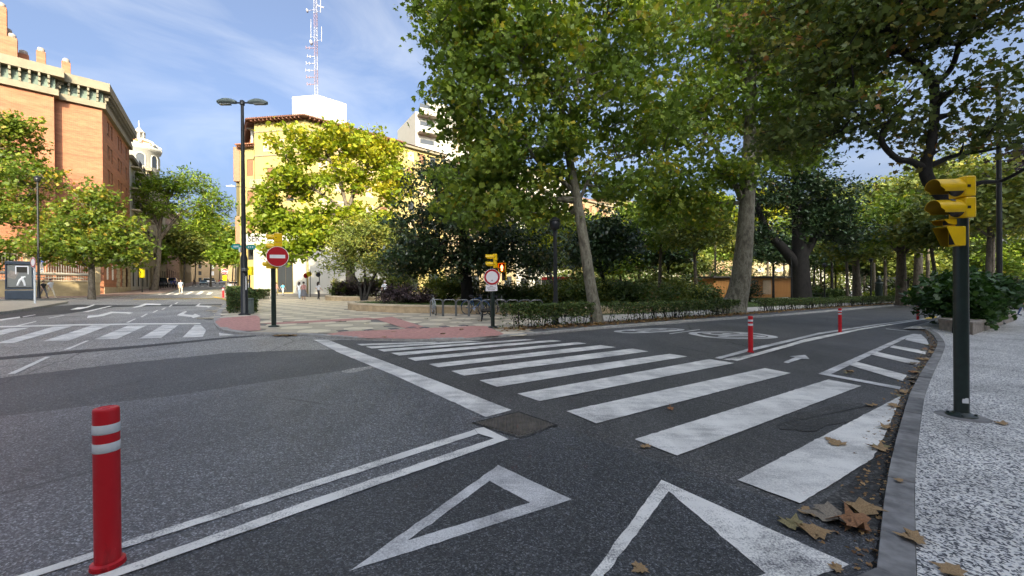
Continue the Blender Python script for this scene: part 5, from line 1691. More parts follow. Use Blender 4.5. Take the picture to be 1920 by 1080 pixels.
# --- twisted plane behind the near signal
Y = 14.6
f = Vector((at(1802, 600, Y).x, Y, gz(at(1802, 600, Y).x, Y)))
tree('plane_tree', 'crooked dark limbed plane tree rising behind the yellow signal on the pavement', tuple(f),
     [[(f.x, f.y, f.z - .2, .24), pt(1802, 560, Y, .18), pt(1801, 460, Y, .17), pt(1790, 400, Y, .17), pt(1742, 340, Y, .19), pt(1736, 305, Y, .17), pt(1748, 260, Y, .145), pt(1752, 165, Y, .135), pt(1732, 130, Y, .12), pt(1690, 92, Y, .12), pt(1656, 40, Y, .09), pt(1640, -60, Y, .06)],
      [pt(1740, 322, Y, .15), pt(1712, 304, Y, .11), pt(1680, 296, Y, .10), pt(1652, 262, Y, .085), pt(1668, 228, Y, .075), pt(1705, 190, Y, .06, 0.5), pt(1725, 165, Y, .04, .5)],
      [pt(1752, 160, Y, .11), pt(1785, 125, Y, .085), pt(1800, 70, Y, .07), pt(1815, -10, Y, .05)],
      [pt(1745, 310, Y, .10), pt(1790, 292, Y, .07), pt(1850, 282, Y, .055), pt(1930, 262, Y, .04, -1)],
      [pt(1770, 385, Y, .10), pt(1830, 345, Y, .075), pt(1880, 338, Y, .06), pt(1950, 300, Y, .04, -1)],
      [pt(1652, 262, Y, .05), pt(1610, 215, Y, .04), pt(1560, 190, Y, .03, 1)]],
     [lob(1640, 60, Y, 2.6, 2.4, 1.5, 52), lob(1560, 120, Y + 1, 2.2, 2.4, 1.2, 34), lob(1700, 20, Y, 2.4, 2.4, 1.3, 40), lob(1600, 215, Y, 2.0, 2.0, 0.8, 30), lob(1520, 250, Y + 2, 2.0, 2.0, .8, 24), lob(1850, 20, Y - 1, 1.8, 2.2, 0.8, 18), lob(1870, 160, Y - 1, 1.5, 2.0, 0.7, 13), lob(1860, 250, Y - 1, 1.6, 2.0, 0.5, 16), lob(1950, 230, Y - 1, 1.4, 2.0, 0.8, 10),
      lob(1700, -90, Y, 4.0, 3.0, 1.6, 50), lob(1500, 0, Y + 2, 2.6, 2.6, 1.6, 40), lob(1690, 260, Y + 1, 1.5, 1.6, 0.5, 10), lob(1900, -60, Y - 2, 3.0, 3.0, 1.2, 26)],
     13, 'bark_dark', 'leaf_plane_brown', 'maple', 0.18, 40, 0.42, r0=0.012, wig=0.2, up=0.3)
# --- broad dark magnolia over the bicycle stands
f = foot(876, 562, 0.2)
f = Vector((at(876, 540, 26.8).x, 26.8, gz(at(876, 540, 26.8).x, 26.8) + .35)); Y = f.y
tree('magnolia_tree', 'broad dark glossy magnolia on the curved lawn above the bicycle stands', tuple(f),
     [[(f.x, f.y, f.z - .3, .5), (f.x, f.y, f.z + .5, .40), pt(872, 500, Y, .36), pt(868, 440, Y, .28), pt(862, 370, Y, .18), pt(860, 310, Y, .08)],
      [pt(872, 505, Y, .2), pt(845, 480, Y, .15), pt(810, 462, Y, .11, -1), pt(770, 452, Y, .07, -1)],
      [pt(874, 500, Y, .2), pt(910, 470, Y, .15), pt(950, 455, Y, .1, -.5), pt(1000, 450, Y, .07)]],
     [lob(810, 440, Y, 3.0, 3.2, 2.1, 70), lob(930, 430, Y, 3.2, 3.2, 2.3, 80), lob(865, 370, Y, 3.2, 3.2, 2.2, 70), lob(820, 330, Y, 1.3, 2, 1.1, 18), lob(770, 490, Y - .5, 1.8, 2.0, 1.0, 30), lob(985, 480, Y, 2.2, 2.6, 1.3, 40), lob(880, 490, Y, 3.0, 2.6, 0.9, 40), lob(940, 350, Y, 2.0, 2, 1.3, 26)],
     14, 'bark_dark', 'leaf_magnolia', 'oval', 0.20, 84, 0.38, r0=0.016, up=0.2)
# --- big yellow tree in the sun
Y = 41.0
f = Vector((at(657, 540, Y).x, Y, gz(at(657, 540, Y).x, Y) + .3))
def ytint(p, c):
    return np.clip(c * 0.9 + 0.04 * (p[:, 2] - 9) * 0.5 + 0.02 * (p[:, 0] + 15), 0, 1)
tree('yellowing_tree', 'large sunlit tree with yellow autumn leaves in front of the corner block', tuple(f),
     [[(f.x, f.y, f.z - .3, .5), pt(657, 500, Y, .42), pt(655, 440, Y, .36), pt(652, 395, Y, .30)],
      [pt(652, 400, Y, .2), pt(640, 350, Y, .16), pt(622, 310, Y, .12), pt(600, 260, Y, .07)],
      [pt(652, 395, Y, .2), pt(668, 350, Y, .17), pt(690, 310, Y, .12), pt(720, 270, Y, .07)],
      [pt(652, 400, Y, .18), pt(615, 372, Y, .13), pt(570, 345, Y, .09), pt(530, 330, Y, .05)],
      [pt(654, 420, Y, .15), pt(700, 395, Y, .10), pt(740, 370, Y, .06)]],
     [lob(560, 275, Y, 2.6, 3, 1.7, 44), lob(640, 265, Y, 2.8, 3, 1.6, 54), lob(710, 285, Y, 2.2, 3, 1.8, 44), lob(540, 345, Y, 2.6, 3, 1.7, 46), lob(640, 335, Y, 3.0, 3, 1.5, 40), lob(735, 350, Y, 2.0, 3, 1.9, 40), lob(520, 420, Y, 1.9, 2.6, 1.5, 34), lob(590, 420, Y, 2.6, 3, 1.5, 44), lob(700, 420, Y, 2.6, 3, 1.4, 40), lob(560, 470, Y - 1, 2.0, 2.6, 0.9, 22), lob(650, 400, Y, 2.4, 3, 1.3, 24), lob(600, 450, Y - 1, 2.6, 2.6, 1.1, 34), lob(530, 460, Y - 1, 1.6, 2.2, 1.0, 22), lob(500, 380, Y, 1.4, 2.2, 1.2, 18)],
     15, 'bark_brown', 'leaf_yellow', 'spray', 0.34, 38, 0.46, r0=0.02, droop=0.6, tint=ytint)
# --- olive multi-stemmed trees in front of it
for i, (px, Y, top, w, lab) in enumerate(((682, 35.5, 430, 3.2, 'rounded olive green tree on the rear lawn, right below the yellow tree'), (745, 37.0, 455, 2.6, 'low olive tree with many thin stems behind the man in the white shirt'))):
    f = Vector((at(px, 540, Y).x, Y, gz(at(px, 540, Y).x, Y) + .35))
    tree('olive_tree', lab, tuple(f),
         [[(f.x + dx * .3, f.y, f.z - .2, .13), (f.x + dx, f.y + .2, f.z + 1.2, .10), (f.x + dx * 2.2, f.y, f.z + 2.4, .06)] for dx in (-.5, 0.05, .55)],
         [lob(px - 25, top + 25, Y, w * .55, w * .7, 1.5, 40), lob(px + 28, top + 20, Y, w * .6, w * .7, 1.6, 44), lob(px, top, Y, w * .5, w * .6, 1.1, 26), lob(px, top + 62, Y, w * .9, w * .8, 1.0, 44)],
         20 + i, 'bark_dark', 'leaf_olive', 'slim', 0.26, 62, 0.40, r0=0.018)
# --- dark forked tree on the lawn right
Y = 41.0
f = Vector((at(1503, 540, Y).x, Y, gz(at(1503, 540, Y).x, Y) + .1))
tree('dark_tree', 'dark forked evergreen with two heavy trunks right of the wooden kiosk', tuple(f),
     [[(f.x, f.y, f.z - .3, .95), pt(1502, 530, Y, .80), pt(1500, 480, Y, .72), pt(1496, 420, Y, .50), pt(1492, 350, Y, .34), pt(1498, 280, Y, .2)],
      [pt(1500, 505, Y, .52), pt(1472, 470, Y, .46), pt(1440, 435, Y, .40), pt(1425, 400, Y, .28), pt(1405, 340, Y, .16)],
      [pt(1502, 490, Y, .4), pt(1525, 450, Y, .32), pt(1545, 400, Y, .24), pt(1560, 340, Y, .14)]],
     [lob(1440, 370, Y, 2.4, 3, 2.0, 40), lob(1500, 330, Y, 3.2, 3, 2.4, 60), lob(1560, 380, Y, 2.8, 3, 2.3, 56), lob(1590, 440, Y, 2.0, 2.6, 1.2, 26), lob(1530, 420, Y, 2.6, 2.6, 1.6, 46), lob(1420, 440, Y, 1.8, 2, 1.0, 20), lob(1470, 270, Y, 2.4, 2.6, 1.8, 30)],
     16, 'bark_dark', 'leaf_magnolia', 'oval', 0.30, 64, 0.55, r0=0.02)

# --- trees of the gardens behind
GT = [
    (1307, 552, 40, 430, 3.6, 2.6, 'leaf_olive', 'small olive green tree on the lawn left of the kiosk', 'oval', .30),
    (1148, 545, 33, 455, 3.4, 2.8, 'leaf_magnolia', 'dense dark evergreen just right of the leaning plane tree', 'oval', .28),
    (1235, 545, 46, 430, 4.2, 3.2, 'leaf_plane', 'mid green lawn tree between the two plane trees', 'spray', .36),
    (1608, 548, 52, 452, 4.0, 3.2, 'leaf_olive', 'thin stemmed light green tree beyond the hedge, left of the thick trunk', 'spray', .36),
    (1690, 548, 44, 425, 4.2, 3.6, 'leaf_plane', 'thick trunked plane tree beyond the avenue hedge', 'spray', .36),
    (1764, 540, 40, 425, 3.2, 2.6, 'leaf_olive', 'leaning pale tree just left of the near signal pole', 'spray', .34),
    (1640, 540, 75, 385, 6.5, 5.6, 'leaf_olive', 'tall green tree at the back of the gardens over the lamp posts', 'spray', .55),
    (1560, 540, 82, 385, 6.0, 5.2, 'leaf_olive', 'tall olive toned tree behind the dark forked one', 'spray', .55),
    (1850, 540, 34, 380, 4.5, 3.6, 'leaf_olive', 'green tree behind the big leafy shrub', 'spray', .34),
    (1935, 540, 38, 350, 4.0, 4.4, 'leaf_purple', 'purplish tree at the right edge of view', 'spray', .40),
    (1440, 540, 88, 390, 5.5, 5.0, 'leaf_yellow', 'sunlit yellow tree far behind the kiosk roof', 'spray', .5),
    (1340, 540, 78, 400, 4.6, 4.2, 'leaf_yellow', 'sunlit lime tree behind the stout plane trunk', 'spray', .5),
    (1035, 540, 46, 440, 3.6, 3.0, 'leaf_yellow', 'yellow green tree glowing behind the dark lamp post', 'spray', .34),
    (1740, 540, 70, 365, 6.5, 6.0, 'leaf_olive', 'tall plane crown behind the near signal head', 'spray', .5),
    (1960, 540, 70, 400, 7.0, 6.0, 'leaf_plane', 'green tree at the right border far behind the planter', 'spray', .5),
    (1900, 540, 95, 420, 9.0, 6.0, 'leaf_olive', 'far olive tree right of the tall black lamp column', 'spray', .6),
    (1790, 540, 100, 440, 9.0, 5.0, 'leaf_plane', 'far green tree between signal pole and black lamp column', 'spray', .6),
    (1620, 540, 100, 450, 8.0, 4.6, 'leaf_plane', 'far green tree behind the thin stemmed one', 'spray', .6),
    (1540, 540, 100, 440, 8.0, 5.0, 'leaf_olive', 'far dull green tree right of the forked trunk', 'spray', .6),
    (1450, 540, 60, 470, 3.6, 2.4, 'leaf_magnolia', 'dark low tree over the right half of the kiosk roof', 'spray', .36),
    (1250, 540, 56, 468, 3.6, 2.6, 'leaf_magnolia', 'dark low tree in the shade left of the small lawn tree', 'spray', .36),
    (1085, 540, 64, 482, 3.4, 2.6, 'leaf_olive', 'low green tree behind the leaning plane trunk foot', 'spray', .42),
    (1140, 540, 70, 480, 4.0, 3.0, 'leaf_magnolia', 'low dark tree between the leaning plane and the lawn tree', 'spray', .42),
    (1330, 540, 86, 470, 5.0, 3.6, 'leaf_plane', 'low green tree just right of the small lawn tree', 'spray', .42),
    (1400, 540, 92, 472, 5.4, 3.6, 'leaf_olive', 'low olive tree over the kiosk, behind the stout trunk', 'spray', .42),
    (1470, 540, 96, 470, 5.4, 3.8, 'leaf_plane', 'low green tree seen above the right end of the kiosk', 'spray', .42),
    (1525, 540, 84, 478, 4.6, 3.4, 'leaf_magnolia', 'low dark tree just right of the forked trunk', 'spray', .42),
    (1030, 540, 60, 484, 3.2, 2.4, 'leaf_olive', 'low green tree left of the dark lamp post', 'spray', .42),
    (1600, 540, 92, 476, 5.4, 4.0, 'leaf_olive', 'low olive tree left of the black garden lamp', 'spray', .42),
    (1700, 540, 78, 492, 6.0, 4.2, 'leaf_olive', 'low dark tree closing the gap below the tall plane crown', 'spray', .5),
    (1760, 540, 86, 490, 7.0, 4.6, 'leaf_plane', 'low bushy tree far behind the leaning pale one', 'spray', .5),
    (1835, 540, 80, 490, 7.0, 4.6, 'leaf_olive', 'low bushy olive tree behind the planter shrub', 'spray', .5),
    (1905, 540, 74, 488, 7.0, 4.6, 'leaf_plane', 'low bushy tree right of the black lamp column', 'spray', .5),
    (1980, 540, 80, 485, 8.0, 5.0, 'leaf_olive', 'low bushy tree cut by the right border', 'spray', .5),
    (1640, 540, 84, 494, 5.0, 3.4, 'leaf_magnolia', 'low dark tree behind the black garden lamp by the thick trunk', 'spray', .5),
    (1565, 540, 90, 490, 5.4, 3.6, 'leaf_plane', 'low green tree far right of the forked trunk', 'spray', .5),
    (1285, 540, 66, 492, 3.8, 2.8, 'leaf_olive', 'low green tree hiding the pale facades left of the kiosk', 'spray', .4),
    (1175, 540, 58, 486, 3.6, 3.0, 'leaf_plane', 'low green tree right of the leaning plane, at the lawn back', 'spray', .4),
    (1225, 540, 74, 480, 4.4, 3.6, 'leaf_magnolia', 'low dark tree before the warm buff block', 'spray', .45),
    (1200, 540, 62, 420, 5.0, 3.8, 'leaf_plane', 'wide green tree behind the lawn tree, left of the kiosk', 'spray', .45),
    (1390, 540, 70, 450, 4.6, 3.2, 'leaf_olive', 'dull green tree behind the kiosk roof, right of the stout trunk', 'spray', .45),
    (1480, 540, 74, 440, 4.8, 3.6, 'leaf_plane', 'green tree behind the right end of the kiosk', 'spray', .45),
    (1590, 540, 64, 425, 4.8, 4.0, 'leaf_plane', 'green tree behind the black garden lamp, right of the forked tree', 'spray', .42),
    (1660, 540, 58, 440, 4.4, 3.6, 'leaf_olive', 'drooping olive green tree over the monument pillar', 'spray', .42),
    (1720, 540, 56, 390, 5.0, 4.8, 'leaf_olive', 'broad green tree behind the thick trunked plane', 'spray', .42),
    (1800, 540, 50, 350, 4.6, 4.6, 'leaf_olive', 'tall green crown directly behind the near signal', 'spray', .40),
    (1700, 540, 96, 400, 8.0, 7.0, 'leaf_olive', 'far tree closing the view at the back of the gardens', 'spray', .6),
    (1860, 540, 58, 380, 5.0, 5.4, 'leaf_olive', 'olive crown behind the tall black lamp column', 'spray', .45),
    (1110, 540, 60, 440, 4.6, 3.2, 'leaf_plane', 'green tree far behind the leaning plane trunk', 'spray', .42),
    (1270, 540, 90, 395, 6.5, 5.0, 'leaf_yellow', 'sunlit yellow green tree before the far pale facades', 'spray', .5),
]
for i, (px, pyb, Y, pyc, w, hgt, leaf, lab, shp, sz) in enumerate(GT):
    f = Vector((at(px, 540, Y).x, Y, gz(at(px, 540, Y).x, Y) + .1))
    top = at(px, pyc, Y)
    r = 0.10 + 0.028 * hgt + (0.28 if 'thick' in lab else 0)
    lean = -.9 if 'leaning' in lab else 0.25 * ((i * 7) % 3 - 1)
    zc = top.z
    zb = zc - hgt * .75
    st = [[(f.x, f.y, f.z - .3, r * 1.5), (f.x + lean * .2, f.y, f.z + .5, r * 1.08), (f.x + lean * .6, f.y, f.z + (zb - f.z) * .55, r * .9), (f.x + lean, f.y, zb, r * .75), (f.x + lean * 1.1, f.y, zc, r * .45), (f.x + lean, f.y, zc + hgt * .5, r * .15)],
          [(f.x + lean * .9, f.y, zb - .4, r * .5), (f.x + lean + w * .3, f.y, zb + hgt * .3, r * .35), (f.x + lean + w * .55, f.y + .4, zc, r * .15)],
          [(f.x + lean * .95, f.y, zb - .1, r * .5), (f.x + lean - w * .3, f.y, zb + hgt * .3, r * .35), (f.x + lean - w * .55, f.y - .4, zc + .3, r * .15)]]
    cx, cy = f.x + lean, f.y
    k = 1.0 if Y < 60 else .8
    Lb = [(cx - w * .5, cy, zc - hgt * .1, w * .55, w * .6, hgt * .5, int(40 * k)), (cx + w * .5, cy, zc, w * .55, w * .6, hgt * .55, int(42 * k)), (cx, cy, zc + hgt * .45, w * .6, w * .6, hgt * .5, int(44 * k)), (cx, cy - w * .3, zc - hgt * .3, w * .7, w * .5, hgt * .4, int(36 * k)), (cx + w * .15, cy + .5, zc + hgt * .1, w * .8, w * .7, hgt * .55, int(40 * k))]
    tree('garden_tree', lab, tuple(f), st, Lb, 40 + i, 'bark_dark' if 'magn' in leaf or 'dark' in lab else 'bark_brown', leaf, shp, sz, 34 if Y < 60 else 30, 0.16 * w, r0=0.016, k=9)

# --- street trees on the left
Y = 36
f = Vector((at(-30, 540, Y).x, Y, gz(at(-30, 540, Y).x, Y) + .1))
tree('street_tree', 'leafy green and yellow tree cut by the left edge of the view', tuple(f),
     [[(f.x, f.y, f.z - .3, .3), pt(-28, 500, Y, .24), pt(-15, 420, Y, .2), pt(-10, 350, Y, .14), pt(0, 260, Y, .06)], [pt(-15, 430, Y, .12), pt(30, 390, Y, .08), pt(70, 350, Y, .05)]],
     [lob(10, 260, Y, 2.3, 2.6, 2.3, 60), lob(55, 330, Y, 1.9, 2.4, 1.4, 40), lob(0, 380, Y, 2.6, 2.6, 2.2, 70), lob(60, 400, Y, 1.5, 2, 0.8, 16), lob(-5, 470, Y - 1, 1.9, 2.2, 1.2, 40), lob(40, 240, Y, 1.2, 1.6, .9, 18), lob(-40, 300, Y, 2.6, 2.6, 3.6, 50)],
     60, 'bark_brown', 'leaf_street', 'spray', 0.25, 34, 0.36, r0=0.014, up=0.3)
f = foot(172, 558.8, .12); Y = f.y
tree('street_tree', 'round headed street tree on a thin trunk before the boundary wall', tuple(f),
     [[(f.x, f.y, f.z - .3, .28), (f.x, f.y, f.z + 1, .22), pt(172, 508, Y, .2), pt(170, 470, Y, .15), pt(168, 410, Y, .06)], [pt(172, 505, Y, .12), pt(140, 470, Y, .09), pt(115, 440, Y, .05)], [pt(172, 500, Y, .12), pt(200, 465, Y, .09), pt(225, 430, Y, .05)]],
     [lob(120, 445, Y, 2.18, 2.10, 1.85, 56), lob(175, 410, Y, 2.35, 2.10, 2.18, 60), lob(225, 450, Y, 2.18, 2.10, 1.85, 56), lob(165, 470, Y, 3.36, 2.10, 1.26, 70), lob(180, 372, Y, 1.51, 1.40, 1.01, 22), lob(95, 470, Y, 1.01, 1.40, 0.84, 18), lob(240, 480, Y, 1.26, 1.40, 0.76, 18)],
     61, 'bark_brown', 'leaf_street', 'spray', 0.25, 34, 0.40, r0=0.018, up=0.3)
Y = 63.0
f = Vector((at(291, 540, Y).x, Y, gz(at(291, 540, Y).x, Y) + .12))
tree('street_tree', 'tall spreading light green acacia leaning over the side street', tuple(f),
     [[(f.x - .3, f.y, f.z - .3, .62), (f.x, f.y, f.z + 1.0, .42), pt(296, 500, Y, .34), pt(299, 450, Y, .28), pt(300, 420, Y, .23), pt(310, 385, Y, .2), pt(330, 350, Y, .1)],
      [pt(298, 450, Y, .3), pt(318, 425, Y, .26), pt(340, 400, Y, .18), pt(370, 385, Y, .1)], [pt(299, 430, Y, .25), pt(285, 395, Y, .18), pt(270, 365, Y, .1)]],
     [lob(290, 355, Y, 3.86, 3.36, 1.85, 64), lob(350, 345, Y, 4.20, 3.36, 2.02, 70), lob(400, 385, Y, 2.52, 2.86, 2.02, 42), lob(330, 390, Y, 4.20, 3.36, 1.51, 50), lob(265, 390, Y, 2.02, 2.52, 1.60, 26), lob(375, 420, Y, 2.69, 2.52, 1.34, 36), lob(250, 335, Y, 1.34, 1.68, 1.18, 12)],
     62, 'bark_brown', 'leaf_acacia', 'slim', 0.46, 36, 0.55, r0=0.017, up=0.9)
ST = [(345, 92, 455, 6.0, 5.0, 'leaf_olive', 'dark street tree behind the acacia, over the parked van'), (395, 100, 440, 6.0, 6.0, 'leaf_street', 'tall green street tree right of the acacia'), (270, 82, 470, 4.0, 3.0, 'leaf_acacia', 'low green street tree below the acacia limbs'),
      (366, 130, 470, 7.0, 5.0, 'leaf_street', 'autumn tinted street tree in mid street'), (412, 150, 470, 7.0, 6.0, 'leaf_olive', 'dark street tree near the end of the side street'), (330, 140, 480, 6.0, 4.5, 'leaf_olive', 'shadowed street tree on the left deep in the side street'),
      (424, 66, 475, 2.6, 2.4, 'leaf_acacia', 'small bright green street tree behind the far no entry sign'), (436, 88, 462, 3.0, 4.0, 'leaf_street', 'narrow street tree beside the dark lamp column')]
for i, (px, Y, pyc, w, hgt, leaf, lab) in enumerate(ST):
    x = at(px, 540, Y).x
    f = Vector((x, Y, gz(x, Y) + .1)); zc = at(px, pyc, Y).z; zb = zc - hgt * .8
    r = .2 if i < 6 else .13
    st = [[(x, Y, f.z - .3, r * 1.4), (x, Y, f.z + 1.5, r), (x + .2, Y, zb, r * .8), (x, Y, zc + hgt * .4, r * .2)], [(x, Y, zb - .3, r * .5), (x + w * .4, Y, zc, r * .2)], [(x, Y, zb - .3, r * .5), (x - w * .4, Y, zc, r * .2)]]
    Lb = [(x - w * .45, Y, zc, w * .55, w * .6, hgt * .55, 34), (x + w * .45, Y, zc, w * .55, w * .6, hgt * .55, 34), (x, Y, zc + hgt * .45, w * .6, w * .6, hgt * .5, 34), (x, Y, zc - hgt * .3, w * .8, w * .7, hgt * .4, 36)]
    tree('street_tree', lab, tuple(f), st, Lb, 70 + i, 'bark_brown', leaf, 'spray', 0.30 + w * .045, 30, .17 * w, r0=0.02, k=8)

# --- hedges: leafy top, bare stems below
def hedge(label, P, width, h, seed, leaves_per_m, bare=0.5, leaf='leaf_hedge', group=None, stems_per_m=7):
    rng = np.random.default_rng(seed)
    P = resample(P, 0.25)
    L = 0.25 * (len(P) - 1)
    c = P[len(P) // 2]
    base = Vector((c.x, c.y, gz(c.x, c.y) + HP))
    root = thing('hedge', label, 'hedge', base, 0, group)
    n = int(L * leaves_per_m)
    T = rng.random(n) * (len(P) - 1)
    i = T.astype(int); fr = T - i
    A = np.array([tuple(p) for p in P])
    pos = A[i] * (1 - fr[:, None]) + A[np.minimum(i + 1, len(P) - 1)] * fr[:, None]
    d = A[np.minimum(i + 1, len(P) - 1)] - A[i]; d /= np.linalg.norm(d, axis=1, keepdims=True) + 1e-9
    nn = np.stack([-d[:, 1], d[:, 0], 0 * d[:, 0]], 1)
    # denser at the top and faces; ragged lower edge
    u = rng.random(n)
    low = bare + 0.22 * np.sin(T * 1.1) * np.sin(T * .37 + 1) * (1 if bare > 0.1 else 0)
    zf = np.where(u < .30, 1 - rng.random(n) * .06, low + (1 - low) * rng.random(n) ** .7)
    strag = rng.random(n) < .06
    zf = np.where(strag, rng.random(n) * .7, zf)
    off = np.where(rng.random(n) < .6, np.sign(rng.random(n) - .5) * (.5 - .06 * rng.random(n)), rng.random(n) - .5)
    hh = h * (1 + .05 * np.sin(T * .6) + .03 * np.sin(T * 2.1))
    pos = pos + nn * (off * width)[:, None]
    z = np.array([gz(p[0], p[1]) for p in pos]) + HP + zf * hh
    pos[:, 2] = z
    pos += rng.normal(size=pos.shape) * .025
    pos -= np.array(base)
    link('foliage', leaf_mesh('foliage', pos.astype(np.float32), .075, 'oval', leaf, rng, .3, .1, None), root)
    b = MB(); rnd = random.Random(seed)
    for k in range(int(L * stems_per_m)):
        t = rnd.random() * (len(P) - 1); j = int(t)
        p = P[j].lerp(P[min(j + 1, len(P) - 1)], t - j) + Vector((rnd.uniform(-.3, .3) * width, rnd.uniform(-.3, .3) * width, 0))
        q = Vector((p.x, p.y, gz(p.x, p.y) + HP - .03)) - base
        tp = q + Vector((rnd.uniform(-.16, .16), rnd.uniform(-.16, .16), h * .8))
        md = q.lerp(tp, .5) + Vector((rnd.uniform(-.07, .07), rnd.uniform(-.07, .07), 0))
        b.tube([q, md, tp], [.016, .012, .006], 'bark_dark', 4, caps=False)
        b.tube([md, md + Vector((rnd.uniform(-.2, .2), rnd.uniform(-.2, .2), h * .35))], [.008, .004], 'bark_dark', 4, caps=False)
    b.build('stems', root)
    return root
i1 = [HEDGE[0], HEDGE[1] + (HEDGE[1] - HEDGE[0]).normalized() * 0.35]
hs = spline(HEDGE, 6)
def cut(P, x0, x1):
    return [p for p in P if x0 <= p.x <= x1]
dense = resample(hs, .3)
hedge('near clipped hedge with bare lower stems between sign post and leaning plane', cut(dense, -1, 3.2), .62, .80, 81, 1900, .42)
hedge('long clipped hedge along the avenue between the two plane trees', cut(dense, 3.9, 13.3), .60, .78, 82, 1150, .52)
hedge('clipped hedge along the avenue right of the stout plane tree', cut(dense, 15.6, 31), .6, .80, 83, 650, .5)
hedge('far stretch of the avenue hedge reaching the shrub', cut(dense, 31.2, 66), .7, .85, 84, 380, .3)
gx = [Vector((*G(x, y, HP), 0)) for x, y in ((455, 587.5), (447, 566), (437, 554.5))]
hedge('dense square hedge behind the lamp column at the street corner', gx, 1.15, 1.02, 85, 3400, .03, stems_per_m=3)
gx2 = [Vector((*G(x, y, HP), 0)) for x, y in ((470, 562), (500, 559.5))]
hedge('short low hedge in front of the white ground floor', gx2, .8, .85, 86, 2200, .03, stems_per_m=3)

# --- bushes
def bush(label, c, rx, ry, rz, seed, n, size, leaf='leaf_olive', shape='oval', name='bush', group=None):
    rng = np.random.default_rng(seed)
    base = Vector((c[0], c[1], gz(c[0], c[1]) + (c[2] if len(c) > 2 else .1)))
    root = thing(name, label, 'bush', base, 0, group)
    cl = lobes(rng, [(rng.normal() * rx * .3, rng.normal() * ry * .3, rz * .62, rx * .85, ry * .85, rz * .55, 16), (-.45 * rx, 0, rz * .45, rx * .55, ry * .6, rz * .42, 10), (.45 * rx, 0.1, rz * .5, rx * .55, ry * .6, rz * .45, 10)], .05)
    cl[:, 2] = np.maximum(cl[:, 2], .08)
    idx = rng.integers(0, len(cl), n)
    P = (cl[idx] + rng.normal(size=(n, 3)) * np.array([rx, ry, rz * .7]) * .17).astype(np.float32)
    P[:, 2] = np.maximum(P[:, 2], 0.02)
    link('foliage', leaf_mesh('foliage', P, size, shape, leaf, rng, .5, .15, np.random.default_rng(seed).random(len(cl))[idx] * .7 + .1), root)
    b = MB(); rnd = random.Random(seed)
    for q in cl[:14]:
        b.tube([(rnd.uniform(-.1, .1) * rx, rnd.uniform(-.1, .1) * ry, -.05), Vector(q) * .5 + Vector((0, 0, .05)), tuple(q)], [.03, .02, .008], 'bark_dark', 5, caps=False)
    b.build('stems', root)
    return root
def W(px, Y, h=.1):
    v = at(px, 540, Y)
    return (v.x, Y, h)
bush('dark purple leaved bush on the curved lawn left of the bicycle stands', W(765, 25.3, .42), 1.6, 1.0, .95, 101, 4200, .11, 'leaf_purple')
bush('low green bush beside the purple one on the curved lawn', W(800, 26, .42), 1.1, .9, .9, 102, 2600, .12)
bush('bushy green shrubs under the magnolia, left of its trunk', W(838, 29, .42), 2.0, 1.2, 1.5, 103, 4200, .14)
bush('dark green bush under the magnolia, right of its trunk', W(915, 28.5, .4), 2.0, 1.2, 1.2, 104, 3600, .14, 'leaf_hedge')
bush('orange and green bush catching sun behind the magnolia', W(838, 36.5, .3), 2.0, 1.4, 2.3, 105, 3600, .18, 'leaf_street')
for i, (px, lf, lab) in enumerate(((655, 'leaf_purple', 'dark purple bush on the rear lawn, left one'), (705, 'leaf_purple', 'dark purple bush on the rear lawn near the man in the white shirt'), (637, 'leaf_olive', 'grey green tuft at the left end of the rear lawn'), (678, 'leaf_olive', 'leafy green bush between the two purple bushes'), (745, 'leaf_olive', 'green bush right of the man in the white shirt'))):
    bush(lab, W(px, 39.5 + (i == 3) * 1.5 - (i == 4), .42), 1.5 if i != 2 else .8, 1.0, 1.3 + .6 * (i >= 3), 110 + i, 2400, .16, lf)
BS = [(965, 27, 2.2, 1.2, 'leaf_hedge'), (1010, 29, 2.2, 1.3, 'leaf_olive'), (1062, 30, 2.4, 1.3, 'leaf_hedge'), (1105, 31, 2.2, 1.6, 'leaf_olive'), (1170, 31.5, 2.4, 1.6, 'leaf_hedge'), (1215, 33, 2.4, 1.5, 'leaf_hedge'), (1262, 34.5, 2.4, 1.6, 'leaf_olive'), (1320, 37, 2.2, 1.4, 'leaf_hedge')]
BL = ['dark bush behind the bicycle stands, right of the magnolia', 'green bush left of the dark lamp post foot', 'dark bush right behind the lamp post', 'green bush behind the leaning plane trunk', 'dark bush right of the leaning plane trunk', 'dark spreading bush in the middle of the lawn edge', 'green bush left of the small olive lawn tree', 'dark bush between lawn tree and kiosk corner']
for i, ((px, Y, w, h, lf), lb) in enumerate(zip(BS, BL)):
    bush(lb, W(px, Y, .1), w, 1.3, h * 1.25, 120 + i, 3200, .17, lf)
for i, (px, Y, w_, h_, lf, lab) in enumerate(((1120, 50, 5.0, 2.6, 'leaf_hedge', 'long dark shrub mass behind the leaning plane trunk'), (1190, 54, 5.0, 2.8, 'leaf_olive', 'green shrub mass at the back of the lawn'), (1262, 58, 5.0, 2.8, 'leaf_hedge', 'dark shrub mass left of the white van'), (1545, 70, 4.0, 1.8, 'leaf_hedge', 'dark shrub behind the black garden lamp'),
                                                      (1680, 84, 7.0, 3.4, 'leaf_hedge', 'dark shrub mass far beyond the thick trunk'), (1745, 80, 8.0, 4.0, 'leaf_hedge', 'dark shrub mass left of the near signal pole'), (1830, 78, 9.0, 4.0, 'leaf_olive', 'green shrub mass behind the planter shrub'), (1925, 78, 9.0, 4.0, 'leaf_hedge', 'dark shrub mass at the right border'), (1500, 92, 9.0, 3.0, 'leaf_hedge', 'low dark shrub mass behind the kiosk'))):
    bush(lab, W(px, Y, .05), w_, 2.0, h_, 160 + i, 3600, .34, lf)
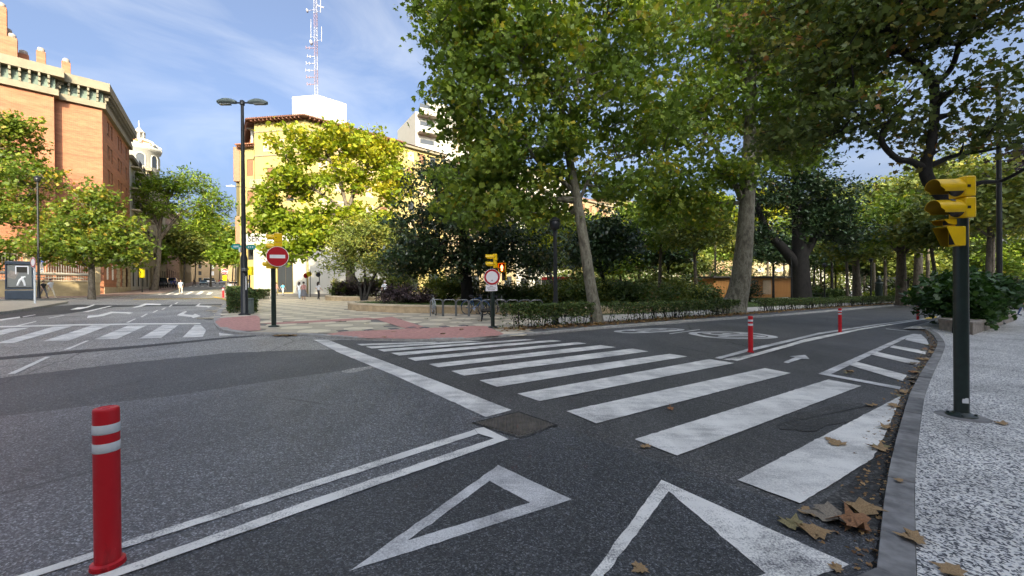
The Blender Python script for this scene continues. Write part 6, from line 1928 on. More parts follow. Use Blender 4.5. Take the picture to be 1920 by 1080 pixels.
for i, (px, Y, w_, h_, lf, lab) in enumerate(((1090, 84, 7, 6.0, 'leaf_olive', 'tall green thicket before the pale facades, behind the leaning plane'), (1165, 92, 7, 6.5, 'leaf_hedge', 'tall dark thicket before the facades, left of the lawn tree'), (1240, 104, 8, 7.5, 'leaf_olive', 'tall green thicket before the facades, behind the lawn tree'), (1320, 112, 8, 8.0, 'leaf_hedge', 'tall dark thicket before the facades, left of the stout plane'),
                                                      (1400, 118, 9, 8.5, 'leaf_olive', 'tall green thicket behind the stout plane trunk'), (1475, 122, 9, 8.5, 'leaf_hedge', 'tall dark thicket behind the right end of the kiosk'), (1550, 116, 9, 8.5, 'leaf_olive', 'tall green thicket right of the forked tree'), (1620, 116, 9, 8.0, 'leaf_hedge', 'tall dark thicket behind the black garden lamps'))):
    bush(lab, W(px, Y, .05), w_, 2.2, h_, 190 + i, 3000, .5, lf)
bush('small round clipped bush before the kiosk wall', W(1405, 46, .2), 1.6, 1.4, 2.3, 130, 2600, .16, 'leaf_magnolia')
for i, (px, Y, lab) in enumerate(((1650, 70, 'pale lime shrub far beyond the hedge, left'), (1700, 74, 'pale lime shrub far beyond the hedge, by the thick trunk'), (1670, 60, 'light shrub beside the monument pillar'))):
    bush(lab, W(px, Y, .1), 3.0, 2, 1.6, 134 + i, 1500, .3, 'leaf_yellow' if i < 2 else 'leaf_street')
bush('rounded hedge bush at the right behind the shrub', W(1905, 36, .1), 3.4, 2, 1.8, 138, 2600, .2, 'leaf_hedge')
# big fig-leaved shrub in the stone planter
cx, cy = G(1822, 606)
rng = np.random.default_rng(140)
bz = gz(17.6, 17.0) + .38
root = thing('shrub', 'big glossy dark green shrub spilling over the grey stone planter', 'bush', (19.3, 17.7, bz))
cl = lobes(rng, [(0, 0, .95, 1.7, 1.5, .85, 90), (-1.2, -.9, .75, .95, .9, .6, 50), (1.4, 1.1, 1.0, 1.5, 1.3, .9, 60), (-1.3, -1.5, .40, .5, .5, .4, 18), (3.2, 2.6, .9, 1.6, 1.4, .8, 50)], .05)
cl[:, 2] = np.maximum(cl[:, 2], .05)
idx = rng.integers(0, len(cl), 9000)
P = (cl[idx] + rng.normal(size=(9000, 3)) * np.array([.24, .24, .16])).astype(np.float32); P[:, 2] = np.maximum(P[:, 2], -.15)
link('foliage', leaf_mesh('foliage', P, .21, 'spray', 'leaf_fig', rng, .7, .4, (np.random.default_rng(1).random(len(cl)) * .7 + .15)[idx]), root)
b = MB()
for q in cl[::5]:
    b.tube([(q[0] * .3, q[1] * .3, -.1), (q[0] * .7, q[1] * .7, q[2] * .5), tuple(q)], [.03, .02, .008], 'bark_dark', 5, caps=False)
b.build('stems', root)

# --- grass
def grass(label, poly, n, seed, size, z):
    rng = np.random.default_rng(seed)
    A = np.array(poly); lo, hi = A.min(0), A.max(0)
    out = []
    while len(out) < n:
        q = lo + rng.random((n, 2)) * (hi - lo)
        out += [p for p in q if inside(p, poly)]
    out = np.array(out[:n])
    P = np.array([(p[0], p[1], gz(p[0], p[1]) + z) for p in out], dtype=np.float32)
    me = leaf_mesh('grass', P, size, 'blade', 'leaf_grass', rng, .15, -3.0)
    o = link('grass', me, None, 'stuff')
    o['label'] = label
def shrink(poly, k):
    c = np.mean(poly, 0)
    return [tuple(c + (np.array(p) - c) * k) for p in poly]
# ------------------------------------------------------------------ planters
def ccw(P):
    a = sum(P[i - 1][0] * P[i][1] - P[i][0] * P[i - 1][1] for i in range(len(P)))
    return P if a > 0 else P[::-1]
def planter(label, poly, h, stone, cap, t=0.32, step=0.62, hz=HP, soil='lawn_soil', maxn=200, sm_=True):
    poly = ccw(poly)
    P = [Vector((p[0], p[1], 0)) for p in poly]
    if sm_:
        P = spline(P + [P[0]], 5)
    else:
        P = P + [P[0]]
    S = []
    for a, c in zip(P, P[1:]):
        S.append((a, c))
    base = Vector((poly[0][0], poly[0][1], 0))
    root = thing('planter', label, 'planter', (0, 0, 0))
    R_ = resample(P, step) if sm_ else None
    if R_ is None:
        R_ = []
        for a, c in S:
            n = max(1, round((c - a).length / step))
            R_ += [a.lerp(c, k / n) for k in range(n)]
        R_.append(R_[0].copy())
    if (R_[-1] - R_[0]).length > 0.02:
        R_.append(R_[0].copy())
    n = len(R_) - 1
    N_ = []
    for i in range(n):
        d1 = (R_[i] - R_[i - 1 if i else n - 1]).normalized(); d2 = (R_[i + 1] - R_[i]).normalized()
        m = Vector((d1.y + d2.y, -d1.x - d2.x, 0)); m = m / max(.4, m.length_squared / 2)
        N_.append(m)
    N_.append(N_[0])
    rnd = random.Random(int(abs(base.x * 10)))
    def zz(p, z):
        return Vector((p.x, p.y, gz(p.x, p.y) + hz + z))
    for i in range(n):
        a, c, na, nc = R_[i], R_[i + 1], N_[i], N_[i + 1]
        g = (c - a).normalized() * .004
        a, c = a + g, c - g
        for nm, z0, z1, o0, o1, mt in (('stone', -.15, h - .10, rnd.uniform(-.006, .006), -t, stone), ('coping', h - .098, h, .035, -t - .04, cap)):
            q = [a + na * o1, a + na * o0, c + nc * o0, c + nc * o1]
            b = MB()
            lo, hi = [zz(v, z0) for v in q], [zz(v, z1) for v in q]
            r_ = .012
            sh = [v - Vector((0, 0, r_)) for v in hi]
            ce = sum(hi, Vector()) / 4
            tp = [v + (ce - v).normalized() * r_ for v in hi]
            b.face(lo[::-1], mt)
            for k in range(4):
                j = (k + 1) % 4
                b.face([lo[k], lo[j], sh[j], sh[k]][::1], mt); b.face([sh[k], sh[j], tp[j], tp[k]], mt)
            b.face(tp, mt)
            o = b.build(nm, root)
    inner = [R_[i] - N_[i] * t * .9 for i in range(n)]
    b = MB(); b.face([zz(v, h - .06) for v in inner], soil); b.build('soil', root)
    return root, [(v.x, v.y) for v in inner]
_, in1 = planter('curved pale stone planter wall around the lawn behind the bicycle stands', PL1, .42, 'planter_stone', 'planter_cap')
_, in2 = planter('pale stone planter wall of the rear lawn beyond the man in the white shirt', PL2, .42, 'planter_stone', 'planter_cap', step=.9)
c1 = Vector((*G(1760, 620), 0)); c2 = Vector((*G(1824, 631), 0)); c3 = Vector((*G(1921, 597), 0))
dd = Vector((.79, .61, 0))
ped = c2 + (c3 - c2).normalized() * 13
PLR = [(c1.x, c1.y), (c2.x, c2.y), (ped.x, ped.y), (c1 + (c3 - c2).normalized() * 13).to_2d()[:]]
PLR = [tuple(p) for p in PLR]
planter('weathered grey stone planter with rounded coping on the pebbled pavement', PLR, .42, 'grey_stone', 'grey_stone', t=.34, step=1.1, hz=HS, soil='soil', sm_=False)
grass('short grass on the curved lawn', in1, 17000, 150, .10, HP + .36)
grass('short grass on the rear lawn', in2, 9000, 151, .12, HP + .36)
lp_near = [q for q in lawn_poly]
grass('grass of the gardens behind the hedge', [(v.x, v.y) for v in h2 if v.x < 45] + [(50, 55), (30, 62), (14, 50), (9, 38), (11.5, 28.5)], 26000, 152, .16, HP + .02)

# ------------------------------------------------------------------ red bollards
def bollard(label, base, rot=0.0, group='red reflective lane bollards', H_=0.80, r=0.055):
    root = thing('bollard', label, 'bollard', base, rot, group)
    b = MB()
    b.lathe([(r, .036), (r, H_ - .227)], 'bollard_red', 36)
    b.build('post', root)
    f_ = MB()
    for pr in ([(r * 1.36, 0), (r * 1.36, .014)], [(r * 1.30, .0141), (r * 1.26, .0160)], [(r * 1.33, .0161), (r * 1.31, .030)], [(r * 1.27, .0301), (r * 1.02, .0365)]):
        f_.lathe(pr, 'bollard_red', 36)
    f_.build('base', root)
    for z0, z1 in ((H_ - .226, H_ - .178), (H_ - .130, H_ - .082)):
        w = MB(); w.lathe([(r + .0005, z0), (r + .0018, z0 + .002), (r + .0018, z1 - .002), (r + .0005, z1)], 'reflective_white', 36); w.build('reflective_band', root)
    m = MB(); m.lathe([(r, H_ - .177), (r, H_ - .131)], 'bollard_red', 36); m.build('collar', root)
    t = MB(); t.lathe([(r, H_ - .081), (r, H_ - .014), (r * .97, H_ - .004), (r * .90, H_), (r * .62, H_ + .002), (r * .60, H_ - .001), (r * .30, H_ - .001), (r * .28, H_ + .002)], 'bollard_red', 36); t.build('cap', root)
    return root
BH = 0.838
for (px, py), lab in (((202.5, 1062), 'red bollard with two white bands on the double line, bottom left foreground'), ((1407.5, 660.5), 'red bollard with two white bands at the start of the right double line'),
                      ((1575, 623.5), 'middle red bollard on the right double line'), ((1721, 599.8), 'farthest red bollard on the right double line, near the shrub')):
    v = GV(px, py)
    bollard(lab, tuple(v), 0.4, H_=BH if px < 300 else .865 if px < 1500 else .87, r=.0535)
v = GV(418.5, 558); bollard('orange red lane post by the kerb of the side street', tuple(v), H_=1.0, r=.09, group=None)

# ------------------------------------------------------------------ cover plate in the road
def cover():
    q = [GV(*p) for p in ((891, 795.5), (972, 775.5), (1040, 799), (976, 822))]
    c = sum(q, Vector()) / 4
    root = thing('utility_cover', 'worn square ribbed iron cover set in the asphalt at the end of the stop line', 'manhole cover', tuple(c))
    q = [v - c for v in q]
    up = Vector((0, 0, .0145))
    b = MB(); b.face([v + up for v in q][::-1] if (q[1] - q[0]).cross(q[2] - q[1]).z < 0 else [v + up for v in q], 'iron_plate'); b.build('plate', root)
    r_ = MB(); n = 26
    cr_ = (q[1] - q[0]).cross(q[2] - q[1]).z
    # ribs run along the camera-side diagonal
    def clip(line_t):
        # line through points between q0..q2 diagonal, parallel to q1-q3
        p = q[0].lerp(q[2], line_t); d = (q[3] - q[1]); ts = []
        for i in range(4):
            a, e = q[i], q[(i + 1) % 4]; s = e - a
            den = d.x * s.y - d.y * s.x
            if abs(den) < 1e-9: continue
            t = ((a.x - p.x) * s.y - (a.y - p.y) * s.x) / den
            u = ((a.x - p.x) * d.y - (a.y - p.y) * d.x) / den
            if -1e-6 <= u <= 1 + 1e-6: ts.append(t)
        return (p + d * min(ts), p + d * max(ts)) if len(ts) >= 2 else None
    for k in range(1, n):
        s = clip(k / n)
        if not s: continue
        a, e = s[0].lerp(s[1], .06), s[0].lerp(s[1], .94)
        d = (q[2] - q[0]).normalized() * .011
        z = Vector((0, 0, .006))
        P = [a - d + up, a + d + up, e + d + up, e - d + up]; T = [a - d * .5 + up + z, a + d * .5 + up + z, e + d * .5 + up + z, e - d * .5 + up + z]
        for i in range(4):
            j = (i + 1) % 4
            r_.face([P[i], P[j], T[j], T[i]], 'iron_plate')
        r_.face(T, 'iron_plate')
    r_.build('rib', root, 'stuff')
    f_ = MB()
    for i in range(4):
        a, e = q[i] * 1.0, q[(i + 1) % 4] * 1.0
        a2, e2 = q[i] * 1.10, q[(i + 1) % 4] * 1.10
        f_.face([a + up * 1.25, e + up * 1.25, e2 + up * 1.1, a2 + up * 1.1], 'gutter_grit')
    f_.build('frame', root)
cover()

# ------------------------------------------------------------------ traffic signals
def visor(b, M, r, L, mat='signal_yellow', inner='hood_inside_shaded', open_=(200, 340), k=22, t=.004, taper=.0):
    """cut-away tunnel hood along -Y of M, open below"""
    a0, a1 = R(-open_[0] + 180 - 0), 0
    s0, s1 = R(-30), R(210)                                # covers the top, open below
    for q in range(k):
        u0, u1 = s0 + (s1 - s0) * q / k, s0 + (s1 - s0) * (q + 1) / k
        def L_(u):
            return L * (1.0 if math.sin(u) > .1 else max(.8, .97 + .5 * math.sin(u)))
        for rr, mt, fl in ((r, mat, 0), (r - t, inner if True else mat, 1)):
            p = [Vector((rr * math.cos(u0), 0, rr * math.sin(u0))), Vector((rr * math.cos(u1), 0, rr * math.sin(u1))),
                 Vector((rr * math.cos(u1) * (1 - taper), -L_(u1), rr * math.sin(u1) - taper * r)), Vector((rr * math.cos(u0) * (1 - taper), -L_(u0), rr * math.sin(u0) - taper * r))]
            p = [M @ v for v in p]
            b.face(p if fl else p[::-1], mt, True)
        p = [M @ Vector((rr * math.cos(u), -L_(u), rr * math.sin(u))) for rr, u in ((r, u0), (r, u1), (r - t, u1), (r - t, u0))]
        b.face(p, mat)
def signal_lamps(root, M, zs, w, hsec, d, r, L, visor_inner='hood_inside_shaded', lens='lens_dark'):
    for z in zs:
        h = MB(); h.box((0, d / 2, z), (w, d, hsec - .006), 'signal_yellow', ch=.016)
        o = h.build('housing', root); o.matrix_local = M
        v = MB(); visor(v, Matrix.Translation((0, .004, z)), r, L, inner=visor_inner)
        o2 = v.build('visor', root); o2.matrix_local = M
        l = MB(); l.lathe([(r * .96, 0), (r * .90, .016), (r * .6, .030), (.01, .036)], lens, 20, Matrix.Translation((0, .002, z)) @ Matrix.Rotation(R(90), 4, 'X'))
        o3 = l.build('lens', root); o3.matrix_local = M
        k = MB(); k.box((w / 2 + .002, d * .25, z), (.008, .03, .03), 'signal_dark'); k.build('latch', root).matrix_local = M
def near_signal():
    base = GV(1803, 780, HS)
    root = thing('traffic_signal', 'yellow two lamp traffic signal on a dark green pole, right foreground pavement', 'traffic light', tuple(base))
    Y = base.y
    top = at(1803, 410, Y).z - base.z
    b = MB()
    b.lathe([(.066, .02), (.066, top)], 'pole_green', 28); b.build('pole', root)
    f_ = MB(); f_.lathe([(.135, 0), (.135, .018), (.09, .026), (.072, .05)], 'pole_green', 28)
    for k in range(4):
        t = R(45 + 90 * k); f_.lathe([(.014, .015), (.014, .036), (.008, .042)], 'pole_green', 8, Matrix.Translation((.112 * math.cos(t), .112 * math.sin(t), 0)))
    f_.build('base_plate', root)
    m = MB(); m.lathe([(.24, -.006), (.22, .003), (.10, .006)], 'kerb_stone', 24); m.build('mortar_collar', root)
    s = MB()
    for k, (t, z, w, h) in enumerate(((-1.9, .19, .055, .05), (-1.72, .205, .03, .04), (-2.1, .185, .03, .025))):
        c = Vector((.0675 * math.cos(t), .0675 * math.sin(t), z))
        s.box(c, (.002, w, h), 'sign_white', rot=t)
    s.build('sticker_remains', root)
    yaw = R(-90)                                           # lamps look to the left across the road
    M = Matrix.Translation((-.105, .015, 0)) @ Matrix.Rotation(yaw + R(6), 4, 'Z')
    zt, zb = at(1803, 333, Y).z - base.z, at(1803, 411, Y).z - base.z
    hs_ = (zt - zb) / 2
    M = Matrix.Translation((-.045, -.005, 0)) @ Matrix.Rotation(yaw - R(4), 4, 'Z')
    signal_lamps(root, M, (zt - hs_ / 2, zb + hs_ / 2), .215, hs_, .11, .104, .27)
    # medallion on the lower hood
    e = MB(); e.lathe([(.026, 0), (.026, .003), (.012, .0035)], 'galvanised', 14, M @ Matrix.Translation((.062, -.10, zb + hs_ / 2 + .092)) @ Matrix.Rotation(R(35), 4, 'Y')); e.build('medallion', root)
    br = MB(); br.box(M @ Vector((-.05, .02, zb - .06)), (.10, .10, .12), 'signal_yellow', rot=yaw, ch=.012); br.build('bracket', root)
    # pedestrian lamp hoods below, also turned to the left
    z0, z1 = at(1803, 462, Y).z - base.z, at(1803, 426, Y).z - base.z
    for (za, zc, off, nm, dy) in ((z0, z1, .0, 'pedestrian_hood', -.01), (z1 + .03, zb - .0, .035, 'pedestrian_hood', .06)):
        w = .16; L = .19 - off * 1.2; h = zc - za
        pr = [(-.07, 0), (-.09 - L, h), (-.075, h), (-.07, h)]
        p = MB()
        side = [(-.068, 0.0), (-.16, 0.012), (-.07 - L, h), (-.068, h)]
        for s_ in (-1, 1):
            y = dy + s_ * w / 2
            q = [Vector((x, y, za + z)) for x, z in side]
            q2 = [Vector((x, y - s_ * .005, za + z)) for x, z in side]
            p.face(q if s_ < 0 else q[::-1], 'signal_yellow'); p.face(q2[::-1] if s_ < 0 else q2, 'hood_inside_shaded')
        a, c = side[2], side[3]
        p.face([Vector((a[0], dy - w / 2, za + h)), Vector((c[0], dy - w / 2, za + h)), Vector((c[0], dy + w / 2, za + h)), Vector((a[0], dy + w / 2, za + h))], 'signal_yellow')
        p.box((-.055, dy, za + h / 2), (.05, w, h), 'signal_yellow', ch=.008)
        p.box((-.0815, dy, za + h / 2), (.002, w * .8, h * .8), 'lens_dark')
        p.build(nm, root)
    bk = MB(); bk.box((.062, 0, (z0 + zb) / 2), (.03, .06, zb - z0 + .02), 'signal_yellow', ch=.006); bk.build('strap', root)
near_signal()

def disc_sign(root, M, r, kind):
    b = MB(); b.lathe([(r, 0), (r, .012)], 'galvanised', 40, M @ Matrix.Rotation(R(90), 4, 'X')); b.build('sign_back', root)
    f_ = MB()
    def dsk(rr, mat, y, inner=0.0):
        K = 48
        for k in range(K):
            a, c = 2 * math.pi * k / K, 2 * math.pi * (k + 1) / K
            q = [Vector((rr * math.cos(a), y, rr * math.sin(a))), Vector((rr * math.cos(c), y, rr * math.sin(c))), Vector((inner * math.cos(c), y, inner * math.sin(c))), Vector((inner * math.cos(a), y, inner * math.sin(a)))]
            f_.face([M @ v for v in q] if inner else [M @ v for v in q[:2]] + [M @ Vector((0, y, 0))], mat)
    dsk(r, 'sign_white', -.0145)
    if kind == 'no_entry':
        dsk(r * .955, 'sign_red', -.0165)
        f_.box(M @ Vector((0, -.018, 0)), (r * 1.36, .003, r * .34), 'sign_white', rot=M.to_euler().z)
    else:
        dsk(r * .95, 'sign_red', -.0165, r * .72)
        f_.lathe([(r * .08, 0), (r * .06, .002)], 'kerb_stone', 10, M @ Matrix.Translation((0, -.0165, -r * .42)) @ Matrix.Rotation(R(90), 4, 'X'))
    f_.build('sign_face', root)

# --- no entry sign with signal, left of the plaza
def left_signal():
    base = GV(513.5, 612.5, HP); Y = base.y
    root = thing('traffic_signal', 'yellow traffic signal seen from the side behind the no entry sign, on a dark pole', 'traffic light', tuple(base))
    top = at(510, 437, Y).z - base.z
    b = MB(); b.lathe([(.075, 0), (.075, top - .9)], 'pole_green', 18); b.lathe([(.17, 0), (.17, .03), (.09, .05)], 'pole_green', 18); b.build('pole', root)
    z0, z1 = at(510, 489, Y).z - base.z, top
    n = 3; hs_ = (z1 - z0) / n
    M = Matrix.Translation((.02, .03, 0)) @ Matrix.Rotation(R(-62), 4, 'Z')
    signal_lamps(root, M, [z0 + hs_ * (k + .5) for k in range(n)], .27, hs_, .24, .11, .24)
    zl = at(510, 504, Y).z - base.z
    h = MB(); h.box((-.04, .02, (zl + z0) / 2), (.30, .24, z0 - zl - .02), 'signal_yellow', rot=R(-20), ch=.02); h.build('pedestrian_housing', root)
    v = MB(); visor(v, Matrix.Translation((-.16, .0, (zl + z0) / 2)) @ Matrix.Rotation(R(-80), 4, 'Z'), .09, .16); v.build('visor', root)
    sx = at(520.5, 481, Y - .14)
    s = thing('no_entry_sign', 'round red no entry sign with a white bar at the plaza corner', 'road sign', (sx.x, sx.y, sx.z))
    disc_sign(s, Matrix.Rotation(R(18), 4, 'Z'), .335, 'no_entry')
    br = MB(); br.box((-.06, .09, 0), (.05, .16, .05), 'galvanised'); br.build('bracket', s)
left_signal()
def mid_signal():
    base = GV(924, 614, HP); Y = base.y
    root = thing('traffic_signal', 'yellow two lamp signal with a lit red pedestrian lamp across the crossing', 'traffic light', tuple(base))
    zt = at(924, 476, Y).z - base.z; zb = at(924, 503, Y).z - base.z
    b = MB(); b.lathe([(.07, 0), (.07, zt - .05)], 'pole_green', 18); b.lathe([(.16, 0), (.16, .03), (.085, .05)], 'pole_green', 18); b.build('pole', root)
    hs_ = (zt - zb) / 2
    M = Matrix.Translation((.02, .0, 0)) @ Matrix.Rotation(R(-78), 4, 'Z')
    signal_lamps(root, M, (zb + hs_ / 2, zt - hs_ / 2), .27, hs_, .13, .105, .27)
    c = at(941, 502, Y); c = c - base
    p = MB(); p.box((c.x, c.y + .05, c.z), (.26, .20, .32), 'signal_yellow', rot=R(-8), ch=.015); ph = p.build('pedestrian_housing', root)
    f_ = MB(); f_.box((c.x, c.y - .056, c.z), (.20, .006, .25), 'signal_dark', rot=R(-8)); f_.build('pedestrian_lens', root)
    g = MB()
    y = c.y - .064
    g.lathe([(.018, 0), (.018, .004)], 'red_lamp', 12, Matrix.Translation((c.x, y, c.z + .078)) @ Matrix.Rotation(R(90), 4, 'X'))
    for dx, dz, w, h_, a in ((0, .02, .05, .085, 0), (-.032, .022, .014, .08, 8), (.032, .022, .014, .08, -8), (-.014, -.06, .02, .10, 3), (.014, -.06, .02, .10, -3)):
        g.box((c.x + dx, y, c.z + dz), (w, .004, h_), 'red_lamp', M=Matrix.Rotation(R(a), 4, 'Y'))
    g.build('standing_figure', root)
    hd = MB(); hd.box((c.x, c.y - .10, c.z + .155), (.27, .16, .012), 'signal_yellow', rot=R(-8))
    hd.box((c.x + .13, c.y - .10, c.z + .02), (.012, .16, .28), 'signal_yellow', rot=R(-8)); hd.box((c.x - .13, c.y - .10, c.z + .08), (.012, .16, .16), 'signal_yellow', rot=R(-8)); hd.build('pedestrian_hood', root)
    l2 = MB(); l2.box((c.x + .06, c.y + .12, c.z - .28), (.12, .16, .34), 'signal_dark', rot=R(12), ch=.015); l2.box((c.x + .13, c.y + .04, c.z - .28), (.02, .20, .32), 'signal_yellow', rot=R(12)); l2.build('lower_housing', root)
    a = MB(); a.tube([(.03, .03, c.z - .05), (c.x, c.y + .12, c.z - .05)], .025, 'pole_green', 8); a.build('bracket', root)
    sv = at(922.5, 519.5, Y - .12)
    s = thing('no_vehicles_sign', 'round white sign with a red rim on the signal pole by the hedge', 'road sign', tuple(sv))
    disc_sign(s, Matrix.Rotation(R(4), 4, 'Z'), .285, 'no_vehicles')
    pl = at(921.5, 540, Y - .12)
    q = thing('sign_plate', 'small white rectangular plate under the red rimmed sign', 'sign plate', tuple(pl))
    m = MB(); m.box((0, 0, 0), (.40, .012, .22), 'sign_white', ch=.004); m.build('plate', q)
    t = MB()
    for z, w in ((.055, .13), (.0, .30), (-.055, .24)):
        n = int(w / .03)
        for k in range(n):
            t.box(((k - (n - 1) / 2) * .03, -.0075, z), (.02, .002, .026 if k % 2 else .03), 'kerb_stone')
    t.build('worn_lettering', q)
mid_signal()

# ------------------------------------------------------------------ lamp columns
def double_lamp():
    base = GV(458.5, 590.5, HP); Y = base.y
    root = thing('street_lamp', 'tall dark lamp column with two grey lamp heads at the street corner', 'street lamp', tuple(base))
    H_ = at(452, 192, Y).z - base.z
    b = MB(); b.lathe([(.24, 0), (.24, .04), (.19, .06), (.15, .1), (.14, 2.6), (.10, 2.75), (.085, H_ * .6), (.062, H_)], 'pole_black', 20); b.build('column', root)
    a = MB(); a.tube([(-.35, 0, H_ - .02), (.35, 0, H_ - .02)], .035, 'pole_black', 10); a.lathe([(.1, H_ - .12), (.1, H_ + .06), (.05, H_ + .1)], 'pole_black', 14); a.build('arm', root)
    for s in (-1, 1):
        h = MB()
        n = 9; P, Rr = [], []
        for k in range(n):
            t = k / (n - 1)
            x = s * (.28 + .85 * t); P.append((x, 0, H_ + .0 + .06 * math.sin(math.pi * t) + (.03 if s < 0 else -.05) * t))
            Rr.append(.04 + .09 * math.sin(math.pi * min(1, t * .75 + .12)))
        h.tube(P, Rr, 'galvanised' if False else 'grey_bollard', 14)
        o = h.build('lamp_head', root)
        g = MB(); g.box((s * .78, 0, H_ - .085), (.5, .17, .05), 'poster_glass', ch=.02); g.build('lens', o)
    k = MB(); k.box((-.11, -.10, 2.95), (.06, .10, .22), 'sign_white', ch=.01); k.build('notice', root)
    k = MB(); k.box((.10, -.15, 2.05), (.14, .16, .14), 'galvanised', ch=.02); k.build('control_box', root)
    k = MB(); k.box((.15, -.10, 1.45), (.03, .03, .62), 'sign_white'); k.build('conduit', root)
    def sign(px0, px1, py0, py1, lab, rot):
        p, q = at(px0, py0, Y - .1), at(px1, py1, Y - .1)
        w, h_ = abs(q.x - p.x), abs(p.z - q.z)
        s = thing('street_name_sign', lab, 'street sign', ((p.x + q.x) / 2, Y - .1, (p.z + q.z) / 2), rot)
        m = MB()
        e = h_ / 2
        out = [(-w / 2 + e, -e), (w / 2 - e, -e), (w / 2, 0), (w / 2 - e, e), (-w / 2 + e, e), (-w / 2, 0)]
        m.prism(out, -.012, .012, 'sign_green', Matrix.Rotation(R(90), 4, 'X')); m.build('panel', s)
        t = MB()
        n = max(3, int((w - 2 * e) / .09))
        for k in range(n):
            t.box((-w / 2 + e + (k + .5) * (w - 2 * e) / n, -.0135, 0), (.05, .002, h_ * .34), 'reflective_white')
        t.build('worn_lettering', s)
        br = MB(); br.box((w / 2 if px0 < 455 else -w / 2, .05, 0), (.12, .12, .06), 'pole_black'); br.build('bracket', s)
    sign(433, 452.5, 457.5, 467, 'short green street name sign on the left of the lamp column', R(8))
    sign(459.5, 481, 459, 467.5, 'green street name sign on the right of the lamp column', R(-8))
double_lamp()
def pole_lamp(label, px, pyb, pyt, Y=None, r=.09, head=True, h=HP, name='street_lamp', tall=None):
    if Y is None:
        base = GV(px, pyb, h); Y = base.y
    else:
        x = at(px, 540, Y).x; base = Vector((x, Y, gz(x, Y) + h))
    root = thing(name, label, 'street lamp', tuple(base))
    H_ = tall or at(px, pyt, Y).z - base.z
    b = MB(); b.lathe([(r * 1.9, 0), (r * 1.9, .05), (r * 1.4, .1), (r * 1.25, .9), (r, 1.0), (r * .8, H_)], 'pole_black', 16); b.build('column', root)
    if head:
        l = MB(); l.lathe([(r * .8, H_), (r * 1.2, H_ + .03), (.17, H_ + .06), (.21, H_ + .35), (.10, H_ + .42)], 'pole_black', 12); l.build('lantern', root)
        g = MB(); g.lathe([(.165, H_ + .08), (.19, H_ + .30)], 'poster_glass', 12); 
        c = MB(); c.lathe([(.24, H_ + .36), (.20, H_ + .42), (.05, H_ + .52)], 'pole_black', 12); c.build('lantern_cap', root)
    return root
pole_lamp('dark green lamp post standing in the near end of the hedge', 1042, 608, 432, r=.085)
pole_lamp('tall black lamp column behind the shrub at the right', 1874, 0, 60, Y=19.0, r=.10, head=False, tall=11.5)
pole_lamp('thin dark post beyond the hedge, left of the forked tree trunk', 1484, 0, 500, Y=35, r=.06, head=False, tall=4.2)
pole_lamp('black garden lamp beyond the hedge, next to the forked tree', 1546, 0, 502, Y=46, r=.07)
pole_lamp('black garden lamp beyond the hedge, left of the thick trunk', 1633, 0, 492, Y=48, r=.09)
pole_lamp('small black garden lamp by the thin stemmed tree', 1604, 0, 506, Y=52, r=.06)
pole_lamp('dark lamp column by the boundary wall carrying the blue sign', 73, 559.5, 342, h=.12, r=.075)
# arm lamp over the side street at the corner block
x0 = at(452, 350, 60)
r_ = thing('wall_lamp', 'slim arm lamp reaching over the side street from the corner block', 'street lamp', (at(470, 352, 62).x, 62, at(470, 352, 62).z))
b = MB(); b.tube([(0, .8, 0), (-1.6, 0, .15), (-2.4, 0, .2)], .05, 'pole_black', 8); b.build('arm', r_)
b = MB(); b.tube([(-2.3, 0, .2), (-2.8, 0, .27), (-3.6, 0, .3)], [.06, .16, .08], 'reflective_white', 10); b.build('lamp_head', r_)

# ------------------------------------------------------------------ street furniture
base = GV(470.5, 588, HP)
t = thing('grey_bollard', 'short grey green round post beside the lamp column', 'bollard', tuple(base))
b = MB(); b.lathe([(.125, 0), (.125, .70), (.118, .725), (.09, .735)], 'grey_bollard', 20); b.build('post', t)
b = MB(); b.lathe([(.132, .64), (.132, .67)], 'pole_black', 20); b.build('band', t)

def yellow_box(label, px0, px1, py0, py1, Y, pole=True, pyb=560):
    p, q = at(px0, py0, Y), at(px1, py1, Y)
    x = (p.x + q.x) / 2
    z0 = gz(x, Y) + .1
    root = thing('yellow_signal_box', label, 'signal box', (x, Y, z0))
    b = MB(); b.box((0, 0, (p.z + q.z) / 2 - z0), (abs(q.x - p.x), .35, abs(p.z - q.z)), 'sign_yellow', ch=.05); b.build('housing', root)
    b = MB(); b.lathe([(.08, 0), (.06, .2), (.06, min(p.z, q.z) - z0 + .05)], 'pole_black', 12); b.build('pole', root)
    b = MB(); b.box((0, -.18, (p.z + q.z) / 2 - z0 + .15), (abs(q.x - p.x) * .3, .02, .12), 'lens_dark'); b.build('label_plate', root)
yellow_box('bright yellow square box sign on a post in front of the white ground floor', 461, 474, 500, 516, 34)
yellow_box('yellow back of a signal on a black post on the left pavement', 262.5, 270, 504, 521, 52)
# small far no entry sign
x = at(421.5, 509, 60)
t = thing('far_no_entry_sign', 'small far no entry sign with a yellow box under it in the side street', 'road sign', (x.x, x.y, x.z))
disc_sign(t, Matrix.Rotation(R(25), 4, 'Z'), .40, 'no_entry')
b = MB(); b.tube([(0, .05, .4), (0, .05, -3.2)], .05, 'pole_black', 8); b.build('pole', t)
b = MB(); b.box((0, 0, -.95), (.5, .2, .75), 'sign_yellow', ch=.04); b.build('signal_box', t)
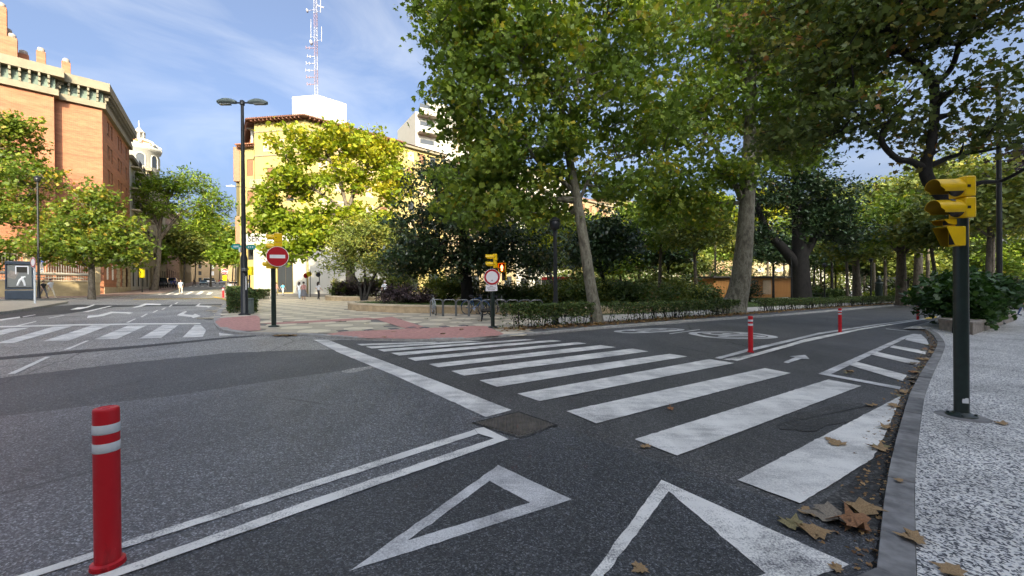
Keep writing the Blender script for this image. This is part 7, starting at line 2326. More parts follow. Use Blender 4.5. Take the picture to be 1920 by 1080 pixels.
# twin round signs further back on the plaza
for px, py, Y, mat, lab in ((574, 517, 46, 'sign_red', 'small red rimmed sign seen from the side on the far plaza'), (580, 514, 46, 'sign_yellow', 'small yellow sign on a thin post on the far plaza'), (597, 515, 47, 'sign_ink', 'dark hanging sign on a tall thin post at the far plaza')):
    p = at(px, py, Y); g0 = gz(p.x, Y) + .1
    t = thing('post_sign', lab, 'road sign', (p.x, Y, g0))
    b = MB(); b.lathe([(.28, 0), (.28, .03)], mat, 20, Matrix.Translation((0, -.05, p.z - g0)) @ Matrix.Rotation(R(90), 4, 'X') @ Matrix.Rotation(R(50), 4, 'Y')); b.build('panel', t)
    b = MB(); b.tube([(.1, 0, 0), (.1, 0, p.z - g0 + .4)], .04, 'pole_black', 8); b.build('post', t)

# --- advertising case on the left island
def advert():
    c = at(38, 540, 30.4)
    zg = gz(c.x, 30.4) + .12
    root = thing('advertising_case', 'dark slate advertising case with a lit poster panel on the left traffic island', 'advertising panel', (c.x, 30.4, zg), R(40))
    zt = at(38, 490, 30.4).z - zg; zm = at(38, 543, 30.4).z - zg
    W_ = 1.35; D_ = .55
    b = MB(); b.box((0, 0, (zm - .05) / 2), (W_ + .05, D_ + .02, zm - .05), 'case_slate', ch=.06); b.build('base', root)
    b = MB()
    b.box((-W_ / 2 + .04, 0, (zm + zt) / 2), (.08, D_, zt - zm), 'case_slate', ch=.02); b.box((W_ / 2 - .04, 0, (zm + zt) / 2), (.08, D_, zt - zm), 'case_slate', ch=.02)
    b.box((0, 0, zt - .12), (W_, D_, .24), 'case_slate', ch=.03); b.box((0, 0, zm + .06), (W_, D_, .12), 'case_slate', ch=.02); b.box((0, .06, (zm + zt) / 2), (W_ - .1, D_ * .6, zt - zm - .2), 'dark_plastic')
    b.build('case', root)
    y = -D_ / 2 + .09
    p = MB(); p.box((0, y, (zm + zt) / 2 - .05), (W_ - .18, .02, zt - zm - .46), 'poster_glass'); ps = p.build('poster', root)
    h = zt - zm
    d = MB()
    d.box((-.32, y - .014, zm + h * .52), (.44, .004, h * .26), 'grey_stone', M=Matrix.Rotation(R(20), 4, 'Y'))
    for (x, z, w, hh) in ((.12, zm + h * .82, .62, .06), (-.17, zm + h * .68, .05, h * .28), (.42, zm + h * .68, .05, h * .28)):
        d.box((x, y - .017, z), (w, .004, hh), 'sign_white')
    d.box((.12, y - .014, zm + h * .70), (.5, .004, h * .2), 'signal_dark')
    d.build('poster_frame_print', ps)
    m = MB()
    m.tube([(.2, y - .018, zm + h * .44), (.02, y - .018, zm + h * .34), (-.1, y - .018, zm + h * .14)], [.08, .07, .05], 'sign_white', 8)
    m.tube([(.12, y - .018, zm + h * .40), (.22, y - .018, zm + h * .26), (.26, y - .018, zm + h * .13)], [.08, .06, .05], 'sign_white', 8)
    m.tube([(.08, y - .018, zm + h * .44), (.3, y - .018, zm + h * .45)], [.05, .05], 'sign_white', 8)
    m.build('poster_figure_print', ps)
advert()
base = GV(65.5, 569, .12)
t = thing('sign_post', 'thin white post with a round red and white sign edge-on on the left island', 'road sign', tuple(base))
H_ = at(65, 485, base.y).z - base.z
b = MB(); b.lathe([(.05, 0), (.05, H_)], 'reflective_white', 12); b.build('post', t)
disc_sign(t, Matrix.Translation((0, -.06, H_ - .22)) @ Matrix.Rotation(R(-22), 4, 'Z'), .32, 'no_vehicles')
p = at(77.5, 497, 40)
t = thing('parking_sign', 'tall blue parking sign with a white lower plate on the dark column by the wall', 'road sign', (p.x, p.y, p.z))
b = MB(); b.box((0, 0, .25), (.52, .03, .95), 'sign_blue', ch=.02); b.build('panel', t)
b = MB(); b.box((0, 0, -.50), (.50, .03, .46), 'sign_white', ch=.02); b.build('plate', t)
b = MB(); b.box((.02, -.018, .02), (.07, .004, .5), 'sign_white'); b.box((.10, -.018, .2), (.14, .004, .07), 'sign_white'); b.box((.10, -.018, .02), (.14, .004, .07), 'sign_white'); b.box((.17, -.018, .11), (.06, .004, .24), 'sign_white'); b.build('emblem', t)
b = MB(); b.box((0, -.018, -.40), (.3, .004, .12), 'sign_blue'); b.build('plate_print', t)

# --- bicycle stands and bicycles
ra, rb_ = GV(807, 593, HP), GV(1000, 592.5, HP)
n = 9
for i in range(n):
    p = ra.lerp(rb_, i / (n - 1) * .98)
    p.z = gz(p.x, p.y) + HP
    t = thing('bicycle_stand', 'galvanised hoop bicycle stand in the row in front of the curved planter', 'bicycle stand', tuple(p), R(12), 'row of hoop bicycle stands')
    b = MB(); w, h_ = .56, .78; pts = [(0, 0, -.02), (0, 0, h_ - .12)] + [(.12 - .12 * math.cos(a), 0, h_ - .12 + .12 * math.sin(a)) for a in (R(30), R(60), R(90))] + [(w - .12 + .12 * math.sin(a), 0, h_ - .12 + .12 * math.cos(a)) for a in (0, R(30), R(60), R(90))] + [(w, 0, -.02)]
    b.tube(pts, .026, 'galvanised', 10); b.build('hoop', t)
    b = MB(); b.lathe([(.06, 0), (.06, .008)], 'galvanised', 12); b.lathe([(.06, 0), (.06, .008)], 'galvanised', 12, Matrix.Translation((w, 0, 0))); b.build('foot_plate', t)
labs = ['first bicycle stand from the left, with the pale bicycle', 'empty bicycle stand, second from the left', 'empty bicycle stand, third from the left', 'empty bicycle stand just left of the magnolia trunk', 'bicycle stand holding the blue bicycle', 'bicycle stand between the blue and the black bicycle', 'bicycle stand just left of the red rimmed sign pole', 'bicycle stand right of the sign pole, over the hedge', 'last bicycle stand on the right, half hidden by the hedge']
for o, l in zip([q for q in bpy.data.objects if q.name.startswith('bicycle_stand') and q.parent is None], labs):
    o['label'] = l
def bicycle(label, loc, rz, col, lean=0.0):
    if col not in MATS:
        plain(col, {'bike_pale': (.45, .5, .5), 'bike_blue': (.04, .13, .30), 'bike_black': (.02, .02, .022), 'bike_grey': (.2, .2, .21)}[col], .35, .1, 10)
    root = thing('bicycle', label, 'bicycle', loc, rz, None)
    root.rotation_euler = (lean, 0, rz)
    r = .34
    for x in (-.52, .52):
        w = MB(); K = 28
        w.tube([(x + r * math.cos(2 * math.pi * k / K), 0, r + r * math.sin(2 * math.pi * k / K)) for k in range(K)], .019, 'tyre', 7, closed=True)
        o = w.build('wheel', root)
        s = MB()
        s.tube([(x + (r - .026) * math.cos(2 * math.pi * k / K), 0, r + (r - .026) * math.sin(2 * math.pi * k / K)) for k in range(K)], .009, 'chrome', 5, closed=True)
        for k in range(12):
            a = 2 * math.pi * k / 12
            s.tube([(x, .02 * (-1) ** k, r), (x + (r - .03) * math.cos(a), 0, r + (r - .03) * math.sin(a))], .0025, 'chrome', 3)
        s.tube([(x, -.06, r), (x, .06, r)], .022, 'chrome', 8); s.build('rim', o)
        m = MB(); m.tube([(x + (r + .035) * math.cos(R(a)), 0, r + (r + .035) * math.sin(R(a))) for a in range(20, 175, 15)], .016, col, 5); m.build('mudguard', root)
    f_ = MB(); bb, st, hd, hl = (-.05, 0, .30), (-.18, 0, .78), (.34, 0, .86), (.38, 0, .70)
    for a, c, q in ((bb, st, .017), (bb, hl, .020), (st, hd, .016), ((-.52, 0, .34), bb, .012), ((-.52, 0, .34), (-.17, 0, .74), .010), (hd, hl, .022), (hl, (.52, 0, .34), .015)):
        f_.tube([a, c], q, col, 8)
    f_.build('frame', root)
    s = MB(); s.tube([(-.18, 0, .78), (-.20, 0, .90)], .013, 'chrome', 6); s.tube([(-.34, 0, .925), (-.24, 0, .93), (-.14, 0, .925), (-.06, 0, .915)], [.075, .07, .035, .018], 'dark_plastic', 8); s.build('saddle', root)
    h = MB(); h.tube([(.34, 0, .86), (.33, 0, 1.0)], .014, 'chrome', 6); h.tube([(.20, -.29, 1.02), (.32, -.2, 1.03), (.36, 0, 1.0), (.32, .2, 1.03), (.20, .29, 1.02)], .013, 'dark_plastic', 6); h.build('handlebar', root)
    c = MB(); c.lathe([(.09, -.01), (.09, .01)], 'chrome', 16, Matrix.Translation(bb) @ Matrix.Rotation(R(90), 4, 'X')); c.tube([(-.05, -.06, .30), (.03, -.07, .15)], .011, 'chrome', 5); c.tube([(-.05, .06, .30), (-.13, .07, .45)], .011, 'chrome', 5); c.box((.04, -.11, .14), (.09, .08, .02), 'dark_plastic'); c.box((-.14, .11, .46), (.09, .08, .02), 'dark_plastic'); c.build('crank', root)
    return root
def bk(px, Y):
    x = at(px, 540, Y).x
    return (x, Y, gz(x, Y) + HP)
bicycle('pale silver bicycle locked to the first hoop stand, seen from the front', bk(814, 20.6), R(-72), 'bike_pale', .08)
bicycle('blue framed bicycle parked at the stands under the magnolia', bk(890, 21.0), R(-30), 'bike_blue', -.06)
bicycle('black bicycle parked left of the red rimmed sign pole', bk(908, 21.1), R(-48), 'bike_black', .05)
bicycle('dark grey bicycle half hidden behind the sign pole', bk(936, 21.3), R(-60), 'bike_grey', .05)
# --- bench behind the hedge end
c = GV(930, 603.5, HP)
t = thing('bench', 'black slatted bench seen end-on behind the sign pole, hidden by the hedge', 'bench', (c.x - .45, c.y + 1.0, gz(c.x, c.y) + HP), R(-86))
sl = MB(); sl.box((0, 0, 0), (1.8, .10, .035), 'pole_black', ch=.008); me = mk(sl, 'slat')
for k in range(4):
    link('slat', me, t, None, (0, -.18 + k * .12, .44))
for k in range(3):
    o = link('slat', me, t, None, (0, .26 + k * .035, .55 + k * .14)); o.rotation_euler = (R(75), 0, 0)
for x in (-.75, .75):
    g = MB(); g.tube([(x, -.22, 0), (x, -.16, .22), (x, -.2, .41), (x, .2, .41), (x, .30, .60), (x, .36, .92)], .026, 'pole_black', 7); g.tube([(x, .2, .41), (x, .16, .2), (x, .28, 0)], .026, 'pole_black', 7); g.build('bench_leg', t)

# ------------------------------------------------------------------ vehicles far off
def car(label, loc, rz, col, kind='car', group=None):
    if col not in MATS:
        plain(col, {'car_white': (.72, .72, .72), 'car_silver': (.45, .47, .48), 'car_teal': (.12, .24, .28), 'car_black': (.02, .02, .024), 'car_red': (.42, .02, .02), 'car_blue': (.05, .07, .22)}[col], .25, .05, 3, spec=.6)
    root = thing('parked_' + kind, label, kind, loc, rz, group)
    L, w = (4.3, 1.75) if kind == 'car' else (5.4, 2.0)
    if kind == 'car':
        prof = [(-2.15, .35), (2.15, .35), (2.18, .62), (2.1, .80), (1.25, .93), (-1.75, .98), (-2.12, .92), (-2.18, .6)]
        cab = [(1.25, .93), (.55, 1.42), (-.95, 1.46), (-1.75, .98)]
    else:
        prof = [(-2.7, .35), (2.6, .35), (2.7, .7), (2.6, 1.05), (2.05, 1.2), (-2.65, 1.2)]
        cab = [(2.05, 1.2), (1.35, 2.0), (-2.55, 2.05), (-2.65, 1.2)]
    def ext(P, w0, w1, mat, nm, par, zsplit=None):
        b = MB(); n = len(P)
        zmax = max(p[1] for p in P); zmin = min(p[1] for p in P)
        def wv(z):
            return (w0 + (w1 - w0) * (z - zmin) / (zmax - zmin)) / 2
        A = [Vector((p[0], -wv(p[1]), p[1])) for p in P]; B = [Vector((p[0], wv(p[1]), p[1])) for p in P]
        b.face(A, mat); b.face(B[::-1], mat)
        for i in range(n):
            j = (i + 1) % n
            b.face([A[j], A[i], B[i], B[j]], mat)
        return b.build(nm, par)
    ext(prof, w, w * .97, col, 'body', root)
    ext(cab, w * .93, w * .74, col, 'cabin', root)
    zc = (cab[0][1] + cab[1][1]) / 2; hh = cab[1][1] - cab[0][1]
    g = MB()
    a, c, e, f_ = [Vector((p[0], 0, p[1])) for p in cab]
    for s in (-1, 1):
        q = [a.lerp(f_, .06).lerp(c, .12), a.lerp(c, .86), f_.lerp(e, .86), f_.lerp(a, .08).lerp(e, .12)]
        qq = []
        for v in q:
            k = (v.z - a.z) / max(.01, c.z - a.z)
            qq.append(Vector((v.x, s * ((w * .93 + (w * .74 - w * .93) * k) / 2 + .012), v.z)))
        g.face(qq if s > 0 else qq[::-1], 'car_glass')
    for A_, B_, sg in ((a, c, 1), (f_, e, -1)):
        q = []
        for t_, s in ((.1, -1), (.1, 1), (.88, 1), (.88, -1)):
            v = A_.lerp(B_, t_); k = t_
            q.append(Vector((v.x + sg * .02, s * (w * .93 + (w * .74 - w * .93) * k) / 2 * .88, v.z + .01)))
        g.face(q if sg > 0 else q[::-1], 'car_glass')
    g.build('windows', root)
    for x in (-L * .31, L * .31):
        for s in (-1, 1):
            m = MB(); m.lathe([(.33, -.10), (.34, 0), (.33, .10)], 'tyre', 18, Matrix.Translation((x, s * (w / 2 - .06), .33)) @ Matrix.Rotation(R(90), 4, 'X')); o = m.build('wheel', root)
            m = MB(); m.lathe([(.20, -.115), (.18, .115)], 'chrome', 12, Matrix.Translation((x, s * (w / 2 - .06), .33)) @ Matrix.Rotation(R(90), 4, 'X')); m.build('rim', o)
    xf = max(p[0] for p in prof)
    for s in (-1, 1):
        m = MB(); m.box((xf - .06, s * w * .36, .72), (.12, .34, .15), 'reflective_white', ch=.03); m.build('headlight', root)
        m = MB(); m.box((-xf + .03, s * w * .40, .8), (.1, .22, .2), 'sign_red', ch=.03); m.build('tail_light', root)
    m = MB(); m.box((xf - .02, 0, .48), (.1, w * .9, .2), 'dark_plastic', ch=.03); m.box((-xf + .02, 0, .48), (.1, w * .9, .2), 'dark_plastic', ch=.03); m.build('bumper', root)
    return root
def gp_(px, Y):
    x = at(px, 540, Y).x
    return (x, Y, gz(x, Y))
sa = math.atan2(DS.y, DS.x)
car('dark van parked on the left of the side street', gp_(305, 84), sa + math.pi, 'car_black', 'van')
car('dark blue van behind the first dark van in the side street', gp_(322, 92), sa + math.pi, 'car_blue', 'van')
car('teal car waiting at the far crossing of the side street', gp_(382, 118), sa + math.pi, 'car_teal')
car('white van behind the teal car in the side street', gp_(388, 130), sa + math.pi, 'car_white', 'van')
car('white car further back in the middle of the side street', gp_(399, 140), sa + math.pi, 'car_white')
car('silver car on the right deep in the side street', gp_(417, 135), sa + math.pi, 'car_silver')
car('white car crosswise on the right of the side street behind the pedestrian in black', gp_(442, 84), R(170), 'car_white')
car('white car parked far beyond the garden lamps', gp_(1578, 105), R(20), 'car_white')
car('silver car parked far beyond the garden lamps, right of the white one', gp_(1594, 104), R(22), 'car_silver')
car('red car glimpsed behind the shrub at the right edge', gp_(1902, 48), R(40), 'car_red')
# red bus glimpsed between the trunks
def bus():
    x, Y = at(1062, 540, 74).x, 74
    root = thing('city_bus', 'red and dark city bus glimpsed behind the bushes right of the lamp post', 'bus', (x, Y, gz(x, Y)), math.atan2(DF.y, DF.x))
    b = MB(); b.box((0, 0, .8), (11, 2.5, .9), 'sign_red', ch=.08); b.build('skirt', root)
    b = MB(); b.box((0, 0, 3.05), (11, 2.5, .5), 'sign_red', ch=.1); b.build('roof', root)
    b = MB(); b.box((0, 0, 2.03), (10.9, 2.44, 1.56), 'car_glass', ch=.04); b.build('windows', root)
    for k in range(6):
        b = MB(); b.box((-5.3 + k * 2.12, 0, 2.03), (.14, 2.5, 1.56), 'sign_red'); b.build('window_post', root)
    for xx in (-3.4, 3.2):
        for s in (-1, 1):
            m = MB(); m.lathe([(.46, -.14), (.48, 0), (.46, .14)], 'tyre', 18, Matrix.Translation((xx, s * 1.16, .46)) @ Matrix.Rotation(R(90), 4, 'X')); m.build('wheel', root)
bus()
# row of short posts along the far left pavement
for i in range(9):
    px = 297 + i * 4.5; Y = 70 + i * 2.4
    x = at(px, 540, Y).x
    t = thing('pavement_post', 'short dark post in the row along the left pavement of the side street', 'post', (x, Y, gz(x, Y) + .1), 0, 'row of short dark pavement posts')
    b = MB(); b.lathe([(.06, 0), (.06, .9), (.08, .92), (.08, .98), (.03, 1.02)], 'pole_black', 10); b.build('post', t)
# white van and monument in the gardens
car('white van parked left of the wooden kiosk', gp_(1318, 64), R(60), 'car_white', 'van')
c = at(1648, 540, 56); zb_ = gz(c.x, 56) + .1
t = thing('monument_pillar', 'dark narrow stone pillar in the gardens beyond the hedge', 'monument', (c.x, 56, zb_))
b = MB(); b.box((0, 0, .25), (1.3, 1.3, .5), 'grey_stone', ch=.04); b.build('plinth', t)
b = MB(); b.lathe([(.42, .5), (.38, 2.3), (.48, 2.4), (.48, 2.55), (.2, 2.7)], 'pole_green', 12); b.build('shaft', t)
b = MB(); b.lathe([(.24, 2.7), (.30, 2.95), (.2, 3.15), (.17, 3.25), (.17, 3.42), (.05, 3.52)], 'pole_green', 12); b.build('bust', t)

# low railing beyond the hedge
a0, a1 = at(1500, 540, 66), at(1600, 540, 72)
t = thing('garden_fence', 'low dark railing beyond the hedge in front of the far parked cars', 'fence', (a0.x, a0.y, gz(a0.x, a0.y) + .05))
d_ = Vector((a1.x - a0.x, a1.y - a0.y, gz(a1.x, a1.y) - gz(a0.x, a0.y)))
b = MB()
for z in (.35, .9):
    b.tube([(0, 0, z), d_ + Vector((0, 0, z))], .04, 'pole_black', 6)
b.build('rail', t)
pb = MB(); pb.tube([(0, 0, -.2), (0, 0, .95)], .05, 'pole_black', 6); pm_ = mk(pb, 'fence_post')
for k in range(11):
    link('fence_post', pm_, t, None, d_ * (k / 10))
# ------------------------------------------------------------------ people
plain('skin', (.42, .25, .18), .6, .08, 10)
for nm, c in dict(cloth_white=(.72, .73, .75), cloth_black=(.02, .02, .024), cloth_beige=(.55, .48, .36), cloth_grey=(.12, .12, .13), cloth_rust=(.36, .17, .15), cloth_blue=(.10, .38, .58), cloth_light=(.52, .53, .55), cloth_tan=(.36, .24, .15), cloth_jeans=(.06, .09, .18), cloth_paleblue=(.42, .52, .62), hair_dark=(.025, .018, .014), hair_grey=(.36, .34, .32), cloth_red=(.35, .04, .05), cloth_navy=(.03, .03, .14)).items():
    plain(nm, c, .8, .12, 9)
def person(label, loc, yaw, top, legs, hair='hair_dark', h=1.70, stride=.0, sleeves='short', shoes='cloth_black', skirt=None, longhair=False, arms=0.0, bag=None, carry=None, lean=0.0):
    root = thing('person', label, 'person', loc, yaw)
    k = h / 1.70
    s = stride
    V = {}
    J = [('pelvis', (0, 0, .95), (.155, .115)), ('waist', (0, .0, 1.08), (.135, .10)), ('chest', (0, -.01, 1.28), (.165, .115)), ('neck0', (0, -.005, 1.43), (.075, .065)), ('neck', (0, -.015, 1.49), (.052, .055)),
         ('chin', (0, -.035, 1.555), (.066, .082)), ('skull', (0, -.015, 1.635), (.074, .092)), ('crown', (0, -.005, 1.69), (.045, .055))]
    for sd, nm in ((-1, 'l'), (1, 'r')):
        f = s * sd
        J += [(nm + 'hip', (sd * .095, 0, .90), (.098, .10)), (nm + 'knee', (sd * .10, -.30 * f - .03 * abs(s), .50), (.062, .066)), (nm + 'ankle', (sd * .10, -.50 * f + (.16 if f < 0 else .0) * abs(s), .09 + (.06 if f < 0 else 0) * abs(s)), (.040, .046)),
              (nm + 'toe', (sd * .115, -.50 * f - .16 + (.14 if f < 0 else 0) * abs(s), .035 + (.0 if f >= 0 else .02)), (.040, .032)),
              (nm + 'shoulder', (sd * .175, 0, 1.385), (.062, .062)), (nm + 'elbow', (sd * (.225 + .05 * arms), .06 * 1 + .22 * f, 1.12), (.043, .043)), (nm + 'wrist', (sd * (.22 + .03 * arms), -.06 + .34 * f - .12 * arms, .90 + .18 * arms), (.030, .026)), (nm + 'palm', (sd * .215, -.09 + .36 * f - .16 * arms, .82 + .2 * arms), (.022, .038)), (nm + 'tip', (sd * .205, -.11 + .37 * f - .19 * arms, .755 + .22 * arms), (.012, .022))]
    idx = {j[0]: i for i, j in enumerate(J)}
    E = [('pelvis', 'waist'), ('waist', 'chest'), ('chest', 'neck0'), ('neck0', 'neck'), ('neck', 'chin'), ('chin', 'skull'), ('skull', 'crown')]
    for nm in 'lr':
        E += [('pelvis', nm + 'hip'), (nm + 'hip', nm + 'knee'), (nm + 'knee', nm + 'ankle'), (nm + 'ankle', nm + 'toe'), ('chest', nm + 'shoulder'), (nm + 'shoulder', nm + 'elbow'), (nm + 'elbow', nm + 'wrist'), (nm + 'wrist', nm + 'palm'), (nm + 'palm', nm + 'tip')]
    me = bpy.data.meshes.new('body_cage')
    P = []
    for j in J:
        x, y, z = j[1]
        y -= lean * max(0, z - .95)
        P.append((x * k, y * k, z * k))
    me.from_pydata(P, [(idx[a], idx[b]) for a, b in E], [])
    o = bpy.data.objects.new('body_cage', me); C.objects.link(o)
    md = o.modifiers.new('skin', 'SKIN')
    for i, j in enumerate(J):
        sv = me.skin_vertices[0].data[i]
        sv.radius = (j[2][0] * k, j[2][1] * k); sv.use_root = (i == 0)
    sb = o.modifiers.new('sub', 'SUBSURF'); sb.levels = sb.render_levels = 1
    dg = bpy.context.evaluated_depsgraph_get()
    bm2 = bpy.data.meshes.new_from_object(o.evaluated_get(dg))
    bpy.data.objects.remove(o)
    bm2.name = 'body'
    bm2.materials.clear()
    for m in (top, legs, 'skin', shoes):
        bm2.materials.append(MATS[m])
    mi = []
    for p in bm2.polygons:
        c = p.center / k
        z = c.z
        if z > 1.455: q = 2
        elif abs(c.x) > .165 and z < (1.20 if sleeves == 'short' else .90) and z > .6 : q = 2
        elif z < .085: q = 3
        elif z < .96 and abs(c.x) < .19: q = 1
        else: q = 0
        if skirt and z < .45 and q == 1: q = 2
        mi.append(q)
    bm2.polygons.foreach_set('material_index', mi)
    bm2.polygons.foreach_set('use_smooth', [True] * len(mi))
    link('body', bm2, root)
    yy = -lean * .65 * k
    hb = MB()
    prof = [(.102, 1.575), (.108, 1.63), (.098, 1.69), (.062, 1.735), (.012, 1.752)]
    hb.lathe([(r * k, z * k) for r, z in prof], hair, 16, Matrix.Translation((0, .022 * k + yy, 0)))
    if longhair:
        hb.tube([(0, .05 * k + yy, 1.66 * k), (0, .09 * k + yy, 1.52 * k), (0, .11 * k + yy, 1.36 * k)], [.09 * k, .095 * k, .05 * k], hair, 10)
    hb.build('hair', root)
    if skirt:
        s_ = MB(); s_.lathe([(.30 * k, .42 * k), (.25 * k, .62 * k), (.19 * k, .88 * k), (.155 * k, 1.02 * k)], skirt, 22); s_.build('skirt', root)
    if bag:
        g = MB(); g.box((0, .19 * k, 1.22 * k), (.30 * k, .16 * k, .42 * k), bag, ch=.05)
        for sd in (-1, 1):
            g.tube([(sd * .1 * k, .12 * k, 1.40 * k), (sd * .12 * k, .0, 1.47 * k), (sd * .13 * k, -.13 * k, 1.30 * k), (sd * .13 * k, -.05 * k, 1.1 * k)], .016, bag, 6)
        g.build('backpack', root)
    fc = MB()
    for sd in (-1, 1):
        fc.box((sd * .032 * k, -.108 * k + yy, 1.64 * k), (.022 * k, .012 * k, .010 * k), 'hair_dark')
        fc.box((sd * .082 * k, -.01 * k + yy, 1.61 * k), (.016 * k, .03 * k, .05 * k), 'skin', ch=.005)
    fc.box((0, -.122 * k + yy, 1.60 * k), (.022 * k, .03 * k, .045 * k), 'skin', ch=.006); fc.box((0, -.112 * k + yy, 1.562 * k), (.045 * k, .008 * k, .009 * k), 'cloth_rust')
    fc.build('face', root)
    return root
def stand(px, py, h=0.1):
    v = GV(px, py, h)
    return tuple(v)
def ph(px, py, pyt, h=.1):
    v = GV(px, py, h)
    return at(px, pyt, v.y).z - v.z
person('person in a white T-shirt and beige trousers walking right along the boundary wall', stand(95, 559.5, .12), R(80), 'cloth_light', 'cloth_beige', h=ph(95, 559.5, 524), stride=.7, shoes='cloth_beige', lean=.1)
person('person in black with a red print walking behind the dark column', stand(82, 559.5, .12), R(80), 'cloth_black', 'cloth_grey', h=ph(82, 559.5, 527), stride=.6)
person('person in a pale shirt with a dark backpack crossing the side street in beige trousers', stand(339, 552, 0), R(40), 'cloth_paleblue', 'cloth_beige', h=ph(339, 552, 525, 0), stride=.7, bag='cloth_black', shoes='cloth_rust', lean=.12)
person('woman in a rust patterned top and long dark skirt seen from behind on the plaza', stand(569.5, 563.5), R(185), 'cloth_rust', 'skin', h=ph(569.5, 563.5, 529), skirt='cloth_grey', shoes='cloth_white')
person('person in pale clothes half hidden beside the woman in the long skirt', stand(561.5, 561), R(180), 'cloth_white', 'cloth_paleblue', h=ph(561.5, 561, 529.5), stride=.3, longhair=True)
person('long haired woman in a white top and black trousers standing on the plaza', stand(597.5, 563), R(150), 'cloth_light', 'cloth_black', h=ph(597.5, 563, 529), stride=.25, longhair=True, shoes='cloth_white', arms=.6)
person('grey haired man in a white shirt and dark trousers walking away between the lawns', (at(721.5, 540, 34).x, 34, gz(at(721.5, 540, 34).x, 34) + .1), R(195), 'cloth_white', 'cloth_black', 'hair_grey', h=1.76, stride=.25)
person('person in a bright blue top walking near the doorway of the corner block', stand(530.5, 555), R(170), 'cloth_blue', 'cloth_light', h=ph(530.5, 555, 531), stride=.4, arms=.4)
person('person in rust and dark clothes partly behind the no entry sign pole', stand(518.5, 554.5), R(160), 'cloth_rust', 'cloth_grey', h=ph(518.5, 554.5, 530), stride=.4)
v = at(467, 540, 36)
person('person in white clothes walking behind the square hedge', (v.x, 36, gz(v.x, 36) + .1), R(120), 'cloth_white', 'cloth_white', h=1.7, stride=.5)
v = at(440, 540, 70)
person('person dressed in black on the right pavement of the side street', (v.x, 70, gz(v.x, 70) + .1), R(150), 'cloth_black', 'cloth_black', h=1.75, stride=.4)
v = at(327, 540, 76)
person('person in dark blue behind the short posts of the side street', (v.x, 76, gz(v.x, 76) + .05), R(60), 'cloth_navy', 'cloth_black', h=1.75, stride=.5, bag='cloth_navy')
v = at(364, 540, 104)
person('far person in dark clothes on the distant crossing', (v.x, 104, gz(v.x, 104) + .03), R(80), 'cloth_black', 'cloth_grey', h=1.75, stride=.6)
v = at(411, 540, 125)
person('far person in a red top deep in the side street', (v.x, 125, gz(v.x, 125) + .05), R(200), 'cloth_red', 'cloth_grey', h=1.7, stride=.4)
v = at(276, 540, 74)
person('person in grey beside the leaning trunk on the left pavement', (v.x, 74, gz(v.x, 74) + .12), R(30), 'cloth_light', 'cloth_red', h=1.7, stride=.3)
v = at(1917, 540, 26)
person('person in a tan jacket and blue jeans cut by the right edge beyond the planter', (v.x, 26, gz(v.x, 26) + .06), R(60), 'cloth_tan', 'cloth_jeans', h=1.75, stride=.35, sleeves='long', arms=.5)

# ------------------------------------------------------------------ fallen leaves
def dry_leaf_mesh(seed, curl):
    rng = random.Random(seed)
    O = [(0, -.15), (.10, -.05), (.34, -.16), (.40, .02), (.62, .10), (.46, .24), (.58, .52), (.36, .46), (.26, .60), (.16, .52), (0.0, 1.0), (-.14, .54), (-.30, .62), (-.34, .44), (-.60, .50), (-.44, .22), (-.60, .05), (-.38, .0), (-.30, -.16), (-.08, -.05)]
    O = [(x * rng.uniform(.85, 1.15), y * rng.uniform(.88, 1.12)) for x, y in O]
    O = [(x * rng.uniform(.8, 1.1), y) for x, y in O]
    ax, ay = rng.uniform(-1, 1), rng.uniform(-1, 1)
    def z(x, y):
        return curl * (.55 * abs(x * .8 + ax * .3 * y) ** 1.5 + .35 * ay * (y - .4) ** 2 + .12 * math.sin(7 * x + 5 * y + seed))
    vs, fs = [], []
    rings = (1.0, .55)
    c = (0, .22)
    for q in rings:
        for x, y in O:
            xx, yy = c[0] + (x - c[0]) * q, c[1] + (y - c[1]) * q
            vs.append((xx, yy, z(xx, yy)))
    vs.append((0, .3, z(0, .3)))
    n = len(O)
    for i in range(n):
        j = (i + 1) % n
        fs.append((i, j, n + j, n + i)); fs.append((n + i, n + j, 2 * n))
    m0 = min(v[2] for v in vs)
    vs = [(x, y, q - m0) for x, y, q in vs]
    b = len(vs)
    st = [(-.012, -.1, z(0, -.1) - m0 + .01), (.012, -.1, z(0, -.1) - m0 + .01), (.03 + .1 * ax, -.5, .02 + .1 * curl), (.012 + .1 * ax, -.5, .02 + .1 * curl)]
    vs += st; fs.append((b, b + 1, b + 2, b + 3))
    me = bpy.data.meshes.new('fallen_leaf')
    me.from_pydata(vs, [], fs); me.update()
    me.polygons.foreach_set('use_smooth', [True] * len(fs))
    return me
LM = {}
def fallen(px, py, size, rot, mat, label, seed, curl=.35, h=.016, group=None, tilt=(0, 0)):
    key = (seed % 9, mat, curl)
    if key not in LM:
        me = dry_leaf_mesh(seed % 9, curl * 1.5); me.materials.append(MATS[mat]); LM[key] = me
    v = GV(px, py, h)
    o = bpy.data.objects.new('fallen_leaf', LM[key]); C.objects.link(o)
    o.location = v; o.rotation_euler = (tilt[0], tilt[1], rot); o.scale = (size, size, size)
    tag(o, label, 'leaf', group)
g_ = 'dry leaves fallen along the near kerb'
fallen(1494, 990, .145, .4, 'dry_olive', 'olive brown dry leaf, leftmost of the pile by the kerb foot', 1, .5)
fallen(1524, 993, .17, 2.6, 'dry_tan', 'jagged tan dry leaf touching the olive one', 2, .5)
fallen(1524, 964, .10, 1.2, 'dry_tan', 'small pale dry leaf above the jagged tan leaf', 3, .45)
fallen(1576, 974, .23, 1.3, 'dry_grey', 'largest leaf of the pile, grey brown and flat', 4, .4)
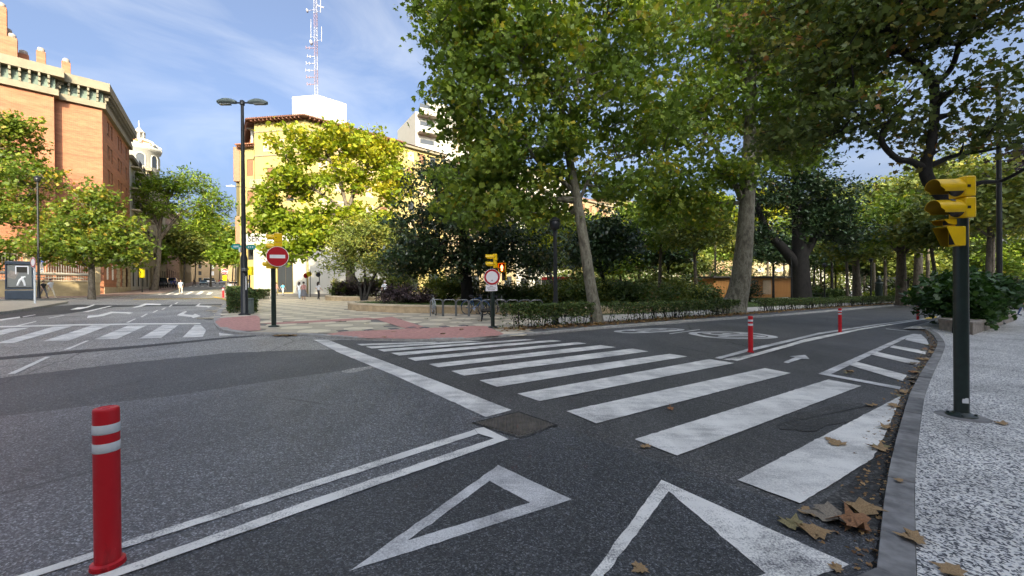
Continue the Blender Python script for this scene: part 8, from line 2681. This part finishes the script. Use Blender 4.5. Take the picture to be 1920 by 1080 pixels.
fallen(1618, 964, .23, -.6, 'dry_tan', 'broad tan dry leaf leaning against the kerb', 5, .5)
fallen(1622, 995, .20, .9, 'dry_rust', 'rusty curled dry leaf next to the kerb, lower right of the pile', 6, .7)
fallen(1606, 986, .15, 2.0, 'dry_rust', 'dark rusty leaf wedged under the grey brown leaf', 7, .6)
fallen(1727, 1016, .14, .8, 'dry_tan', 'dry leaf lying on the pebbled pavement by the kerb', 8, .4, HS + .004)
fallen(1690, 903, .06, .3, 'dry_tan', 'tiny dry leaf on top of the kerb stones', 3, .3, HS + .006)
fallen(1575, 834, .15, .2, 'dry_tan', 'pale dry leaf lying flat on the nearest white stripe', 2, .15, .022)
fallen(1560, 823, .10, 1.9, 'dry_tan', 'smaller dry leaf lying on the nearest white stripe', 5, .15, .022)
fallen(1660, 845, .16, .5, 'dry_tan', 'dry leaf at the gutter beside the nearest stripe', 1, .5, .02)
fallen(1650, 838, .12, 2.5, 'dry_olive', 'olive dry leaf touching the one in the gutter', 4, .5, .02)
fallen(1668, 805, .13, 1.0, 'dry_tan', 'dry leaf in the gutter further up the kerb', 6, .5, .02)
fallen(1261, 768, .10, .9, 'dry_rust', 'crumpled rusty leaf on the crossing between two stripes', 7, .9, .016)
fallen(1212, 839, .09, .2, 'dry_tan', 'dry leaf at the left end of a wide stripe', 2, .3, .018)
fallen(1206, 1065, .09, 2.0, 'dry_tan', 'small dry leaf on the dark asphalt at the bottom edge', 8, .3, .012)
fallen(1576, 1070, .07, .6, 'dry_tan', 'small dry leaf at the tip of the large painted triangle', 3, .3, .022)
fallen(1800, 1078, .13, .6, 'dry_tan', 'dry leaf on the pebbled pavement at the bottom edge', 5, .3, HS + .004)
fallen(1886, 796, .13, .3, 'dry_tan', 'dry leaf on the pebbled pavement right of the signal foot', 1, .3, HS + .004)
fallen(1598, 698, .14, .6, 'dry_tan', 'dry leaf inside the hatched island, left', 4, .4, .018)
fallen(1590, 700, .11, 2.2, 'dry_olive', 'olive dry leaf beside the one inside the hatched island', 6, .4, .018)
fallen(1699, 737, .15, .5, 'dry_tan', 'dry leaf between the hatched island and the kerb', 2, .4, .018)
fallen(1684, 762, .16, 1.5, 'dry_tan', 'pair-wise dry leaf on the tip of the nearest stripe', 5, .4, .02)
fallen(1638, 762, .13, .1, 'dry_tan', 'dry leaf on the dark patch above the nearest stripe', 8, .4, .02)
rnd = random.Random(77)
for i in range(30):
    t = rnd.random() ** .7
    px = 1700 + (1752 - 1700) * t + rnd.uniform(-16, 8); py = 742 - 95 * t + rnd.uniform(-6, 6)
    fallen(px, py, rnd.uniform(.09, .17), rnd.uniform(0, 6.3), rnd.choice(['dry_tan', 'dry_rust', 'dry_olive', 'dry_grey']), 'dry leaf in the brown drift against the kerb by the hatched island', rnd.randrange(9), .45, .02, 'drift of dry leaves beside the hatched island')
for i in range(26):
    px = rnd.uniform(512, 552); py = 629.5 + rnd.uniform(-.8, .8)
    fallen(px, py, rnd.uniform(.10, .17), rnd.uniform(0, 6.3), rnd.choice(['dry_tan', 'dry_rust', 'dry_olive']), 'dry leaf in the small drift at the foot of the plaza kerb', rnd.randrange(9), .45, .012, 'drift of dry leaves at the plaza kerb')
for i, (px, py) in enumerate(((828, 626), (863, 618), (899, 618), (720, 632), (740, 622), (900, 602), (885, 600), (870, 603), (858, 606), (846, 598), (800, 598), (760, 597), (640, 603), (690, 606), (930, 612), (960, 614))):
    fallen(px, py, rnd.uniform(.12, .18), rnd.uniform(0, 6.3), rnd.choice(['dry_tan', 'dry_olive']), 'dry leaf scattered on the plaza paving', rnd.randrange(9), .35, HP + .008, 'dry leaves scattered on the plaza')
# litter of small leaves under the hedge: nobody could count it
rng = np.random.default_rng(200)
pts = []
dn = resample(hs, .25)
for p in dn:
    if p.x > 45: break
    for _ in range(16 if p.x < 16 else 8):
        q = p + Vector((rng.normal() * .28, rng.normal() * .28 - .12, 0))
        pts.append((q.x, q.y, gz(q.x, q.y) + HP + .012 + rng.random() * .02))
me = leaf_mesh('leaf_litter', np.array(pts, dtype=np.float32), .12, 'spray', 'leaf_dead', rng, 3.0, 0)
o = link('leaf_litter', me, None, 'stuff'); o['label'] = 'brown leaf litter under the avenue hedge'

# crumbs of leaf and grit in the near gutter: nobody could count them
pts = []
_kp = resample(spline([Vector((*G(x, y), 0)) for x, y in KERB_NEAR], 6), .05)
for p in _kp:
    if p.y < 1.2: continue
    for _ in range(4):
        q = p + Vector((-abs(rng.normal()) * .11 - .01, rng.normal() * .04, 0))
        pts.append((q.x, q.y, gz(q.x, q.y) + .018))
me = leaf_mesh('leaf_crumbs', np.array(pts, dtype=np.float32), .022, 'spray', 'leaf_dead', rng, 2.0, 0, None, .8)
o = link('leaf_crumbs', me, None, 'stuff'); o['label'] = 'crumbs of dry leaves and grit in the gutter of the near kerb'
